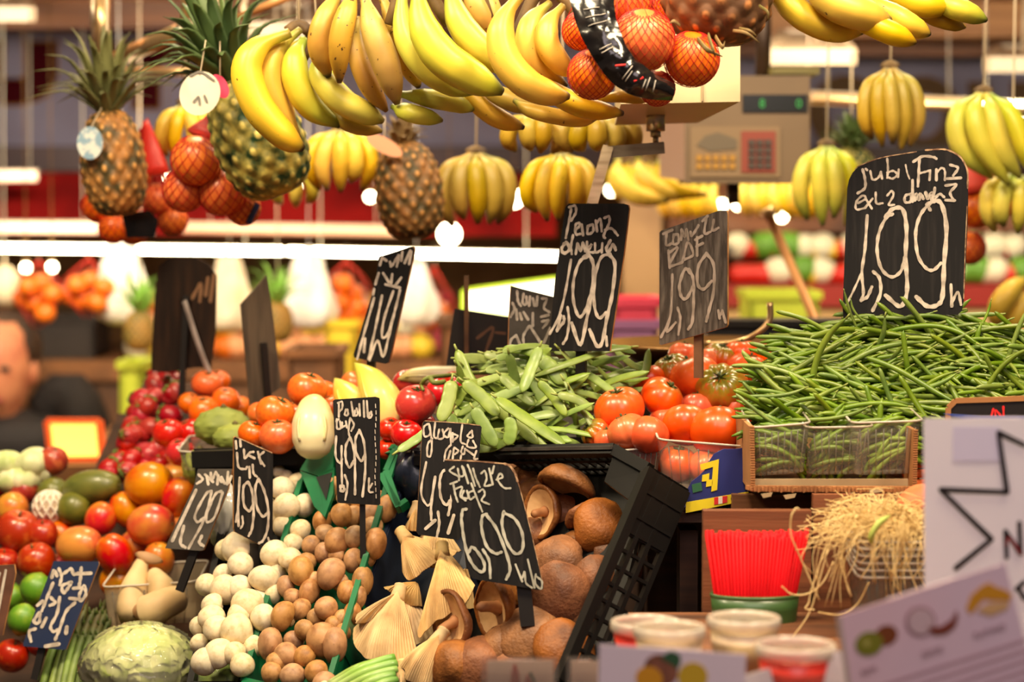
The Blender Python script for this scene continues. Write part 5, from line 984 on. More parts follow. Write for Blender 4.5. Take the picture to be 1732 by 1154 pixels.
def text(nm, s, px, py, d, hpx, m, par, roll=0.0, align='LEFT', facing=None):
    """small printed lettering at a pixel, cap height hpx"""
    cu = bpy.data.curves.new(nm, 'FONT'); cu.body = s; cu.size = hpx / .72 / F * d; cu.extrude = .0003; cu.align_x = align; cu.materials.append(m)
    o = link(bpy.data.objects.new(nm, cu)); q = P(px, py, d)
    x = (RT * math.cos(roll) + UPV * math.sin(roll)); z = Vector(facing) if facing is not None else -FW
    x = (x - z * x.dot(z)).normalized(); y = z.cross(x)
    o.rotation_mode = 'QUATERNION'; o.rotation_quaternion = Matrix((x, y, z)).transposed().to_quaternion(); o.location = q - (Vector(par.location) if par else Vector()) - (Vector(par.parent.location) if par and par.parent else Vector())
    bpy.context.view_layer.update(); me = bpy.data.meshes.new_from_object(o); me.name = nm; o2 = link(bpy.data.objects.new(nm, me)); o2.rotation_mode = 'QUATERNION'; o2.rotation_quaternion = o.rotation_quaternion; o2.location = o.location; bpy.data.objects.remove(o); o2.name = nm
    if par: o2.parent = par
    return o2
text('box_lettering', 'PRODUCE', 1236, 848, db - .0025, 6, mat('print_dark', (40, 36, 30), .6), t, .12)
# black printed box on the right with red letters
t = thing('printed_box', 'black cardboard box with red lettering behind the star poster', 'box', P(1690, 730, 2.60)); db = 2.60
b = MB(); b.prism([P(x, y, db) for x, y in [(1603, 722), (1604, 690), (1616, 678), (1760, 674), (1760, 790), (1606, 790)]], (0, .005, 0)); b.slab(P(1603, 722, db), P(1606, 790, db), P(1606, 790, db) + D2, P(1603, 722, db) + D2, (.004, 0, 0)); b.build('panel', mat('box_black', (22, 16, 15), .5), t)
b = MB(); e = [P(x, y, db) for x, y in [(1603, 712), (1604, 690), (1616, 678), (1680, 676), (1760, 673)]]
for u, v in zip(e, e[1:]): b.bar(u, v, .006, .0035, (0, 1, 0))
b.build('torn_edge', M_card, t)
b = MB(); nF = -FW
for s in ([(1676, 706), (1680, 692)], [(1684, 708), (1684, 694), (1696, 706), (1697, 688)]): ribbon(b, s, 4, lambda x, y: P(x, y, db - .001), nF, .0004)
b.build('red_lettering', mat('print_red_bright', (226, 40, 40), .5), t)
b = MB(); b.prism([P(x, y, 2.50) for x, y in [(1596, 700), (1660, 704), (1760, 704), (1760, 724), (1680, 722), (1640, 712)]], (0, .004, 0))
o = b.build('plastic_strip', mat('plastic_blue', (24, 60, 150), .35, coat=.3), None, P(1680, 715, 2.5)); tag(o, 'blue plastic strip along the top of the star poster', 'plastic strip')
# carrots and pumpkin behind the poster
M_car = mat('carrot_orange', (232, 110, 36), .5, (206, 84, 22), 30, stretch=(1, 1, 5))
for k, (x0, y0, x1, y1, r) in enumerate([(1530, 786, 1600, 782, 9), (1528, 802, 1600, 800, 9), (1534, 818, 1602, 818, 9), (1536, 834, 1604, 832, 8)]):
    t = thing('carrot', ('orange carrot beside the bean box, topmost of the stack', 'orange carrot beside the bean box, second from the top', 'orange carrot beside the bean box, third from the top', 'orange carrot beside the bean box, lowest of the stack')[k], 'carrot', P(x1, y1, 2.66), 'carrots beside the bean box')
    b = MB(); b.tube([P(x0, y0, 2.66), P((x0 + x1) / 2, (y0 + y1) / 2, 2.67), P(x1 + 30, y1, 2.68)], [(0, .004), (.3, r * .8 / F * 2.66), (1, r / F * 2.66)], 14, n=12); b.build('root', M_car, t)
    b = MB(); b.tube([P(x1 + 30, y1, 2.68), P(x1 + 40, y1 - 2, 2.68)], .003, 6); b.build('stalk', M_vine, t)
t = thing('sweet_potato', 'orange pink sweet potato behind the shredded straw', 'sweet potato', P(1560, 872, 2.56)); b = MB(); b.ball(P(1568, 858, 2.56), (.038, .03, .026), 28, 16, lambda th, ph: 1 + .05 * math.sin(3 * th + 2 * ph)); b.build('tuber', mat('sweet_potato', (226, 128, 80), .6, (196, 96, 56), 20), t); b = MB(); b.tube([P(1522, 868, 2.56), P(1514, 872, 2.56)], .003, 6); b.build('root_tip', mat('sweet_potato', (0, 0, 0)), t)
# ================================================================ red straws in a green cup
t = thing('straw_cup', 'green cup holding the bundle of red straws', 'cup', Vector((X(1284, 2.46), Y(1080, 2.46) + .03, zl_)))
dS = 2.46; kx = 1 / F * dS; cz = Z(1022, dS)
cx_ = X(1284, dS); cy_ = Y(1040, dS) + .045
b = MB(); b.lathe([(72 * kx, zl_), (74 * kx, (zl_ + cz) / 2), (76 * kx, cz), (73 * kx, cz), (70 * kx, zl_ + .004), (.001, zl_ + .004)], 40, Matrix.Translation((cx_, cy_, 0)) @ Matrix.Diagonal((1, .6, 1, 1))); b.build('cup', mat('cup_green', (62, 96, 48), .4, coat=.2), t)
b = MB(); b.lathe([(76 * kx, cz), (78 * kx, cz + .003), (76 * kx, cz + .005), (73 * kx, cz)], 40, Matrix.Translation((cx_, cy_, 0)) @ Matrix.Diagonal((1, .6, 1, 1))); b.build('rim', mat('cup_green', (0, 0, 0)), t)
M_straw = mat('straw_red', (226, 12, 26), .6, (206, 8, 18), 6, spec=.2)
k = 0
for row in range(4):
    n = 27 - row
    for i in range(n):
        u = -1 + 2 * i / (n - 1); yb = math.sqrt(max(0, 1 - u * u)); ph = -yb * (1 - row * .26)
        bx = cx_ + u * 62 * kx; by = cy_ + ph * 33 * kx; topx = cx_ + u * 86 * kx + 3 * kx; topy = cy_ + ph * 52 * kx
        zt_ = Z(908 + rng.uniform(-5, 6), dS)
        b = MB(); A, B = Vector((bx, by, zl_ + .006)), Vector((topx, topy, zt_)); b.tube([A, B, B + (A - B) * .02, A + (B - A) * .02], [(0, .0024), (.334, .0024), (.335, .0017), (1, .0017)], 8, cap=False)
        # bendy rings near the top
        o = b.build('straw', M_straw, None, A); tag(o, 'red plastic drinking straw standing in the green cup', 'straw', 'red straws in the green cup')
# ================================================================ shredded straw over clear tubs
M_raf_ = mat('raffia_cream', (236, 208, 146), .7, (206, 170, 104), 30)
for k, yt in enumerate((918, 930, 942, 954, 966, 978)):
    punnet(('topmost', 'second', 'third', 'fourth', 'fifth', 'lowest')[k] + ' clear tub of the stack under the shredded straw', 1452, 1590, yt, yt, 1062 + k * 3, 2.42 - k * .0005, .10, .06 + .01 * k, 'clear_tub')
b = MB()
for i in range(330):
    a = rng.uniform(0, 6.28); r = math.sqrt(rng.random()); c = Vector((X(1500, 2.45) + math.cos(a) * r * .062, Y(890, 2.45) + .03 + math.sin(a) * r * .05, Z(905, 2.45) + .022 * (1 - r * r) + rng.uniform(-.012, .012))); q = rng.uniform(0, 6.28); L = rng.uniform(.02, .05)
    e = Vector((math.cos(q), math.sin(q), rng.uniform(-.3, .3))) * L; m_ = Vector((rng.uniform(-1, 1), rng.uniform(-1, 1), rng.uniform(-.2, 1))) * .014
    b.tube([c - e, c - e * .3 + m_, c + e * .4 - m_ * .6, c + e], .0005, 4, n=9)
for i in range(90):       # strands hanging over the left and front edge
    x0, y0 = rng.uniform(1420, 1570), rng.uniform(880, 925); side = rng.random(); dx = rng.uniform(-70, 10) if x0 < 1480 else rng.uniform(-30, 30); dy = rng.uniform(30, 130) if rng.random() < .55 else rng.uniform(0, 60); d = 2.41 + rng.uniform(-.02, .02)
    b.tube([P(x0 + 20, y0, d + .02), P(x0 + dx * .4, y0 - rng.uniform(-8, 20), d), P(x0 + dx * .9 + rng.uniform(-12, 12), y0 + dy * .5, d - .01), P(x0 + dx + rng.uniform(-20, 20), y0 + dy, d - .01)], .0006, 4, n=14)
for pts in ([(1410, 905), (1392, 940), (1372, 1000), (1368, 1020), (1362, 1030), (1378, 1032)], [(1400, 930), (1385, 985), (1372, 1030), (1356, 1058), (1340, 1078)], [(1345, 862), (1338, 876), (1338, 905), (1350, 935), (1372, 985), (1386, 1016)], [(1322, 992), (1340, 1006), (1368, 1004), (1392, 985), (1410, 950)], [(1352, 862), (1346, 860), (1338, 872)], [(1376, 896), (1400, 882), (1440, 876)], [(1384, 1036), (1420, 1040), (1450, 1022), (1470, 985)], [(1440, 1010), (1432, 990), (1425, 940), (1420, 915)], [(1450, 880), (1462, 850), (1476, 846), (1494, 860)], [(1380, 900), (1420, 890), (1455, 860), (1444, 862)]):
    b.tube([P(x, y, 2.40) for x, y in pts], .0008, 5, n=24)
o = b.build('shredded_straw', M_raf_, None, P(1500, 925, 2.45)); tag(o, 'tangled cream shredded straw spilling over the stack of clear tubs', 'straw', None, 'stuff')
t = thing('green_bean_piece', 'short green bean lying on the cream shredded straw', 'bean', P(1480, 890, 2.39)); b = MB(); b.tube([P(1505, 872, 2.39), P(1486, 886, 2.385), P(1474, 906, 2.385), P(1474, 920, 2.39)], [(0, .001), (.2, .0035), (.8, .0035), (1, .001)], 8, n=12); b.build('pod', mat('bean_pale', (176, 190, 90), .5), t)
# ================================================================ juice cups
def cup(label, px, ytop, rpx, ybot, d, liquid, lid=True):
    k = rpx / F * d; c = P(px, ytop, d); zb = min(Z(ybot, d), zl_ + .0) ; zb = zl_
    t = thing('juice_cup', label, 'cup', Vector((c.x, c.y, zb))); Mx = Matrix.Translation((c.x, c.y, 0)); z1 = c.z
    b = MB(); b.lathe([(.001, zb + .003), (.74 * k, zb + .003), (.91 * k, z1 - .010), (.001, z1 - .010)], 40, Mx); b.build('juice', liquid, t)
    b = MB(); b.lathe([(.001, zb), (.76 * k, zb), (.93 * k, z1)], 40, Mx); b.build('tub', M_clear, t)
    b = MB(); b.lathe([(.97 * k, z1 - .008), (1.0 * k, z1 - .006), (1.0 * k, z1), (.96 * k, z1 + .003), (.9 * k, z1 + .003), (.88 * k, z1 - .002)], 40, Mx); lr = b.build('lid_rim', M_clearrim, t); b = MB(); b.lathe([(.88 * k, z1 - .002), (.001, z1 - .002)], 40, Mx); b.build('lid', M_clear, lr)
    return t
M_milk = mat('juice_cream', (240, 214, 176), .4, (232, 200, 158), 6); M_juice = mat('juice_red', (232, 60, 44), .35, (216, 40, 34), 6)
cup('red juice cup behind the cream one at the left', 1092, 1054, 60, 1125, 2.27, M_juice)
cup('cream juice cup in front of the red one at the left', 1132, 1064, 62, 1130, 2.13, M_milk)
cup('tallest cream juice cup beside the green straw cup', 1258, 1048, 63, 1130, 2.18, M_milk)
cup('red juice cup with a clear lid behind the tilted menu card', 1346, 1094, 69, 1154, 2.05, M_juice)
# ================================================================ cards in front
M_paper = mat('card_paper', (232, 216, 226), .55); M_sleeve = clear_mat('card_sleeve', (238, 226, 220), .25, .2, .12)
M_ppl = mat('menu_paper_pink', (236, 200, 208), .5, (228, 206, 222), 3); M_ink = mat('ink_grey', (150, 112, 122), .6); M_inkb = mat('ink_black', (30, 18, 22), .6)
PAPER = {}
def card(label, quad, d, m, tilt=0.0, name='menu_card', cat='card', stand=True):
    pts = [P(x, y, d + (tilt * (y - quad[0][1]) / 100)) for x, y in quad]
    t = thing(name, label, cat, (pts[2] + pts[3]) / 2); b = MB(); b.prism(pts, (0, .0012, 0)); PAPER[t.name] = b.build('paper', m, t)
    if stand:
        b = MB(); c = (pts[0] + pts[1]) / 2; e = (pts[2] + pts[3]) / 2; b.prism([pts[0].lerp(pts[1], .3) + Vector((0, .004, 0)), pts[0].lerp(pts[1], .7) + Vector((0, .004, 0)), pts[3].lerp(pts[2], .7) + Vector((0, .07, 0)), pts[3].lerp(pts[2], .3) + Vector((0, .07, 0))], (0, .0015, 0)); b.build('rear_strut', M_paper, t)
    return t
def on_card(par, nm, pts, m, d, lift=.001): b = MB(); b.prism([P(x, y, d - lift) for x, y in pts], (0, .0003, 0)); return b.build(nm, m, PAPER[par.name])
def oval(cx, cy, rx, ry, rot=0, n=22):
    c_, s_ = math.cos(rot), math.sin(rot); return [(cx + rx * math.cos(2 * math.pi * i / n) * c_ - ry * math.sin(2 * math.pi * i / n) * s_, cy + rx * math.cos(2 * math.pi * i / n) * s_ + ry * math.sin(2 * math.pi * i / n) * c_) for i in range(n)]
# white poster with a star
dp = 2.12
t = card('white poster with a black star outline at the right edge', [(1562, 708), (1800, 706), (1800, 1250), (1566, 1250)], dp, mat('poster_white', (246, 238, 240), .5, (238, 230, 240), 2), 0, 'star_poster', 'poster')
b = MB(); c_ = (1560, 690, 4.273)
for wd, st in [q for q in ((9, [(735, 268), (550, 180)]), (9, [(550, 180), (612, 610)]), (9, [(612, 610), (132, 592)]), (9, [(132, 592), (500, 950)]), (9, [(500, 950), (240, 1160)]), None) if q]:
    ribbon(b, cr(*c_, st), wd, lambda x, y: P(x, y, dp - .001), -FW, .0004)
b.build('star_outline', M_inkb, PAPER[t.name])
b = MB()
for st in ([(610, 1080), (600, 890)], [(600, 890), (712, 1055)], [(712, 1055), (700, 830)]): ribbon(b, cr(*c_, st), 8, lambda x, y: P(x, y, dp - .001), -FW, .0006)
b.build('lettering', M_inkb, PAPER[t.name])
b = MB()
for st in ([(735, 1260), (680, 1310)], [(690, 1300), (740, 1380)]): ribbon(b, cr(*c_, st), 8, lambda x, y: P(x, y, dp - .001), -FW, .0006)
b.build('arrow', M_inkb, PAPER[t.name])
b = MB(); ribbon(b, cr(*c_, [(606, 990), (630, 940), (712, 1055)]), 3, lambda x, y: P(x, y, dp - .001), -FW, .0008); b.build('red_stroke', mat('ink_red', (170, 40, 50), .6), PAPER[t.name])
on_card(t, 'taped_slip', [(1612, 722), (1692, 722), (1692, 780), (1612, 780)], mat('slip_lilac', (222, 214, 236), .5), dp, .0006)
# tilted menu card
dm = 1.93
t = card('tilted pink menu card with kiwi, coconut and banana pictures', [(1418, 1042), (1700, 952), (1790, 1300), (1470, 1400)], dm, M_ppl)
on_card(t, 'card_edge', [(1414, 1043), (1422, 1040), (1474, 1398), (1466, 1400)], mat('sleeve_edge', (196, 176, 160), .3), dm, .0008)
M_kb = mat('print_kiwi_brown', (130, 66, 24), .5); M_kg = mat('print_kiwi_green', (130, 130, 30), .5); M_kl = mat('print_kiwi_core', (190, 180, 90), .5); M_cb = mat('print_coconut_brown', (130, 56, 34), .5); M_cw = mat('print_coconut_white', (214, 186, 190), .5); M_bo = mat('print_banana', (214, 150, 30), .5); M_bl = mat('print_banana_pale', (220, 176, 120), .5); M_cr = mat('print_coconut_ring', (160, 112, 124), .5)
on_card(t, 'kiwi_picture', oval(1499, 1075, 20, 17, -.4), M_kb, dm); on_card(t, 'kiwi_picture', oval(1470, 1089, 24, 20, -.3), M_kg, dm, .0016); on_card(t, 'kiwi_picture', oval(1466, 1088, 6, 5), M_kl, dm, .0022)
on_card(t, 'coconut_picture', oval(1557, 1052, 26, 26), M_cr, dm); on_card(t, 'coconut_picture', oval(1558, 1052, 22, 22), M_cw, dm, .0016); on_card(t, 'coconut_picture', [(1568, 1062), (1592, 1060), (1610, 1048), (1618, 1032), (1621, 1044), (1616, 1060), (1600, 1072), (1580, 1074)], M_cb, dm, .0022)
on_card(t, 'banana_picture', [(1634, 1030), (1642, 1008), (1660, 992), (1674, 986), (1682, 992), (1700, 998), (1712, 1006), (1708, 1016), (1680, 1016), (1664, 1014), (1650, 1030), (1642, 1040)], M_bo, dm); on_card(t, 'banana_picture', [(1652, 1034), (1672, 1020), (1708, 1018), (1704, 1030), (1676, 1042)], M_bl, dm, .0016)
roll = math.atan2(90, 282)
text('printed_name', 'KIWI', 1458, 1142, dm - .002, 9, M_ink, PAPER[t.name], roll); text('printed_name', 'COCO', 1560, 1112, dm - .002, 9, M_ink, PAPER[t.name], roll); text('printed_name', 'PLATANO', 1648, 1080, dm - .002, 9, M_ink, PAPER[t.name], roll)
b = MB()
for k in range(5):
    y = 1160 + k * 17; ribbon(b, [(1490 + k * 4, y), (1780, y - 92 * 290 / 290)], 3.5, lambda x, yy: P(x, yy, dm - .001), -FW, .0005)
b.build('printed_lines', mat('ink_pale', (196, 156, 168), .6), PAPER[t.name])
# pineapple card
dq = 2.0
t = card('pale card with a pineapple picture in front of the cream juice cups', [(1014, 1090), (1262, 1108), (1256, 1260), (1010, 1250)], dq, M_paper); MP = mat('print_pineapple', (160, 100, 76), .5, (110, 66, 46), 60)
on_card(t, 'pineapple_picture', oval(1118, 1134, 30, 26, .5), MP, dq); on_card(t, 'pineapple_picture', oval(1098, 1148, 23, 20, .3), M_bo, dq, .0016); on_card(t, 'pineapple_picture', oval(1172, 1145, 25, 24), mat('print_pineapple_slice', (206, 170, 40), .5), dq, .0016); on_card(t, 'pineapple_picture', [(1118, 1114), (1128, 1104), (1138, 1102), (1150, 1108), (1152, 1120), (1146, 1132), (1132, 1122)], mat('print_leaf', (50, 90, 56), .5), dq, .0016)
t = card('pale card with a red and yellow picture before the red juice cup', [(1232, 1150), (1414, 1102), (1500, 1110), (1480, 1300), (1240, 1300)], 2.03, mat('card_white', (238, 228, 224), .5)); on_card(t, 'fruit_picture', oval(1345, 1144, 26, 14), mat('print_peach', (214, 120, 70), .5), 2.03); on_card(t, 'fruit_picture', oval(1325, 1152, 12, 14), mat('print_red2', (196, 60, 46), .5), 2.03, .0016)
t = card('small clear sleeved card with red and green peppers picture at the bottom', [(824, 1118), (936, 1118), (936, 1230), (824, 1230)], 2.22, mat('card_white', (0, 0, 0)))
on_card(t, 'pepper_picture', [(862, 1160), (868, 1126), (872, 1122), (878, 1140), (880, 1160)], mat('print_red2', (0, 0, 0)), 2.22); on_card(t, 'pepper_picture', [(886, 1160), (892, 1140), (904, 1160)], mat('print_red2', (0, 0, 0)), 2.22); on_card(t, 'pepper_picture', [(894, 1140), (898, 1136), (906, 1150), (904, 1158)], mat('print_leaf', (0, 0, 0)), 2.22, .0016)
b = MB(); b.prism([P(x, y, 2.217) for x, y in [(814, 1110), (944, 1112), (944, 1235), (814, 1235)]], (0, -.0008, 0)); b.build('clear_sleeve', M_sleeve, t)
t = card('blank pale card in a clear sleeve beside the pineapple card', [(966, 1118), (1012, 1120), (1012, 1230), (966, 1230)], 2.22, mat('card_white', (0, 0, 0))); b = MB(); b.prism([P(x, y, 2.217) for x, y in [(958, 1110), (1016, 1112), (1016, 1235), (958, 1235)]], (0, -.0008, 0)); b.build('clear_sleeve', M_sleeve, t)
# ================================================================ bananas
BR_ = [(0, (120, 104, 40)), (.07, (150, 146, 50)), (.2, (214, 184, 56)), (.5, (236, 196, 60)), (.85, (226, 180, 48)), (.94, (170, 140, 44)), (.975, (60, 44, 24)), (1, (34, 24, 16))]
M_ban = mat('banana_yellow', (236, 196, 60), .42, (214, 160, 40), 9, .5, .8, ramp=BR_, spots=((96, 60, 24), 150, .72), rnd=(.006, .06, .07))
M_bgr = mat('banana_green_yellow', (200, 200, 60), .42, (226, 200, 60), 7, .45, .75, ramp=[(0, (120, 130, 40)), (.1, (140, 160, 44)), (.3, (190, 194, 54)), (.6, (216, 200, 60)), (.88, (170, 176, 50)), (.96, (110, 120, 40)), (1, (40, 34, 18))], rnd=(.008, .06, .07))
M_brp = mat('banana_ripe', (212, 172, 70), .45, (180, 130, 44), 12, .45, .75, ramp=[(0, (140, 120, 50)), (.1, (180, 160, 64)), (.3, (206, 170, 66)), (.85, (196, 150, 48)), (.94, (150, 110, 40)), (.97, (50, 34, 20)), (1, (30, 20, 14))], spots=((84, 54, 24), 130, .68), rnd=(.006, .08, .08))
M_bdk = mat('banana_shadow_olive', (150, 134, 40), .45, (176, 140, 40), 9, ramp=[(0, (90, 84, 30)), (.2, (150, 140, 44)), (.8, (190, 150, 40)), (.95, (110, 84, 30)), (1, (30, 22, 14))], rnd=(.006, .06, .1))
BRAD = [(0, .32), (.05, .34), (.12, .42), (.2, .66), (.3, .88), (.45, 1.0), (.65, 1.0), (.8, .86), (.89, .62), (.95, .40), (.975, .30), (1, .22)]
def pent(th): return 1 + .045 * math.cos(5 * th)
def hand(label, bans, d0, m, group='banana hands hanging along the front rail', extra=None, top=None):
    """bans: list of (pixel path stem->tip, radius px, depth offset[, material])"""
    P0 = [P(x, y, d0) for x, y in bans[0][0]]
    t = thing('banana_hand', label, 'bananas', P0[0], group); sx, sy = [], []
    for bn in bans:
        pts, r, do = bn[:3]; mm = bn[3] if len(bn) > 3 else m; n = len(pts)
        W = [P(x, y, d0 + do + .02 * math.sin(math.pi * i / (n - 1)) * -1) for i, (x, y) in enumerate(pts)]; k = r / F * d0
        b = MB(); b.tube(W, [(a, v * k) for a, v in BRAD], 15, n=34, shape=pent); b.build('banana', mm, t); sx.append(pts[0][0]); sy.append(pts[0][1])
    ax, ay = sum(sx) / len(sx), min(sy); b = MB()
    b.tube([P(min(sx) - 4, sum(sy) / len(sy) - 2, d0 + .01), P(ax, ay - 8, d0 + .012), P(max(sx) + 4, sum(sy) / len(sy) - 2, d0 + .01)], .008, 10, n=8)
    b.build('crown', mat('banana_crown', (110, 84, 44), .7, (70, 50, 28), 30), t)
    if top is not None:
        b = MB(); b.tube([P(ax, ay - 6, d0 + .01), P(top[0], top[1], d0 + .02)], .0016, 6); b.build('string', mat('string_pale', (200, 180, 150), .7), t)
    return t
hand('banana hand at the left end of the rail in front of the green pineapple', [([(490, 56), (440, 78), (417, 120), (437, 182), (482, 232), (513, 252)], 27, -.03), ([(508, 50), (470, 85), (457, 130), (476, 190), (508, 240)], 20, .0), ([(520, 62), (500, 80), (470, 110), (478, 170), (500, 215)], 16, .03)], 2.92, M_ban, top=(500, -200))
hand('greenish banana hand below the ripe spotted one', [([(514, 66), (500, 95), (502, 135), (528, 182), (575, 213)], 24, -.02), ([(546, 80), (540, 122), (572, 166), (614, 190), (648, 205)], 22, -.04), ([(556, 180), (590, 208), (646, 222)], 15, .0, M_bdk), ([(530, 80), (560, 140), (600, 180), (640, 190)], 18, .03)], 2.93, M_bgr, top=(520, -200))
hand('ripe spotted banana hand hanging straight down', [([(578, -20), (550, 30), (540, 80), (556, 130)], 21, .0), ([(602, -20), (586, 25), (575, 75), (574, 140)], 20, -.03), ([(606, 30), (604, 90), (624, 145), (654, 188)], 18, .02), ([(614, -15), (632, 50), (655, 115), (672, 176)], 24, -.035), ([(642, -15), (670, 50), (692, 105), (708, 148)], 20, .0)], 2.86, M_brp)
hand('large green yellow banana hand in the middle of the rail', [([(680, -40), (682, 50), (714, 107), (762, 141), (806, 156)], 24, .01), ([(704, -40), (714, 40), (746, 95), (800, 132), (850, 156)], 31, -.04), ([(756, -40), (776, 36), (816, 86), (858, 124)], 25, -.01), ([(668, 158), (720, 166), (766, 174), (800, 186)], 17, .06), ([(664, 180), (695, 192), (748, 204)], 16, .05)], 2.80, M_bgr)
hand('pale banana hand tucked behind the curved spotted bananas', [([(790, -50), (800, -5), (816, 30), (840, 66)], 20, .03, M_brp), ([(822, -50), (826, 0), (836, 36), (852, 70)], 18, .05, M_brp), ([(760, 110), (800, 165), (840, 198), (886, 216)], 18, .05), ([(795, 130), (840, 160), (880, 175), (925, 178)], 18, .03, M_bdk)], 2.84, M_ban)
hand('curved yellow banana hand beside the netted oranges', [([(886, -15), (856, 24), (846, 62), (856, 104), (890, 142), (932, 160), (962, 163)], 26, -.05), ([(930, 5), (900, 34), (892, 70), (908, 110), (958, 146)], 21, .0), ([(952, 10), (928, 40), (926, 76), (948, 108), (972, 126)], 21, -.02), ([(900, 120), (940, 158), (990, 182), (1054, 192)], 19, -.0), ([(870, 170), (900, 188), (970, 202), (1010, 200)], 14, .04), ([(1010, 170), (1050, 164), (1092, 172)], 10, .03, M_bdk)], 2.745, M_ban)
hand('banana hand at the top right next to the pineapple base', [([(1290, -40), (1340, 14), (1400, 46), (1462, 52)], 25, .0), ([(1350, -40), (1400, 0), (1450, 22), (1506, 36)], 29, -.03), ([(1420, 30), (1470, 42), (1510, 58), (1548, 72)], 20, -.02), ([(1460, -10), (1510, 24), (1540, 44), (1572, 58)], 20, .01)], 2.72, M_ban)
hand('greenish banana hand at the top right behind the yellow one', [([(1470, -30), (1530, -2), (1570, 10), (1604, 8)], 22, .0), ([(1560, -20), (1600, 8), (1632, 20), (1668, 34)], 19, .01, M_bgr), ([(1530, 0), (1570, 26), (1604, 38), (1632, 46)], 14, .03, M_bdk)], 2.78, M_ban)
# far hands: hung on strings
def hang(label, px, py, wpx, hpx, n, d, m, spread=.5, top=-60, group='banana hands hanging behind the rail', lean=0.0, curl=.28):
    bans = []; R0 = random.Random(int(px * 7 + py))
    for i in range(n):
        u = -1 + 2 * i / max(1, n - 1); x1 = px + u * wpx * .40 + R0.uniform(-5, 5); r = wpx / n * .56 + 2; hv = R0.uniform(.86, 1.04); py1 = py
        bans.append(([(px + u * wpx * .08, py), (px + u * wpx * spread * .8, py + hpx * .22), (x1 + u * wpx * curl * .3 + lean * hpx * .3, py + hpx * .6), (x1 * .86 + px * .14 + lean * hpx, py + hpx * hv)], min(r, wpx * .19), -.03 * math.cos(u * 1.5)))
    return hand(label, bans, d, m, group, top=(px + 6, top))
hang('yellow banana hand hanging behind the oval white tag', 312, 180, 78, 92, 4, 3.5, M_ban)
hang('bright banana hand hanging above the red awning in the middle', 576, 222, 108, 100, 5, 3.45, M_ban)
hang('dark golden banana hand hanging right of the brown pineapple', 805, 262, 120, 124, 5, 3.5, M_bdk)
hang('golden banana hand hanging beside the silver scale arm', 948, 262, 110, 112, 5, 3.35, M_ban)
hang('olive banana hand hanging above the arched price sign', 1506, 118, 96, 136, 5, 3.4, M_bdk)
hang('green banana hand hanging highest at the right edge', 1664, 160, 110, 150, 4, 3.45, M_bgr, lean=.35)
hang('yellow banana hand hanging low at the right edge', 1712, 296, 90, 100, 4, 3.5, M_bgr)
hang('yellow green banana hand right of the grey scale', 1398, 250, 90, 128, 4, 3.6, M_bgr)
hang('small yellow banana hand under the large green pineapple', 500, 290, 60, 60, 3, 3.55, M_bgr)
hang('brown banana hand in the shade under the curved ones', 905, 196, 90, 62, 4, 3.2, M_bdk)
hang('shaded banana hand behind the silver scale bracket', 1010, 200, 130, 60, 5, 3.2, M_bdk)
# two rows of hands lying along the far rail
for k, (x0, y0, n, lab) in enumerate([(1040, 290, 5, 'yellow bananas lying along the far rail left of the grey scale'), (1120, 322, 6, 'yellow bananas lying along the far rail under the grey scale'), (1256, 318, 6, 'bright yellow bananas lying along the far rail right of the bulbs'), (1330, 322, 4, 'yellow bananas lying along the far rail beside the arched sign')]):
    bans = [([(x0 + i * 17 + 8, y0 - 14), (x0 + i * 17 - 2, y0 + 4), (x0 + i * 17 + 2, y0 + 28), (x0 + i * 17 + 12, y0 + 48)], 11, -.01 * (i % 2)) for i in range(n)]
    hand(lab, bans, 4.4, M_ban, 'banana hands along the far rail', top=(x0 + 40, -40))
hand('large yellow bananas under the silver scale arm', [([(1046, 268), (1046, 300), (1075, 330), (1130, 340)], 17, 0), ([(1078, 262), (1086, 296), (1116, 322), (1160, 334)], 16, .02), ([(1110, 268), (1120, 300), (1150, 322), (1196, 330)], 13, .03)], 4.0, M_ban, 'banana hands along the far rail', top=(1070, -40))
hand('blurred yellow banana tips behind the poster corner of the bean heap', [([(1740, 470), (1712, 490), (1690, 520), (1684, 556)], 20, 0), ([(1760, 490), (1736, 510), (1716, 540), (1704, 566)], 18, .03)], 3.8, M_ban, 'banana hands along the far rail')
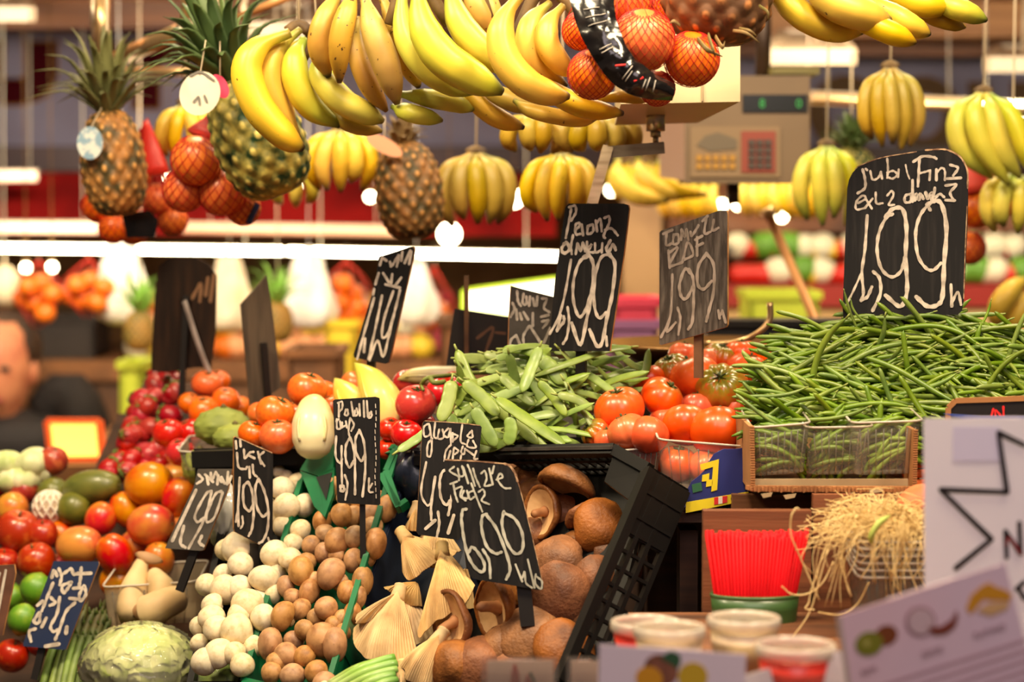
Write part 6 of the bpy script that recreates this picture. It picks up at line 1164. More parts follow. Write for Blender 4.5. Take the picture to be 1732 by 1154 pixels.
# ================================================================ pineapples
M_pine = mat('pineapple_brown', (214, 156, 80), .6, (180, 120, 56), 40, .4, .7, bump=.3, bscale=60, uvmix=(70, 60, 28)); M_pineg = mat('pineapple_green', (224, 204, 110), .6, (190, 170, 80), 40, .4, .7, bump=.3, bscale=60, uvmix=(22, 56, 26))
M_pinedk = mat('pineapple_dark', (180, 116, 62), .65, (120, 74, 40), 40, .4, .7, bump=.4, bscale=60, uvmix=(92, 60, 34)); M_pineo = mat('pineapple_olive', (190, 136, 70), .6, (150, 100, 52), 40, .4, .7, bump=.3, bscale=60, uvmix=(64, 54, 26))
M_leaf = mat('pineapple_leaf', (96, 116, 60), .5, (60, 82, 44), 8, stretch=(1, 1, .3)); M_leafd = mat('pineapple_leaf_dry', (130, 104, 66), .6, (84, 64, 40), 10)
def pineapple(label, px, py, rx, ry, d, m, axis=(0, 1, 0), crown=1.0, leafm=None, rows=15, cnt=13, nleaf=54, name='pineapple', string=None, seed=1):
    p = P(px, py, d); k = 1 / F * d; z = dirC(*axis); q = Vector((0, 0, 1)).rotation_difference(z); M = Matrix.Translation(p) @ q.to_matrix().to_4x4()
    t = thing(name, label, 'pineapple', p); R_, Hh = rx * k, ry * k; R = random.Random(seed)
    seg, rg = 160, 120; vs = []; uv = []; fs = []
    for i in range(rg + 1):
        ph = math.pi * i / rg; zz = math.cos(ph); prof = max(math.sin(ph), 0) ** .62
        for s in range(seg):
            th = 2 * math.pi * s / seg; a = th * cnt / (2 * math.pi); v = i / rg * rows
            u1, u2 = (a + v * .5) % 1, (a - v * .5) % 1
            e = min(min(u1, 1 - u1), min(u2, 1 - u2)) * 2          # 0 in the grooves, 1 at an eye's middle
            dd2 = math.hypot(u1 - .5, u2 - .5) * 2; eye = max(0, 1 - dd2 * .9); r = R_ * prof * (1 + .09 * (eye - .4)) * (1 + .06 * math.cos(ph) * -1); vs.append(M @ Vector((r * math.cos(th), r * math.sin(th), zz * Hh))); uv.append((i / rg, min(1, max(0, (dd2 - .30) / .22))))
    for i in range(rg):
        for s in range(seg): fs.append((i * seg + s, (i + 1) * seg + s, (i + 1) * seg + (s + 1) % seg, i * seg + (s + 1) % seg))
    b = MB(); b.add(vs, fs, uv); b.build('fruit', m, t)
    if crown:
        b = MB()
        for i in range(nleaf):
            f = i / nleaf; a = i * 2.39996; L = Hh * crown * (.55 + .75 * f) * R.uniform(.8, 1.15); sp = (1 - f) * 1.15 + .18; c0 = Vector((math.cos(a) * R_ * .22 * (1 - f * .6), math.sin(a) * R_ * .22 * (1 - f * .6), Hh * (.93 + .16 * f)))
            dr = Vector((math.cos(a), math.sin(a), 0)); pts = [c0, c0 + dr * L * sp * .35 + Vector((0, 0, L * .38)), c0 + dr * L * sp * .75 + Vector((0, 0, L * (.78 - sp * .1))), c0 + dr * L * sp * (1.15 + sp * .25) + Vector((0, 0, L * (1.05 - sp * .42)))]
            b.tube([M @ x for x in pts], [(0, R_ * .2), (.3, R_ * .18), (.7, R_ * .11), (1, R_ * .012)], 6, .22, up=q @ dr.cross(Vector((0, 0, 1))), n=9)
        b.build('crown', leafm or M_leaf, t)
    if string: b = MB(); b.tube([p + z * Hh * .95, P(string[0], string[1], d + .02)], .0018, 6); b.build('string', mat('string_pale', (0, 0, 0)), t)
    return t
p1 = pineapple('brown pineapple with a leafy crown hanging at the far left', 192, 276, 54, 90, 3.35, M_pine, (-.10, 1, .05), 1.15, mat('pineapple_leaf_grey', (112, 112, 66), .5, (76, 80, 46), 8), string=(180, -60), seed=2)
p2 = pineapple('large green pineapple hanging behind the left banana hand', 436, 232, 76, 106, 3.10, M_pineg, (-.42, 1, .08), 1.25, M_leaf, string=(350, -80), rows=14, cnt=13, seed=3)
p3 = pineapple('brown pineapple hanging upright in the middle behind the rail', 692, 322, 57, 82, 3.40, M_pineo, (-.12, 1, .05), .42, M_leafd, nleaf=24, string=(660, -60), seed=4)
p4 = pineapple('dark pineapple base at the top beside the netted oranges', 1216, -28, 94, 104, 2.68, M_pinedk, (.12, 1, .0), .4, M_leafd, rows=11, cnt=12, seed=5)
for (x0, y0, x1, y1, x2, y2, w_) in [(1180, 66, 1196, 84, 1222, 96, 10), (1198, 60, 1205, 82, 1210, 98, 13), (1210, 62, 1222, 80, 1226, 70, 9), (1240, 52, 1262, 56, 1284, 72, 6), (1150, 44, 1140, 36, 1132, 40, 7), (1250, 48, 1268, 52, 1280, 62, 5), (1284, 10, 1298, 20, 1300, 34, 6)]:
    b = MB(); b.tube([P(x0, y0, 2.60), P(x1, y1, 2.58), P(x2, y2, 2.585)], [(0, w_ / 2 / F * 2.6), (.5, w_ / 2 / F * 2.6), (1, .0006)], 7, .3, n=9)
    b.build('base_leaf', mat('pineapple_leaf_base', (106, 100, 50), .6, (150, 120, 76), 14), p4)
pineapple('far pineapple with a bright green crown between the signs at the left', 236, 560, 26, 34, 4.6, mat('pineapple_far', (200, 160, 60), .6, (150, 110, 40), 20, uvmix=(90, 80, 30)), (0, 1, 0), 1.7, mat('pineapple_leaf_bright', (140, 190, 80), .5), nleaf=26, string=(236, -60), seed=6)
pineapple('far pineapple with a bright green crown behind the grey sign back', 470, 545, 26, 34, 4.6, mat('pineapple_far', (0, 0, 0)), (0, 1, 0), 1.7, mat('pineapple_leaf_bright', (0, 0, 0)), nleaf=26, string=(466, -60), seed=7)
pineapple('blurred green pineapple beside the grey scale above the arched sign', 1440, 300, 44, 50, 3.9, M_pineg, (0, 1, .1), 1.0, M_leaf, nleaf=30, string=(1440, 90), seed=8)
# tags hanging at the left
def hang_tag(label, px, py, rx, ry, d, m, rot=.2, top=(0, -30)):
    t = thing('paper_tag', label, 'tag', P(px, py, d)); b = MB(); b.prism([P(x, y, d) for x, y in oval(px, py, rx, ry, rot, 28)], (0, .0015, 0)); b.build('disc', m, t)
    b = MB(); b.tube([P(px, py - ry * .8, d), P(px + top[0], py + top[1], d + .02)], .0009, 5); b.build('string', mat('string_pale', (0, 0, 0)), t); return t
M_tagw = mat('tag_white', (222, 212, 190), .5, (196, 190, 172), 8)
t = hang_tag('oval white tag with a faint dark mark before the large green pineapple', 338, 158, 34, 38, 3.0, M_tagw, .4, (10, -90)); b = MB()
for s in ([(322, 128), (340, 122), (362, 136)], [(328, 172), (336, 164), (338, 176)], [(346, 162), (350, 172)]): ribbon(b, s, 4, lambda x, y: P(x, y, 2.999), -FW, .0006)
b.build('dark_mark', mat('tag_ink', (110, 104, 96), .6), t)
hang_tag('pink tag beside the oval white one', 372, 146, 13, 22, 3.02, mat('tag_pink', (226, 60, 96), .5), -.5, (0, -80))
hang_tag('pale blue printed tag on the far left pineapple', 152, 242, 22, 28, 3.29, mat('tag_blue', (206, 212, 206), .5, (130, 160, 180), 60, .45, .55), 0, (20, -60))
hang_tag('pink paper tag tilted on the brown pineapple in the middle', 650, 246, 34, 13, 3.34, mat('tag_salmon', (226, 156, 120), .5), .5, (0, -50))
# ================================================================ net bags of oranges
M_or = mat('orange_peel', (246, 128, 36), .4, (236, 104, 24), 2, bump=.06, bscale=40, rnd=(.006, .04, .05), coat=.1); M_net = mat('net_bright_red', (190, 26, 18), .5)
def oranges(lst, d, label, grp, proto=[None]):
    out = []
    for (x, y, r, do, lab) in lst:
        if proto[0] is None:
            b = MB(); b.ball((0, 0, 0), (1, 1, .96), 36, 22, lambda th, ph: 1 - .06 * math.exp(-(ph / .2) ** 2)); o = b.build('orange', M_or); proto[0] = o
            b = MB(); b.tube([(0, 0, .89), (0, 0, .95)], [(0, .09), (1, .06)], 8); b.build('stem_end', M_stem, o)
        else: o = copy_tree(proto[0])
        place(o, P(x, y, d + do), r / F * d, dirC(rr(-.6, .6), rr(-.2, .8), rr(-.6, .2)), rr(0, 6)); tag(o, lab, 'orange', grp); out.append((P(x, y, d + do), r / F * d))
    return out
def net_over(label, balls, d, neck, nm='net_bag', wires=22, thick=.0006, tail=None):
    t = thing(nm, label, 'net bag', P(*neck, d)); b = MB()
    for (c, r) in balls:       # two families of diagonal threads over each fruit
        for s in (-1, 1):
            for i in range(wires):
                a0 = 2 * math.pi * i / wires; pts = []
                for j in range(15):
                    ph = math.pi * (.10 + .80 * j / 14); th = a0 + s * (j / 14) * 1.9; pts.append(c + Matrix.Rotation(.5, 3, 'X') @ Vector((math.sin(ph) * math.cos(th), math.sin(ph) * math.sin(th), math.cos(ph))) * (r * 1.012))
                if sum(1 for p in pts if (p - c).dot(FW) < .2 * r) > 4: b.tube(pts, thick, 4, cap=False)
    top = P(*neck, d); cs = sorted(balls, key=lambda q: -q[0].z)[:4]
    for (c, r) in cs:
        for i in range(9): a = 2 * math.pi * i / 9; b.tube([c + Vector((math.cos(a) * r * .9, math.sin(a) * r * .9, r * .5)), top.lerp(c, .45) + Vector((math.cos(a), math.sin(a), 0)) * r * .35, top], thick, 4, n=7)
    b.build('net', M_net, t); return t
bl = oranges([(1088, 68, 53, -.03, 'netted orange brightest in the middle of the black banded bag'), (1170, 100, 47, -.01, 'netted orange at the right under the pineapple base'), (1002, 126, 42, -.02, 'netted orange low at the left of the black band'), (984, 52, 34, .03, 'netted orange high at the left beside the bananas'), (1062, 6, 42, .03, 'netted orange at the top behind the black band'), (1112, 150, 30, .01, 'netted orange lowest in the black banded bag'), (1136, 20, 38, .06, 'netted orange hidden behind the pineapple base'), (1046, 110, 34, .04, 'netted orange behind the black band')], 2.655, None, 'oranges in the black banded net')
t = net_over('red net bag with a black band around the oranges at the top', bl, 2.655, (1040, -140), wires=22, thick=.0004)
cen = [(1000, -10), (1010, 40), (1032, 88), (1058, 122), (1096, 144), (1140, 156)]; b = MB(); c3 = crom([P(x, y, 2.61 - .028 * math.sin(math.pi * i / 5)) for i, (x, y) in enumerate(cen)], 40); vs = []; fs = []; W_ = 9
for i, p in enumerate(c3):
    T = (c3[min(i + 1, 39)] - c3[max(i - 1, 0)]).normalized(); S = T.cross(FW).normalized(); hw = interp([(0, .026), (.4, .020), (.7, .019), (1, .010)], i / 39)
    for j in range(W_):
        u = -1 + 2 * j / (W_ - 1); vs.append(p + S * hw * u - FW * (.010 * (1 - u * u) + .005 * noise.noise(Vector((i * .45, j * .9, 2)))))
for i in range(39):
    for j in range(W_ - 1): fs.append((i * W_ + j, i * W_ + j + 1, (i + 1) * W_ + j + 1, (i + 1) * W_ + j))
b.add(vs, fs); b.add([v + FW * .0012 for v in vs], [f[::-1] for f in fs]); bb = b.build('black_band', mat('band_black', (14, 11, 11), .2, (30, 24, 22), 30, .5, .7, coat=.3), t)
for (i, u0, u1) in [(4, -.5, .4), (6, -.5, .5), (8, -.3, .5), (14, -.5, .3), (15, -.5, .3), (24, -.4, .5), (25, -.4, .3), (30, -.5, .4), (31, -.5, .5), (33, -.3, .5)]:
    j0, j1 = int((u0 + 1) * 4), int((u1 + 1) * 4); pts = [vs[i * W_ + j] - FW * .0012 for j in range(j0, j1 + 1)]
    b = MB(); b.tube(pts, .0008, 4); b.build('band_print', mat('band_print', (170, 160, 150), .5), bb)
b = MB(); 
for s in ([20, 22], [27, 29]): b.tube([vs[s[0] * W_ + 3] - FW * .0014, vs[s[1] * W_ + 5] - FW * .0014], .0014, 5)
b.build('band_print_red', mat('print_red', (0, 0, 0)), bb)
# left bags
bl = oranges([(332, 272, 43, -.03, 'orange in the upper left of the net beside the green pineapple'), (312, 322, 37, .0, 'orange at the lower left of the net beside the green pineapple'), (376, 326, 40, -.01, 'orange at the bottom of the net beside the green pineapple'), (384, 262, 36, .04, 'orange behind the green pineapple in the net'), (412, 352, 30, .02, 'orange lowest in the net beside the green pineapple')], 3.2, None, 'oranges in the net beside the green pineapple')
t = net_over('red net bag of oranges beside the large green pineapple', bl, 3.2, (372, 190), wires=14)
b = MB(); b.tube([P(372, 170, 3.19), P(366, 205, 3.19), P(350, 235, 3.18)], [(0, .008), (.5, .018), (1, .032)], 16, .5, n=8); b.build('net_neck', mat('net_neck_pink', (222, 70, 62), .45), t); b = MB(); b.bar(P(436, 345, 3.2), P(420, 378, 3.2), .008, .003, (0, 1, 0)); b.build('label_strip', mat('label_navy', (40, 44, 90), .4), t)
bl = oranges([(265, 336, 27, -.02, 'orange at the top of the net right of the far left pineapple'), (292, 372, 26, .0, 'orange at the right of the net below the far left pineapple'), (168, 348, 30, .03, 'orange at the left of the net behind the far left pineapple'), (192, 386, 26, .02, 'orange at the bottom of the net behind the far left pineapple'), (232, 300, 26, .05, 'orange behind the far left pineapple in the net'), (225, 385, 30, .06, 'orange behind the black label below the far left pineapple')], 3.5, None, 'oranges in the net behind the far left pineapple')
t = net_over('red net bag of oranges behind the far left pineapple', bl, 3.5, (250, 200), wires=12); b = MB(); b.tube([P(246, 205, 3.46), P(254, 245, 3.45), P(262, 296, 3.45)], [(0, .004), (.3, .010), (1, .024)], 16, .4, n=8); b.build('net_neck', mat('net_neck_red', (214, 44, 30), .45), t)
b = MB(); b.prism([P(x, y, 3.44) for x, y in [(206, 362), (252, 356), (268, 372), (262, 402), (214, 402)]], (0, .004, 0)); b.build('black_label', mat('band_black', (0, 0, 0)), t)
bl = oranges([(1652, 352, 34, 0, 'red orange in the net right of the arched sign, upper one'), (1640, 420, 28, .02, 'red orange in the net right of the arched sign, lower one'), (1690, 350, 24, .04, 'red orange in the net behind the low yellow bananas')], 3.6, None, 'oranges in the net right of the arched sign')
t = net_over('pink red net bag hanging right of the arched sign', bl, 3.6, (1648, 240), wires=12); b = MB(); b.tube([P(1640, 250, 3.58), P(1646, 290, 3.58), P(1652, 325, 3.58)], [(0, .006), (1, .026)], 14, .5, n=6); b.build('net_neck', mat('net_neck_pink', (0, 0, 0)), t)
# ================================================================ scales, rail, metalwork
M_steel = mat('steel_brushed', (196, 180, 156), .3, (160, 142, 118), 12, metal=.85, stretch=(1, 1, 8)); M_steelw = mat('steel_warm', (206, 170, 120), .28, metal=.8); M_scale = mat('scale_white', (206, 184, 146), .45, (196, 172, 134), 5); M_scaleg = mat('scale_grey', (122, 98, 70), .5, (110, 88, 62), 4)
t = thing('hanging_scale', 'white hanging scale housing behind the netted oranges with a silver hook arm', 'scale', P(1110, 250, 2.95))
fr = [P(1050, 20, 2.93), P(1252, 20, 2.93), P(1252, 172, 2.86), P(1050, 176, 2.86)]; bk = [P(1040, 0, 3.16), P(1245, 0, 3.16), P(1180, 208, 3.1), P(1040, 212, 3.1)]
b = MB(); b.add(fr + bk, [(0, 3, 2, 1), (4, 5, 6, 7), (3, 7, 6, 2), (0, 1, 5, 4), (0, 4, 7, 3), (1, 2, 6, 5)], None, 0, False); b.build('housing', M_scale, t)
b = MB(); b.bar(P(1188, 40, 2.919), P(1188, 172, 2.857), .002, .002, (0, 1, 0)); b.build('seam', mat('seam_shadow', (150, 130, 100), .6), t)
b = MB(); b.tube([P(1109, 180, 3.0), P(1109, 198, 3.0), P(1109, 199, 3.0), P(1109, 222, 3.0)], 16 / F * 3, 20); b.tube([P(1109, 222, 3.0), P(1109, 232, 3.0)], 9 / F * 3, 14); b.tube([P(1109, 230, 3.0), P(1109, 244, 3.0)], 5 / F * 3, 12); b.build('threaded_mount', M_steel, t)
b = MB(); b.bar(P(1120, 250, 2.99), P(1024, 258, 2.97), .02, .016); b.bar(P(1027, 252, 2.97), P(1000, 350, 2.94), .014, .02, (0, 1, 0)); b.bar(P(1000, 350, 2.94), P(985, 640, 2.93), .012, .012, (0, 1, 0)); b.build('hook_arm', M_steel, t)
t = thing('hanging_scale', 'grey hanging scale with green digits and a button panel', 'scale', P(1250, 310, 3.7)); ds = 3.7
def qbox(b, x0, x1, y0, y1, d, dep_): b.slab(P(x0, y0, d), P(x1, y0, d), P(x1, y1, d), P(x0, y1, d), (0, dep_, 0))
b = MB(); qbox(b, 1158, 1370, 128, 310, ds, .14); b.build('housing', M_scaleg, t)
b = MB(); b.prism([P(1158, 196, ds), P(1158, 305, ds), P(1116, 300, ds + .12), P(1116, 208, ds + .12)], (0, .004, 0)); b.build('side_panel', mat('scale_side', (160, 128, 112), .45), t)
b = MB(); qbox(b, 1256, 1366, 160, 190, ds - .004, .006); dpl = b.build('display', mat('display_black', (22, 26, 22), .2), t)
M_dig = mat('digit_green', (30, 120, 50), .5, emit=((40, 200, 80), .35))
for x, s in ((1284, '8'), (1346, '0')): text('display_digit', s, x, 182, ds - .006, 15, M_dig, dpl)
b = MB(); qbox(b, 1168, 1320, 214, 300, ds - .004, .005); kp = b.build('key_panel', mat('key_panel', (136, 110, 78), .5), t)
b = MB()
for i in range(5):
    for j in range(2): qbox(b, 1178 + i * 14, 1188 + i * 14, 262 + j * 14, 272 + j * 14, ds - .008, .005)
b.build('yellow_keys', mat('key_yellow', (176, 128, 40), .5), kp)
b = MB(); qbox(b, 1254, 1312, 222, 292, ds - .007, .004); b.build('red_frame', mat('key_red', (140, 56, 36), .5), kp)
b = MB()
for i in range(3):
    for j in range(4): qbox(b, 1266 + i * 14, 1277 + i * 14, 236 + j * 13, 246 + j * 13, ds - .011, .005)
b.build('dark_keys', mat('key_dark', (70, 56, 48), .5), kp)
b = MB(); b.prism([P(x, y, ds - .006) for x, y in [(1178, 246), (1192, 230), (1214, 224), (1232, 230), (1246, 236), (1246, 252), (1200, 256)]], (0, .001, 0)); b.build('printed_picture', mat('scale_print', (104, 90, 70), .5), t)
b = MB(); b.tube([P(1290, 128, ds + .06), P(1292, 40, ds + .08), P(1292, -80, ds + .1)], 13 / F * ds, 14); b.build('pole', mat('pole_dark', (60, 42, 30), .4, metal=.4), t)
b = MB(); b.tube([P(1240, 310, ds + .06), P(1240, 345, ds + .06)], 11 / F * ds, 14); b.build('lower_stub', mat('pole_dark', (0, 0, 0)), t)
b = MB(); b.box(P(1340, 122, ds + .05), .08, .1, .012); b.build('top_tray', mat('tray_olive', (120, 110, 60), .5), t)
# dark pan behind with a curved handle
t = thing('rear_table', 'low dark table behind the ribbed tomatoes and the fine beans', 'table', (X(1330, 3.5), 3.55, 0)); b = MB(); b.box((X(1330, 3.5), 3.5, 1.355), .52, .66, .02); b.build('table_top', M_woodd, t)
for sx in (-1, 1): b = MB(); b.box((X(1330, 3.5) + sx * .22, 3.55, .67), .04, .4, 1.34); b.build('leg', M_woodd, t)
t = thing('weighing_pan', 'steel weighing pan with a curved handle behind the ribbed tomatoes', 'pan', P(1200, 600, 3.25))
b = MB(); Mx = Matrix.Translation(P(1200, 580, 3.3)); b.lathe([(.001, -.03), (.10, -.03), (.16, -.004), (.165, .0), (.16, .002), (.10, -.024), (.001, -.024)], 48, Mx); b.build('pan', mat('pan_brass', (150, 110, 64), .3, metal=.7), t)
b = MB(); b.tube([P(1190, 582, 3.14), P(1250, 578, 3.13), P(1284, 562, 3.12), P(1302, 540, 3.12), P(1302, 512, 3.12)], .0045, 10, n=18); b.build('handle', M_steelw, t)
t = thing('black_tray', 'dark tray behind the ribbed tomatoes and the bean heap', 'tray', P(1330, 590, 3.5)); b = MB(); qbox(b, 1196, 1460, 548, 590, 3.5, .2); b.build('body', M_blackp, t); b = MB(); b.bar(P(1196, 548, 3.5), P(1460, 548, 3.5), .014, .01); b.build('rim', M_blackp, t)
# slanted pole
t = thing('metal_pole', 'slanted brown metal pole behind the arched price sign', 'pole', P(1385, 540, 3.9)); b = MB(); b.tube([P(1300, 360, 3.9), P(1316, 400, 3.9), P(1352, 480, 3.85), P(1396, 584, 3.75)], .0085, 12, n=14); b.build('tube', mat('pole_brown', (206, 146, 90), .4, metal=.3), t); b = MB(); b.tube([P(1296, 352, 3.9), P(1304, 368, 3.9)], .012, 10); b.build('collar', M_steelw, t)
# hanging rail left
t = thing('hanging_rail', 'thick steel rail slanting up between the two left pineapples', 'rail', P(190, 100, 3.6)); b = MB(); b.tube([P(185, 106, 3.75), P(312, 50, 3.45)], 14 / F * 3.6, 18); b.build('tube', M_steelw, t); b = MB(); b.tube([P(302, 55, 3.47), P(318, 48, 3.44)], 15.5 / F * 3.45, 18); b.build('end_cap', M_steel, t)
b = MB(); b.tube([P(312, 50, 3.45), P(322, -120, 3.45)], .008, 10); b.build('hanger', M_steelw, t)
t = thing('hanging_rail', 'upright steel rod rising behind the far left pineapple crown', 'rail', P(172, 110, 3.7)); b = MB(); b.tube([P(173, 122, 3.7), P(170, -40, 3.7)], 14 / F * 3.7, 14); b.build('rod', M_steelw, t); b = MB(); b.tube([P(158, 80, 3.68), P(156, -40, 3.68)], 4 / F * 3.7, 8); b.build('thin_rod', M_steel, t)
t = thing('hanging_rail', 'bright horizontal steel bar behind the oval white tag', 'rail', P(270, 125, 3.9)); b = MB(); b.tube([P(205, 123, 3.9), P(420, 121, 3.9)], 8 / F * 3.9, 14); b.build('bar', M_steelw, t); b = MB(); b.tube([P(410, 121, 3.9), P(414, -60, 3.9)], .006, 8); b.build('hanger', M_steel, t)
t = thing('hanging_rail', 'steel bar behind the olive bananas at the right', 'rail', P(1550, 180, 4.2)); b = MB(); b.tube([P(1372, 168, 4.2), P(1790, 190, 4.2)], 7 / F * 4.2, 14); b.build('bar', M_steelw, t); b = MB(); b.tube([P(1780, 190, 4.2), P(1780, 40, 4.2)], .006, 8); b.build('hanger', M_steel, t)
t = thing('hanging_rail', 'brown wooden pole crossing the top above the left bananas', 'rail', P(430, 20, 3.3)); b = MB(); b.tube([P(402, 30, 3.3), P(500, -10, 3.25)], 7 / F * 3.3, 12); b.build('pole', mat('pole_brown', (0, 0, 0)), t); b = MB(); b.tube([P(496, -8, 3.25), P(498, -80, 3.25)], .004, 8); b.build('hanger', M_steel, t)
# ================================================================ fruit on the left slope
M_mango = mat('mango_red_yellow', (206, 52, 30), .32, (226, 150, 40), .8, .36, .7, coat=.3, rnd=(.01, .05, .06)); M_mangoy = mat('mango_yellow', (226, 150, 44), .32, (206, 72, 36), .8, .42, .74, coat=.3, rnd=(.01, .05, .05)); M_mangog = mat('mango_green', (112, 112, 40), .4, (84, 92, 34), 1.6, .4, .7, coat=.2, rnd=(.01, .05, .06)); M_apple = mat('apple_dark_red', (170, 34, 30), .3, (206, 90, 50), 2.0, .5, .7, coat=.3, rnd=(.01, .05, .08)); M_lime = mat('lime_green', (96, 150, 34), .35, (150, 176, 50), 1.5, .45, .7, coat=.2, bump=.2, bscale=40)
def fruit_proto(name, m, prof='mango'):
    f = {'mango': lambda th, ph: 1 - .10 * math.exp(-(ph / .3) ** 2) + .05 * math.sin(ph) * math.cos(th), 'apple': lambda th, ph: (1 - .28 * math.exp(-(ph / .35) ** 2)) * (1 - .10 * math.exp(-((math.pi - ph) / .3) ** 2)) * (1 - .07 * (ph / math.pi)), 'lime': lambda th, ph: 1 + .12 * math.exp(-((math.pi - ph) / .25) ** 2) + .06 * math.exp(-(ph / .25) ** 2)}[prof]
    b = MB(); b.ball((0, 0, 0), (1, 1, 1), 40, 24, f); o = b.build(name, m); b = MB(); b.tube([(0, 0, .68 if prof == 'apple' else .88), (.02, .02, .95 if prof != 'lime' else 1.08)], [(0, .07), (1, .05)], 8); b.build('stem', M_stem, o); return o
pm, py_, pg, pa, pl = fruit_proto('mango', M_mango), fruit_proto('mango', M_mangoy), fruit_proto('mango', M_mangog), fruit_proto('apple', M_apple, 'apple'), fruit_proto('lime', M_lime, 'lime')
def put2(proto, px, py, rx, ry, label, cat, ax=None, off=0.0, grp=None):
    p = PS2(px, py, off); d = dep(p); k = 1 / F * d; o = proto if proto.name not in used else copy_tree(proto); used.add(proto.name)
    if rx > ry * 1.06:      # long side lies along the picture's horizontal
        z = dirC(1, .12, .25); x = dirC(-.1, 1, .3); x = (x - z * x.dot(z)).normalized(); y = z.cross(x)
        o.location = p; o.rotation_mode = 'QUATERNION'; o.rotation_quaternion = Matrix((x, y, z)).transposed().to_quaternion(); o.scale = (ry * k, ry * k, rx * k)
    else: place(o, p, 1, ax or dirC(rr(-.5, .5), .8, rr(-.3, .5)), rr(0, 6), (rx * k, rx * k, ry * k))
    tag(o, label, cat, grp); return o
for (pr, x, y, rx, ry, lab, off) in [
    (pg, 156, 826, 54, 30, 'long green mango lying at the top of the heap', .03), (py_, 253, 821, 43, 38, 'yellow red mango on top of the heap beside the leaning sign', .035), (pm, 256, 890, 42, 36, 'large red mango directly under the yellow red one', .03), (pm, 170, 877, 27, 30, 'small shiny red mango in the middle of the heap', .02), (py_, 135, 924, 41, 33, 'orange yellow mango above the navy chalkboard', .035), (pm, 194, 938, 30, 38, 'upright red mango right of the orange yellow one', .03), (pm, 303, 842, 30, 36, 'red mango half behind the leaning grey sign', .02), (pm, 215, 862, 26, 34, 'red mango squeezed left of the large red one', .012), (pg, 126, 862, 32, 30, 'olive green mango behind the small shiny red one', .02), (py_, 270, 946, 26, 30, 'orange mango behind the pale king oyster mushroom', .01), (py_, 300, 812, 32, 30, 'orange mango behind the yellow red one', .0), (py_, 20, 862, 28, 30, 'yellow mango at the left edge of the heap', .02), (pm, 100, 905, 26, 24, 'dark red mango beside the apples', .0), (pm, 230, 925, 28, 30, 'red mango low in the gap of the heap', .0), (pm, 200, 985, 32, 30, 'mango low behind the clear tray', -.01), (py_, 300, 900, 24, 26, 'orange mango behind the stake of the leaning sign', -.005), (pg, 90, 835, 28, 26, 'green mango behind the pale netted fruit', .0)]:
    put2(pr, x, y, rx, ry, lab, 'mango', None, off, 'mangoes on the slope')
for (x, y, r, lab, off) in [(30, 900, 40, 'large dark red apple at the left edge', .03), (72, 905, 28, 'dark red apple right of the largest one', .02), (62, 950, 34, 'dark red apple above the upper lime', .03), (8, 952, 26, 'dark red apple at the left edge below the largest', .02), (40, 830, 26, 'pinkish apple under the bright pale lettuce', .01), (8, 820, 26, 'pink apple at the left edge below the lettuce', .01), (100, 960, 24, 'red apple beside the navy chalkboard', .0), (90, 780, 26, 'pink blurred apple under the glowing yellow sign', .02)]:
    put2(pa, x, y, r, r, lab, 'apple', dirC(rr(-.3, .3), .9, .3), off, 'apples on the slope')
put2(pl, 61, 996, 27, 27, 'green lime beside the navy chalkboard, upper one', 'lime', None, .03); put2(pl, 38, 1048, 25, 27, 'green lime left of the navy chalkboard, lower one', 'lime', None, .03); put2(pl, 20, 1010, 22, 24, 'lime at the faded board beside the upper one', 'lime', None, .0)
for (x, y, r, lab) in [(70, 1085, 28, 'pale apple low beside the navy chalkboard'), (20, 1110, 30, 'pale apple at the bottom left corner'), (110, 1010, 26, 'apple in the shade behind the asparagus')]: put2(pa, x, y, r, r, lab, 'apple', None, -.01, 'apples on the slope')
t = thing('netted_fruit', 'pale fruit in a white foam net above the apples', 'fruit', PS2(84, 866)); p = PS2(84, 858, .03); b = MB(); b.ball(p, 27 / F * dep(p), 24, 16); b.build('fruit', mat('foam_fruit', (196, 170, 140), .6), t); b = MB(); r = 28 / F * dep(p)
for s in (-1, 1):
    for i in range(12): b.tube([p + Vector((math.sin(f) * math.cos(i * .5236 + s * f * .6), math.sin(f) * math.sin(i * .5236 + s * f * .6), math.cos(f))) * r for f in [.2 + j * .23 for j in range(12)]], .0018, 5)
b.build('foam_net', mat('foam_white', (236, 226, 206), .7), t)
t = thing('lettuce', 'bright pale lettuce head at the left edge below the lit sign', 'lettuce', PS2(40, 815)); p = PS2(38, 798, .02); R = 52 / F * dep(p)
for kx in range(9):
    a = kx * .7; c = p + Vector((math.cos(a) * R * .5, math.sin(a) * R * .4, .35 * R * math.sin(kx * 1.7))); b = MB(); b.ball(c, (R * .55, R * .5, R * .42), 24, 14, lambda th, ph: 1 + .10 * math.sin(7 * th + kx) * math.sin(ph) + .04 * math.sin(17 * th)); b.build('leaf', mat('lettuce_pale', (236, 232, 190), .5, (190, 206, 130), 30), t)
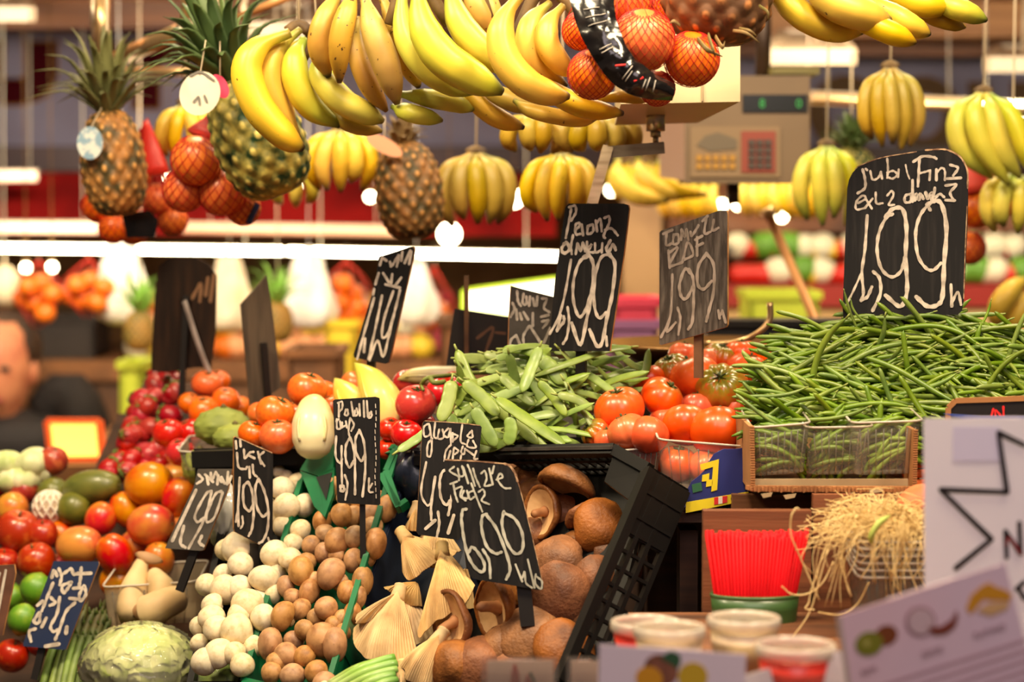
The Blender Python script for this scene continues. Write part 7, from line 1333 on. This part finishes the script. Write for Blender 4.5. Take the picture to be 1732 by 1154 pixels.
# ---- strawberries, tomatoes, bumpy green fruit further up
M_straw_b = mat('strawberry_red', (176, 20, 28), .35, (140, 10, 18), 3, .5, .7, bump=.15, bscale=14, coat=.2, rnd=(.006, .05, .12))
b = MB(); b.ball((0, 0, 0), (1, 1, 1.25), 24, 16, lambda th, ph: 1 - .32 * (ph / math.pi) ** 1.6 + .012 * math.sin(14 * th) * math.sin(12 * ph)); sb = b.build('strawberry', M_straw_b); b = MB()
for i in range(7): a = i * .8976; b.tube([(0, 0, 1.2), (.3 * math.cos(a), .3 * math.sin(a), 1.26), (.62 * math.cos(a), .62 * math.sin(a), 1.12)], [(0, .12), (.5, .13), (1, .02)], 6, .25, n=6)
b.build('calyx', mat('strawberry_calyx', (96, 130, 50), .6), sb); rng2 = random.Random(5)
GS = 'strawberries heaped under the dark brown sign back'
n = 0
for i in range(400):
    if n >= 64: break
    x, y = rng2.uniform(178, 318), rng2.uniform(628, 812)
    left = 250 - (y - 640) * .48 if y < 800 else 175; right = 300 if y < 720 else 300 - (y - 720) * .3
    if x < left + 8 or x > right: continue
    p = P(x, y, 3.30 + (800 - y) * .0011 + rng2.uniform(-.01, .03)); o = sb if n == 0 else copy_tree(sb); n += 1
    place(o, p, rng2.uniform(15, 20) / F * 3.4, dirC(rng2.uniform(-.9, .9), rng2.uniform(-.2, 1), rng2.uniform(-.5, .8)), rng2.uniform(0, 6)); tag(o, 'red strawberry in the blurred heap under the dark brown sign back', 'strawberry', GS)
b = MB(); b.prism([P(170, 830, 3.42), P(345, 830, 3.38), P(330, 650, 3.56), P(245, 640, 3.6)], (0, .01, 0)); t = thing('fruit_tray', 'dark tray behind the heap of strawberries', 'tray', P(250, 830, 3.4)); b.build('tray', M_woodd, t)
for (x, y, r, d, k, lab) in [(345, 695, 28, 3.3, 0, 'orange red tomato in the middle of the blurred group'), (382, 678, 26, 3.34, 0, 'orange red tomato right of the dark stake'), (350, 650, 26, 3.4, 0, 'orange tomato highest below the dark brown sign back'), (285, 733, 28, 3.25, 0, 'red tomato beside the strawberries at the left of the group'), (322, 732, 26, 3.26, 0, 'red tomato left of the green bumpy fruit'), (405, 690, 22, 3.36, 0, 'tomato beside the grey sign back'), (320, 682, 20, 3.36, 0, 'tomato behind the dark stake at the left'), (368, 645, 22, 3.46, 0, 'tomato at the back of the blurred group'), (305, 765, 26, 3.2, 0, 'tomato below the red pair beside the clear bag'), (420, 770, 18, 3.1, 0, 'tomato low beside the champignon sign')]:
    put_t(per0 if y < 700 else tom0, P(x, y, d), r / F * d, dirC(rr(-.4, .4), .8, .3), lab, 'blurred tomatoes under the sign backs')
M_cher = mat('cherimoya_green', (150, 160, 70), .6, (104, 120, 48), 14, .4, .7)
def cherimoya(label, px, py, rx, ry, d):
    p = P(px, py, d); k = 1 / F * d; t = thing('custard_apple', label, 'custard apple', p); b = MB()
    b.ball(p, (rx * k, rx * k * .9, ry * k), 60, 40, lambda th, ph: 1 + .07 * max(0, math.sin(9 * th + 4 * ph)) * max(0, math.sin(10 * ph))); b.build('fruit', M_cher, t); b = MB(); b.tube([p + Vector((0, 0, ry * k * .95)), p + Vector((.004, 0, ry * k * 1.15))], .004, 8); b.build('stem', M_stem, t)
cherimoya('bumpy green custard apple, upper one beside the grey sign back', 376, 722, 48, 32, 3.15); cherimoya('bumpy green custard apple, lower one above the champignon sign', 396, 742, 36, 24, 3.08); cherimoya('bumpy green custard apple low behind the clear bag', 336, 790, 28, 30, 3.14)
punnet('clear blurred punnet under the green bumpy fruit', 300, 396, 764, 768, 800, 3.09, .12)
# clear plastic bag beside the champignon sign
t = thing('clear_bag', 'crumpled clear plastic bag behind the champignon sign', 'bag', PS(375, 900)); b = MB(); b.ball(PS(376, 870, -.01), (.022, .02, .04), 30, 20, lambda th, ph: 1 + .15 * math.sin(5 * th + 4 * ph) + .09 * math.sin(11 * th - 6 * ph)); b.build('bag', clear_mat('bag_clear', (250, 248, 244), .4, .06, .5, (250, 246, 240)), t); b = MB(); b.tube([PS(370, 838, 0), PS(378, 822, .004), PS(388, 812, .004)], [(0, .008), (1, .003)], 8, n=6); b.build('knot', MATS['bag_clear'], t)
# ---- king oyster mushrooms in a clear tray
M_king = mat('king_oyster_cream', (226, 200, 152), .6, (200, 164, 112), 10, .4, .7); M_kingc = mat('king_oyster_cap', (176, 134, 92), .6, (140, 100, 64), 10)
def king(label, pts, rad, cap=None, off=.04):
    W = [PS2(x, y, off + o_) for x, y, o_ in pts]; d = dep(W[0]); k = 1 / F * d; t = thing('king_oyster_mushroom', label, 'mushroom', W[-1]); b = MB(); b.tube(W, [(a, r * k) for a, r in rad], 20, .9, n=22, shape=lambda th: 1 + .03 * math.sin(3 * th)); b.build('stem', M_king, t)
    if cap: x, y, rx, ry, ax = cap; c = PS2(x, y, off + .012); q = Vector((0, 0, 1)).rotation_difference(dirC(*ax)); b = MB(); b.lathe([(.01, .35), (.5, .30), (.85, .12), (1, -.05), (.9, -.14), (.4, -.12), (.01, -.1)], 28, Matrix.Translation(c) @ q.to_matrix().to_4x4() @ Matrix.Diagonal((rx * k, ry * k, rx * k, 1)), lambda th, tt: 1 + .08 * math.sin(3 * th)); b.build('cap', M_kingc, t)
king('tall pale king oyster mushroom leaning up in the clear tray', [(244, 942, .0), (236, 965, .01), (226, 1000, .01), (222, 1050, 0)], [(0, 10), (.15, 12), (.4, 17), (.7, 27), (.9, 29), (1, 22)], (252, 944, 24, 12, (.3, .8, .5)))
king('short pale king oyster mushroom right of the tall one', [(262, 975, 0), (272, 1000, .012), (262, 1022, .01)], [(0, 16), (.4, 26), (1, 20)], None)
king('cut king oyster mushroom showing its brown flat end', [(300, 1014, 0), (280, 1022, .014), (258, 1032, .018), (246, 1036, .016)], [(0, 24), (.5, 28), (.98, 28), (1, 4)], (256, 1034, 36, 22, (-.2, .2, 1)))
p0 = PS2(250, 1056, .02); d_ = dep(p0); punnet('clear tray holding the king oyster mushrooms', 172, 334, 994, 984, 1060, d_ - .01, .12, .05, 'clear_tray')
for c_o in [o for o in bpy.data.objects if o.name.startswith('clear_tray')][0].children:
    if c_o.name.startswith('tub'): c_o.data.materials[0] = clear_mat('tray_clear', (244, 236, 222), .25, .15, .3, (226, 204, 170))
# ---- asparagus bundle
M_asp = mat('asparagus_green', (96, 120, 48), .5, (66, 84, 34), 20, ramp=[(0, (150, 170, 90)), (.5, (104, 130, 54)), (.75, (92, 84, 44)), (1, (64, 56, 34))], rnd=(.01, .1, .14))
for i in range(17):
    u = i / 16; x0 = 62 + u * 92 + rng2.uniform(-4, 4); x1 = 118 + u * 74 + rng2.uniform(-6, 6); yt = 1000 + rng2.uniform(0, 40) + abs(u - .6) * 40; off = .02 + .02 * math.sin(u * 3.1) + (.012 if i % 2 else 0)
    t = thing('asparagus', 'green asparagus spear in the bundle behind the navy chalkboard', 'asparagus', PS2(x0, 1185, off), 'asparagus spears in the bundle'); W = [PS2(x0, 1185, off), PS2((x0 + x1) / 2 - 4, 1100, off + .004), PS2(x1, yt, off)]; b = MB(); b.tube(W, [(0, .0055), (.6, .0052), (.75, .0055), (.9, .0048), (1, .0008)], 10, n=16); b.build('spear', M_asp, t)
    c = crom(W, 16); b = MB()
    for j in range(8): q = c[9 + j * 6 // 8]; a = j * 2.4; b.tube([q + Vector((math.cos(a), math.sin(a), 0)) * .0045, q + Vector((math.cos(a) * .006, math.sin(a) * .006, .011))], [(0, .0028), (1, .0006)], 5, .5)
    b.build('tip_scales', M_asp, t)
# ---- wrapped cabbage and wrapped greens
M_cab = mat('cabbage_green', (232, 236, 172), .5, (186, 204, 108), 26, .4, .7, bump=.6, bscale=60, rnd=(0, .08, .10), stretch=(1, 1, .5)); M_wrap = clear_mat('cling_film', (252, 252, 246), .26, .06, .08)
def wrapped(name, label, px, py, rx, ry, off, m, cat, leaves=7):
    p = PS2(px, py, off); k = 1 / F * dep(p); t = thing(name, label, cat, p - Vector((0, 0, ry * k))); b = MB(); b.ball(p, (rx * k * .97, rx * k * .85, ry * k * .97), 60, 36, lambda th, ph: 1 + .02 * math.sin(6 * th + 5 * ph) + .015 * math.sin(13 * th)); b.build('head', m, t)
    for i in range(leaves):
        a = i * 6.28 / leaves; b = MB(); vs = []; nu = 16
        for u in range(nu + 1):
            for v in range(nu + 1):
                th = a + (u / nu - .5) * 1.5; ph = .25 + (v / nu) * 1.45; q = 1.0 + .03 * math.sin(u * 1.3 + i) * (v / nu) + .04 * (abs(u / nu - .5) * 2) ** 3 * math.sin(v); q += .012 * math.exp(-((u / nu - .5) / .06) ** 2)
                vs.append(p + Vector((math.sin(ph) * math.cos(th) * rx * k * .99, math.sin(ph) * math.sin(th) * rx * k * .87, math.cos(ph) * ry * k * .99)) * q)
        b.add(vs, [(u * (nu + 1) + v, u * (nu + 1) + v + 1, (u + 1) * (nu + 1) + v + 1, (u + 1) * (nu + 1) + v) for u in range(nu) for v in range(nu)]); b.build('leaf', m, t)
    b = MB(); b.ball(p, (rx * k * 1.03, rx * k * .92, ry * k * 1.035), 150, 90, lambda th, ph: 1 + .012 * noise.noise(Vector((math.cos(th) * 5, math.sin(th) * 5, ph * 4))) + .035 * (1 - abs(noise.noise(Vector((math.cos(th) * 3, ph * 6, math.sin(th) * 3)))) * 2) ** 3 + .012 * noise.noise(Vector((math.cos(th) * 14, ph * 14, math.sin(th) * 14)))); b.build('film', M_wrap, t)
    return t, p, k
t, p, k = wrapped('cabbage', 'round green cabbage in clear film at the bottom left', 240, 1132, 102, 76, .06, M_cab, 'cabbage'); b = MB()
n_ = (dirC(.1, .8, .6)); x_ = n_.cross(FW).normalized(); y_ = n_.cross(x_); c = p + Vector((18 * k, -64 * k * .62, 62 * k)); b.prism(ell_pts(c, 17 * k, 15 * k, 20, x_, y_), n_ * .001); b.build('sticker', mat('sticker_pink', (226, 170, 140), .5, (230, 120, 110), 60), t)
wrapped('cabbage', 'dark leafy green head in clear film at the bottom beside the champignons', 392, 1152, 64, 38, .095, mat('greens_dark', (110, 140, 50), .5, (150, 170, 70), 16, .4, .65, bump=.5, bscale=30), 'cabbage', 6)
# ---- spring onions
M_son = mat('spring_onion', (104, 160, 60), .4, (150, 190, 90), 6, ramp=[(0, (222, 224, 170)), (.35, (160, 190, 90)), (1, (84, 140, 44))], rnd=(.01, .06, .1), coat=.2)
for i, (x0, y0, x1, y1, r) in enumerate([(560, 1160, 668, 1112, 8), (566, 1164, 672, 1122, 8), (572, 1172, 672, 1132, 7), (590, 1176, 668, 1142, 8), (556, 1156, 650, 1116, 6), (610, 1180, 672, 1150, 7)]):
    t = thing('spring_onion', 'spring onion stalk in the small bunch below the oyster mushrooms', 'spring onion', PS(x0, y0, .05), 'spring onions in the small bunch'); W = [PS(x0, y0, .05), PS((x0 + x1) / 2, (y0 + y1) / 2 - 6, .06), PS(x1, y1, .05)]; b = MB(); kk = r / F * 2.7; b.tube(W, [(0, kk * .8), (.5, kk), (.9, kk), (1, kk * .8)], 12, n=14); b.build('stalk', M_son, t)
    b = MB(); c = W[0]; b.ball(c - (W[1] - W[0]).normalized() * .006, (.006, .006, .006), 12, 8); b.build('bulb', M_champ, t)
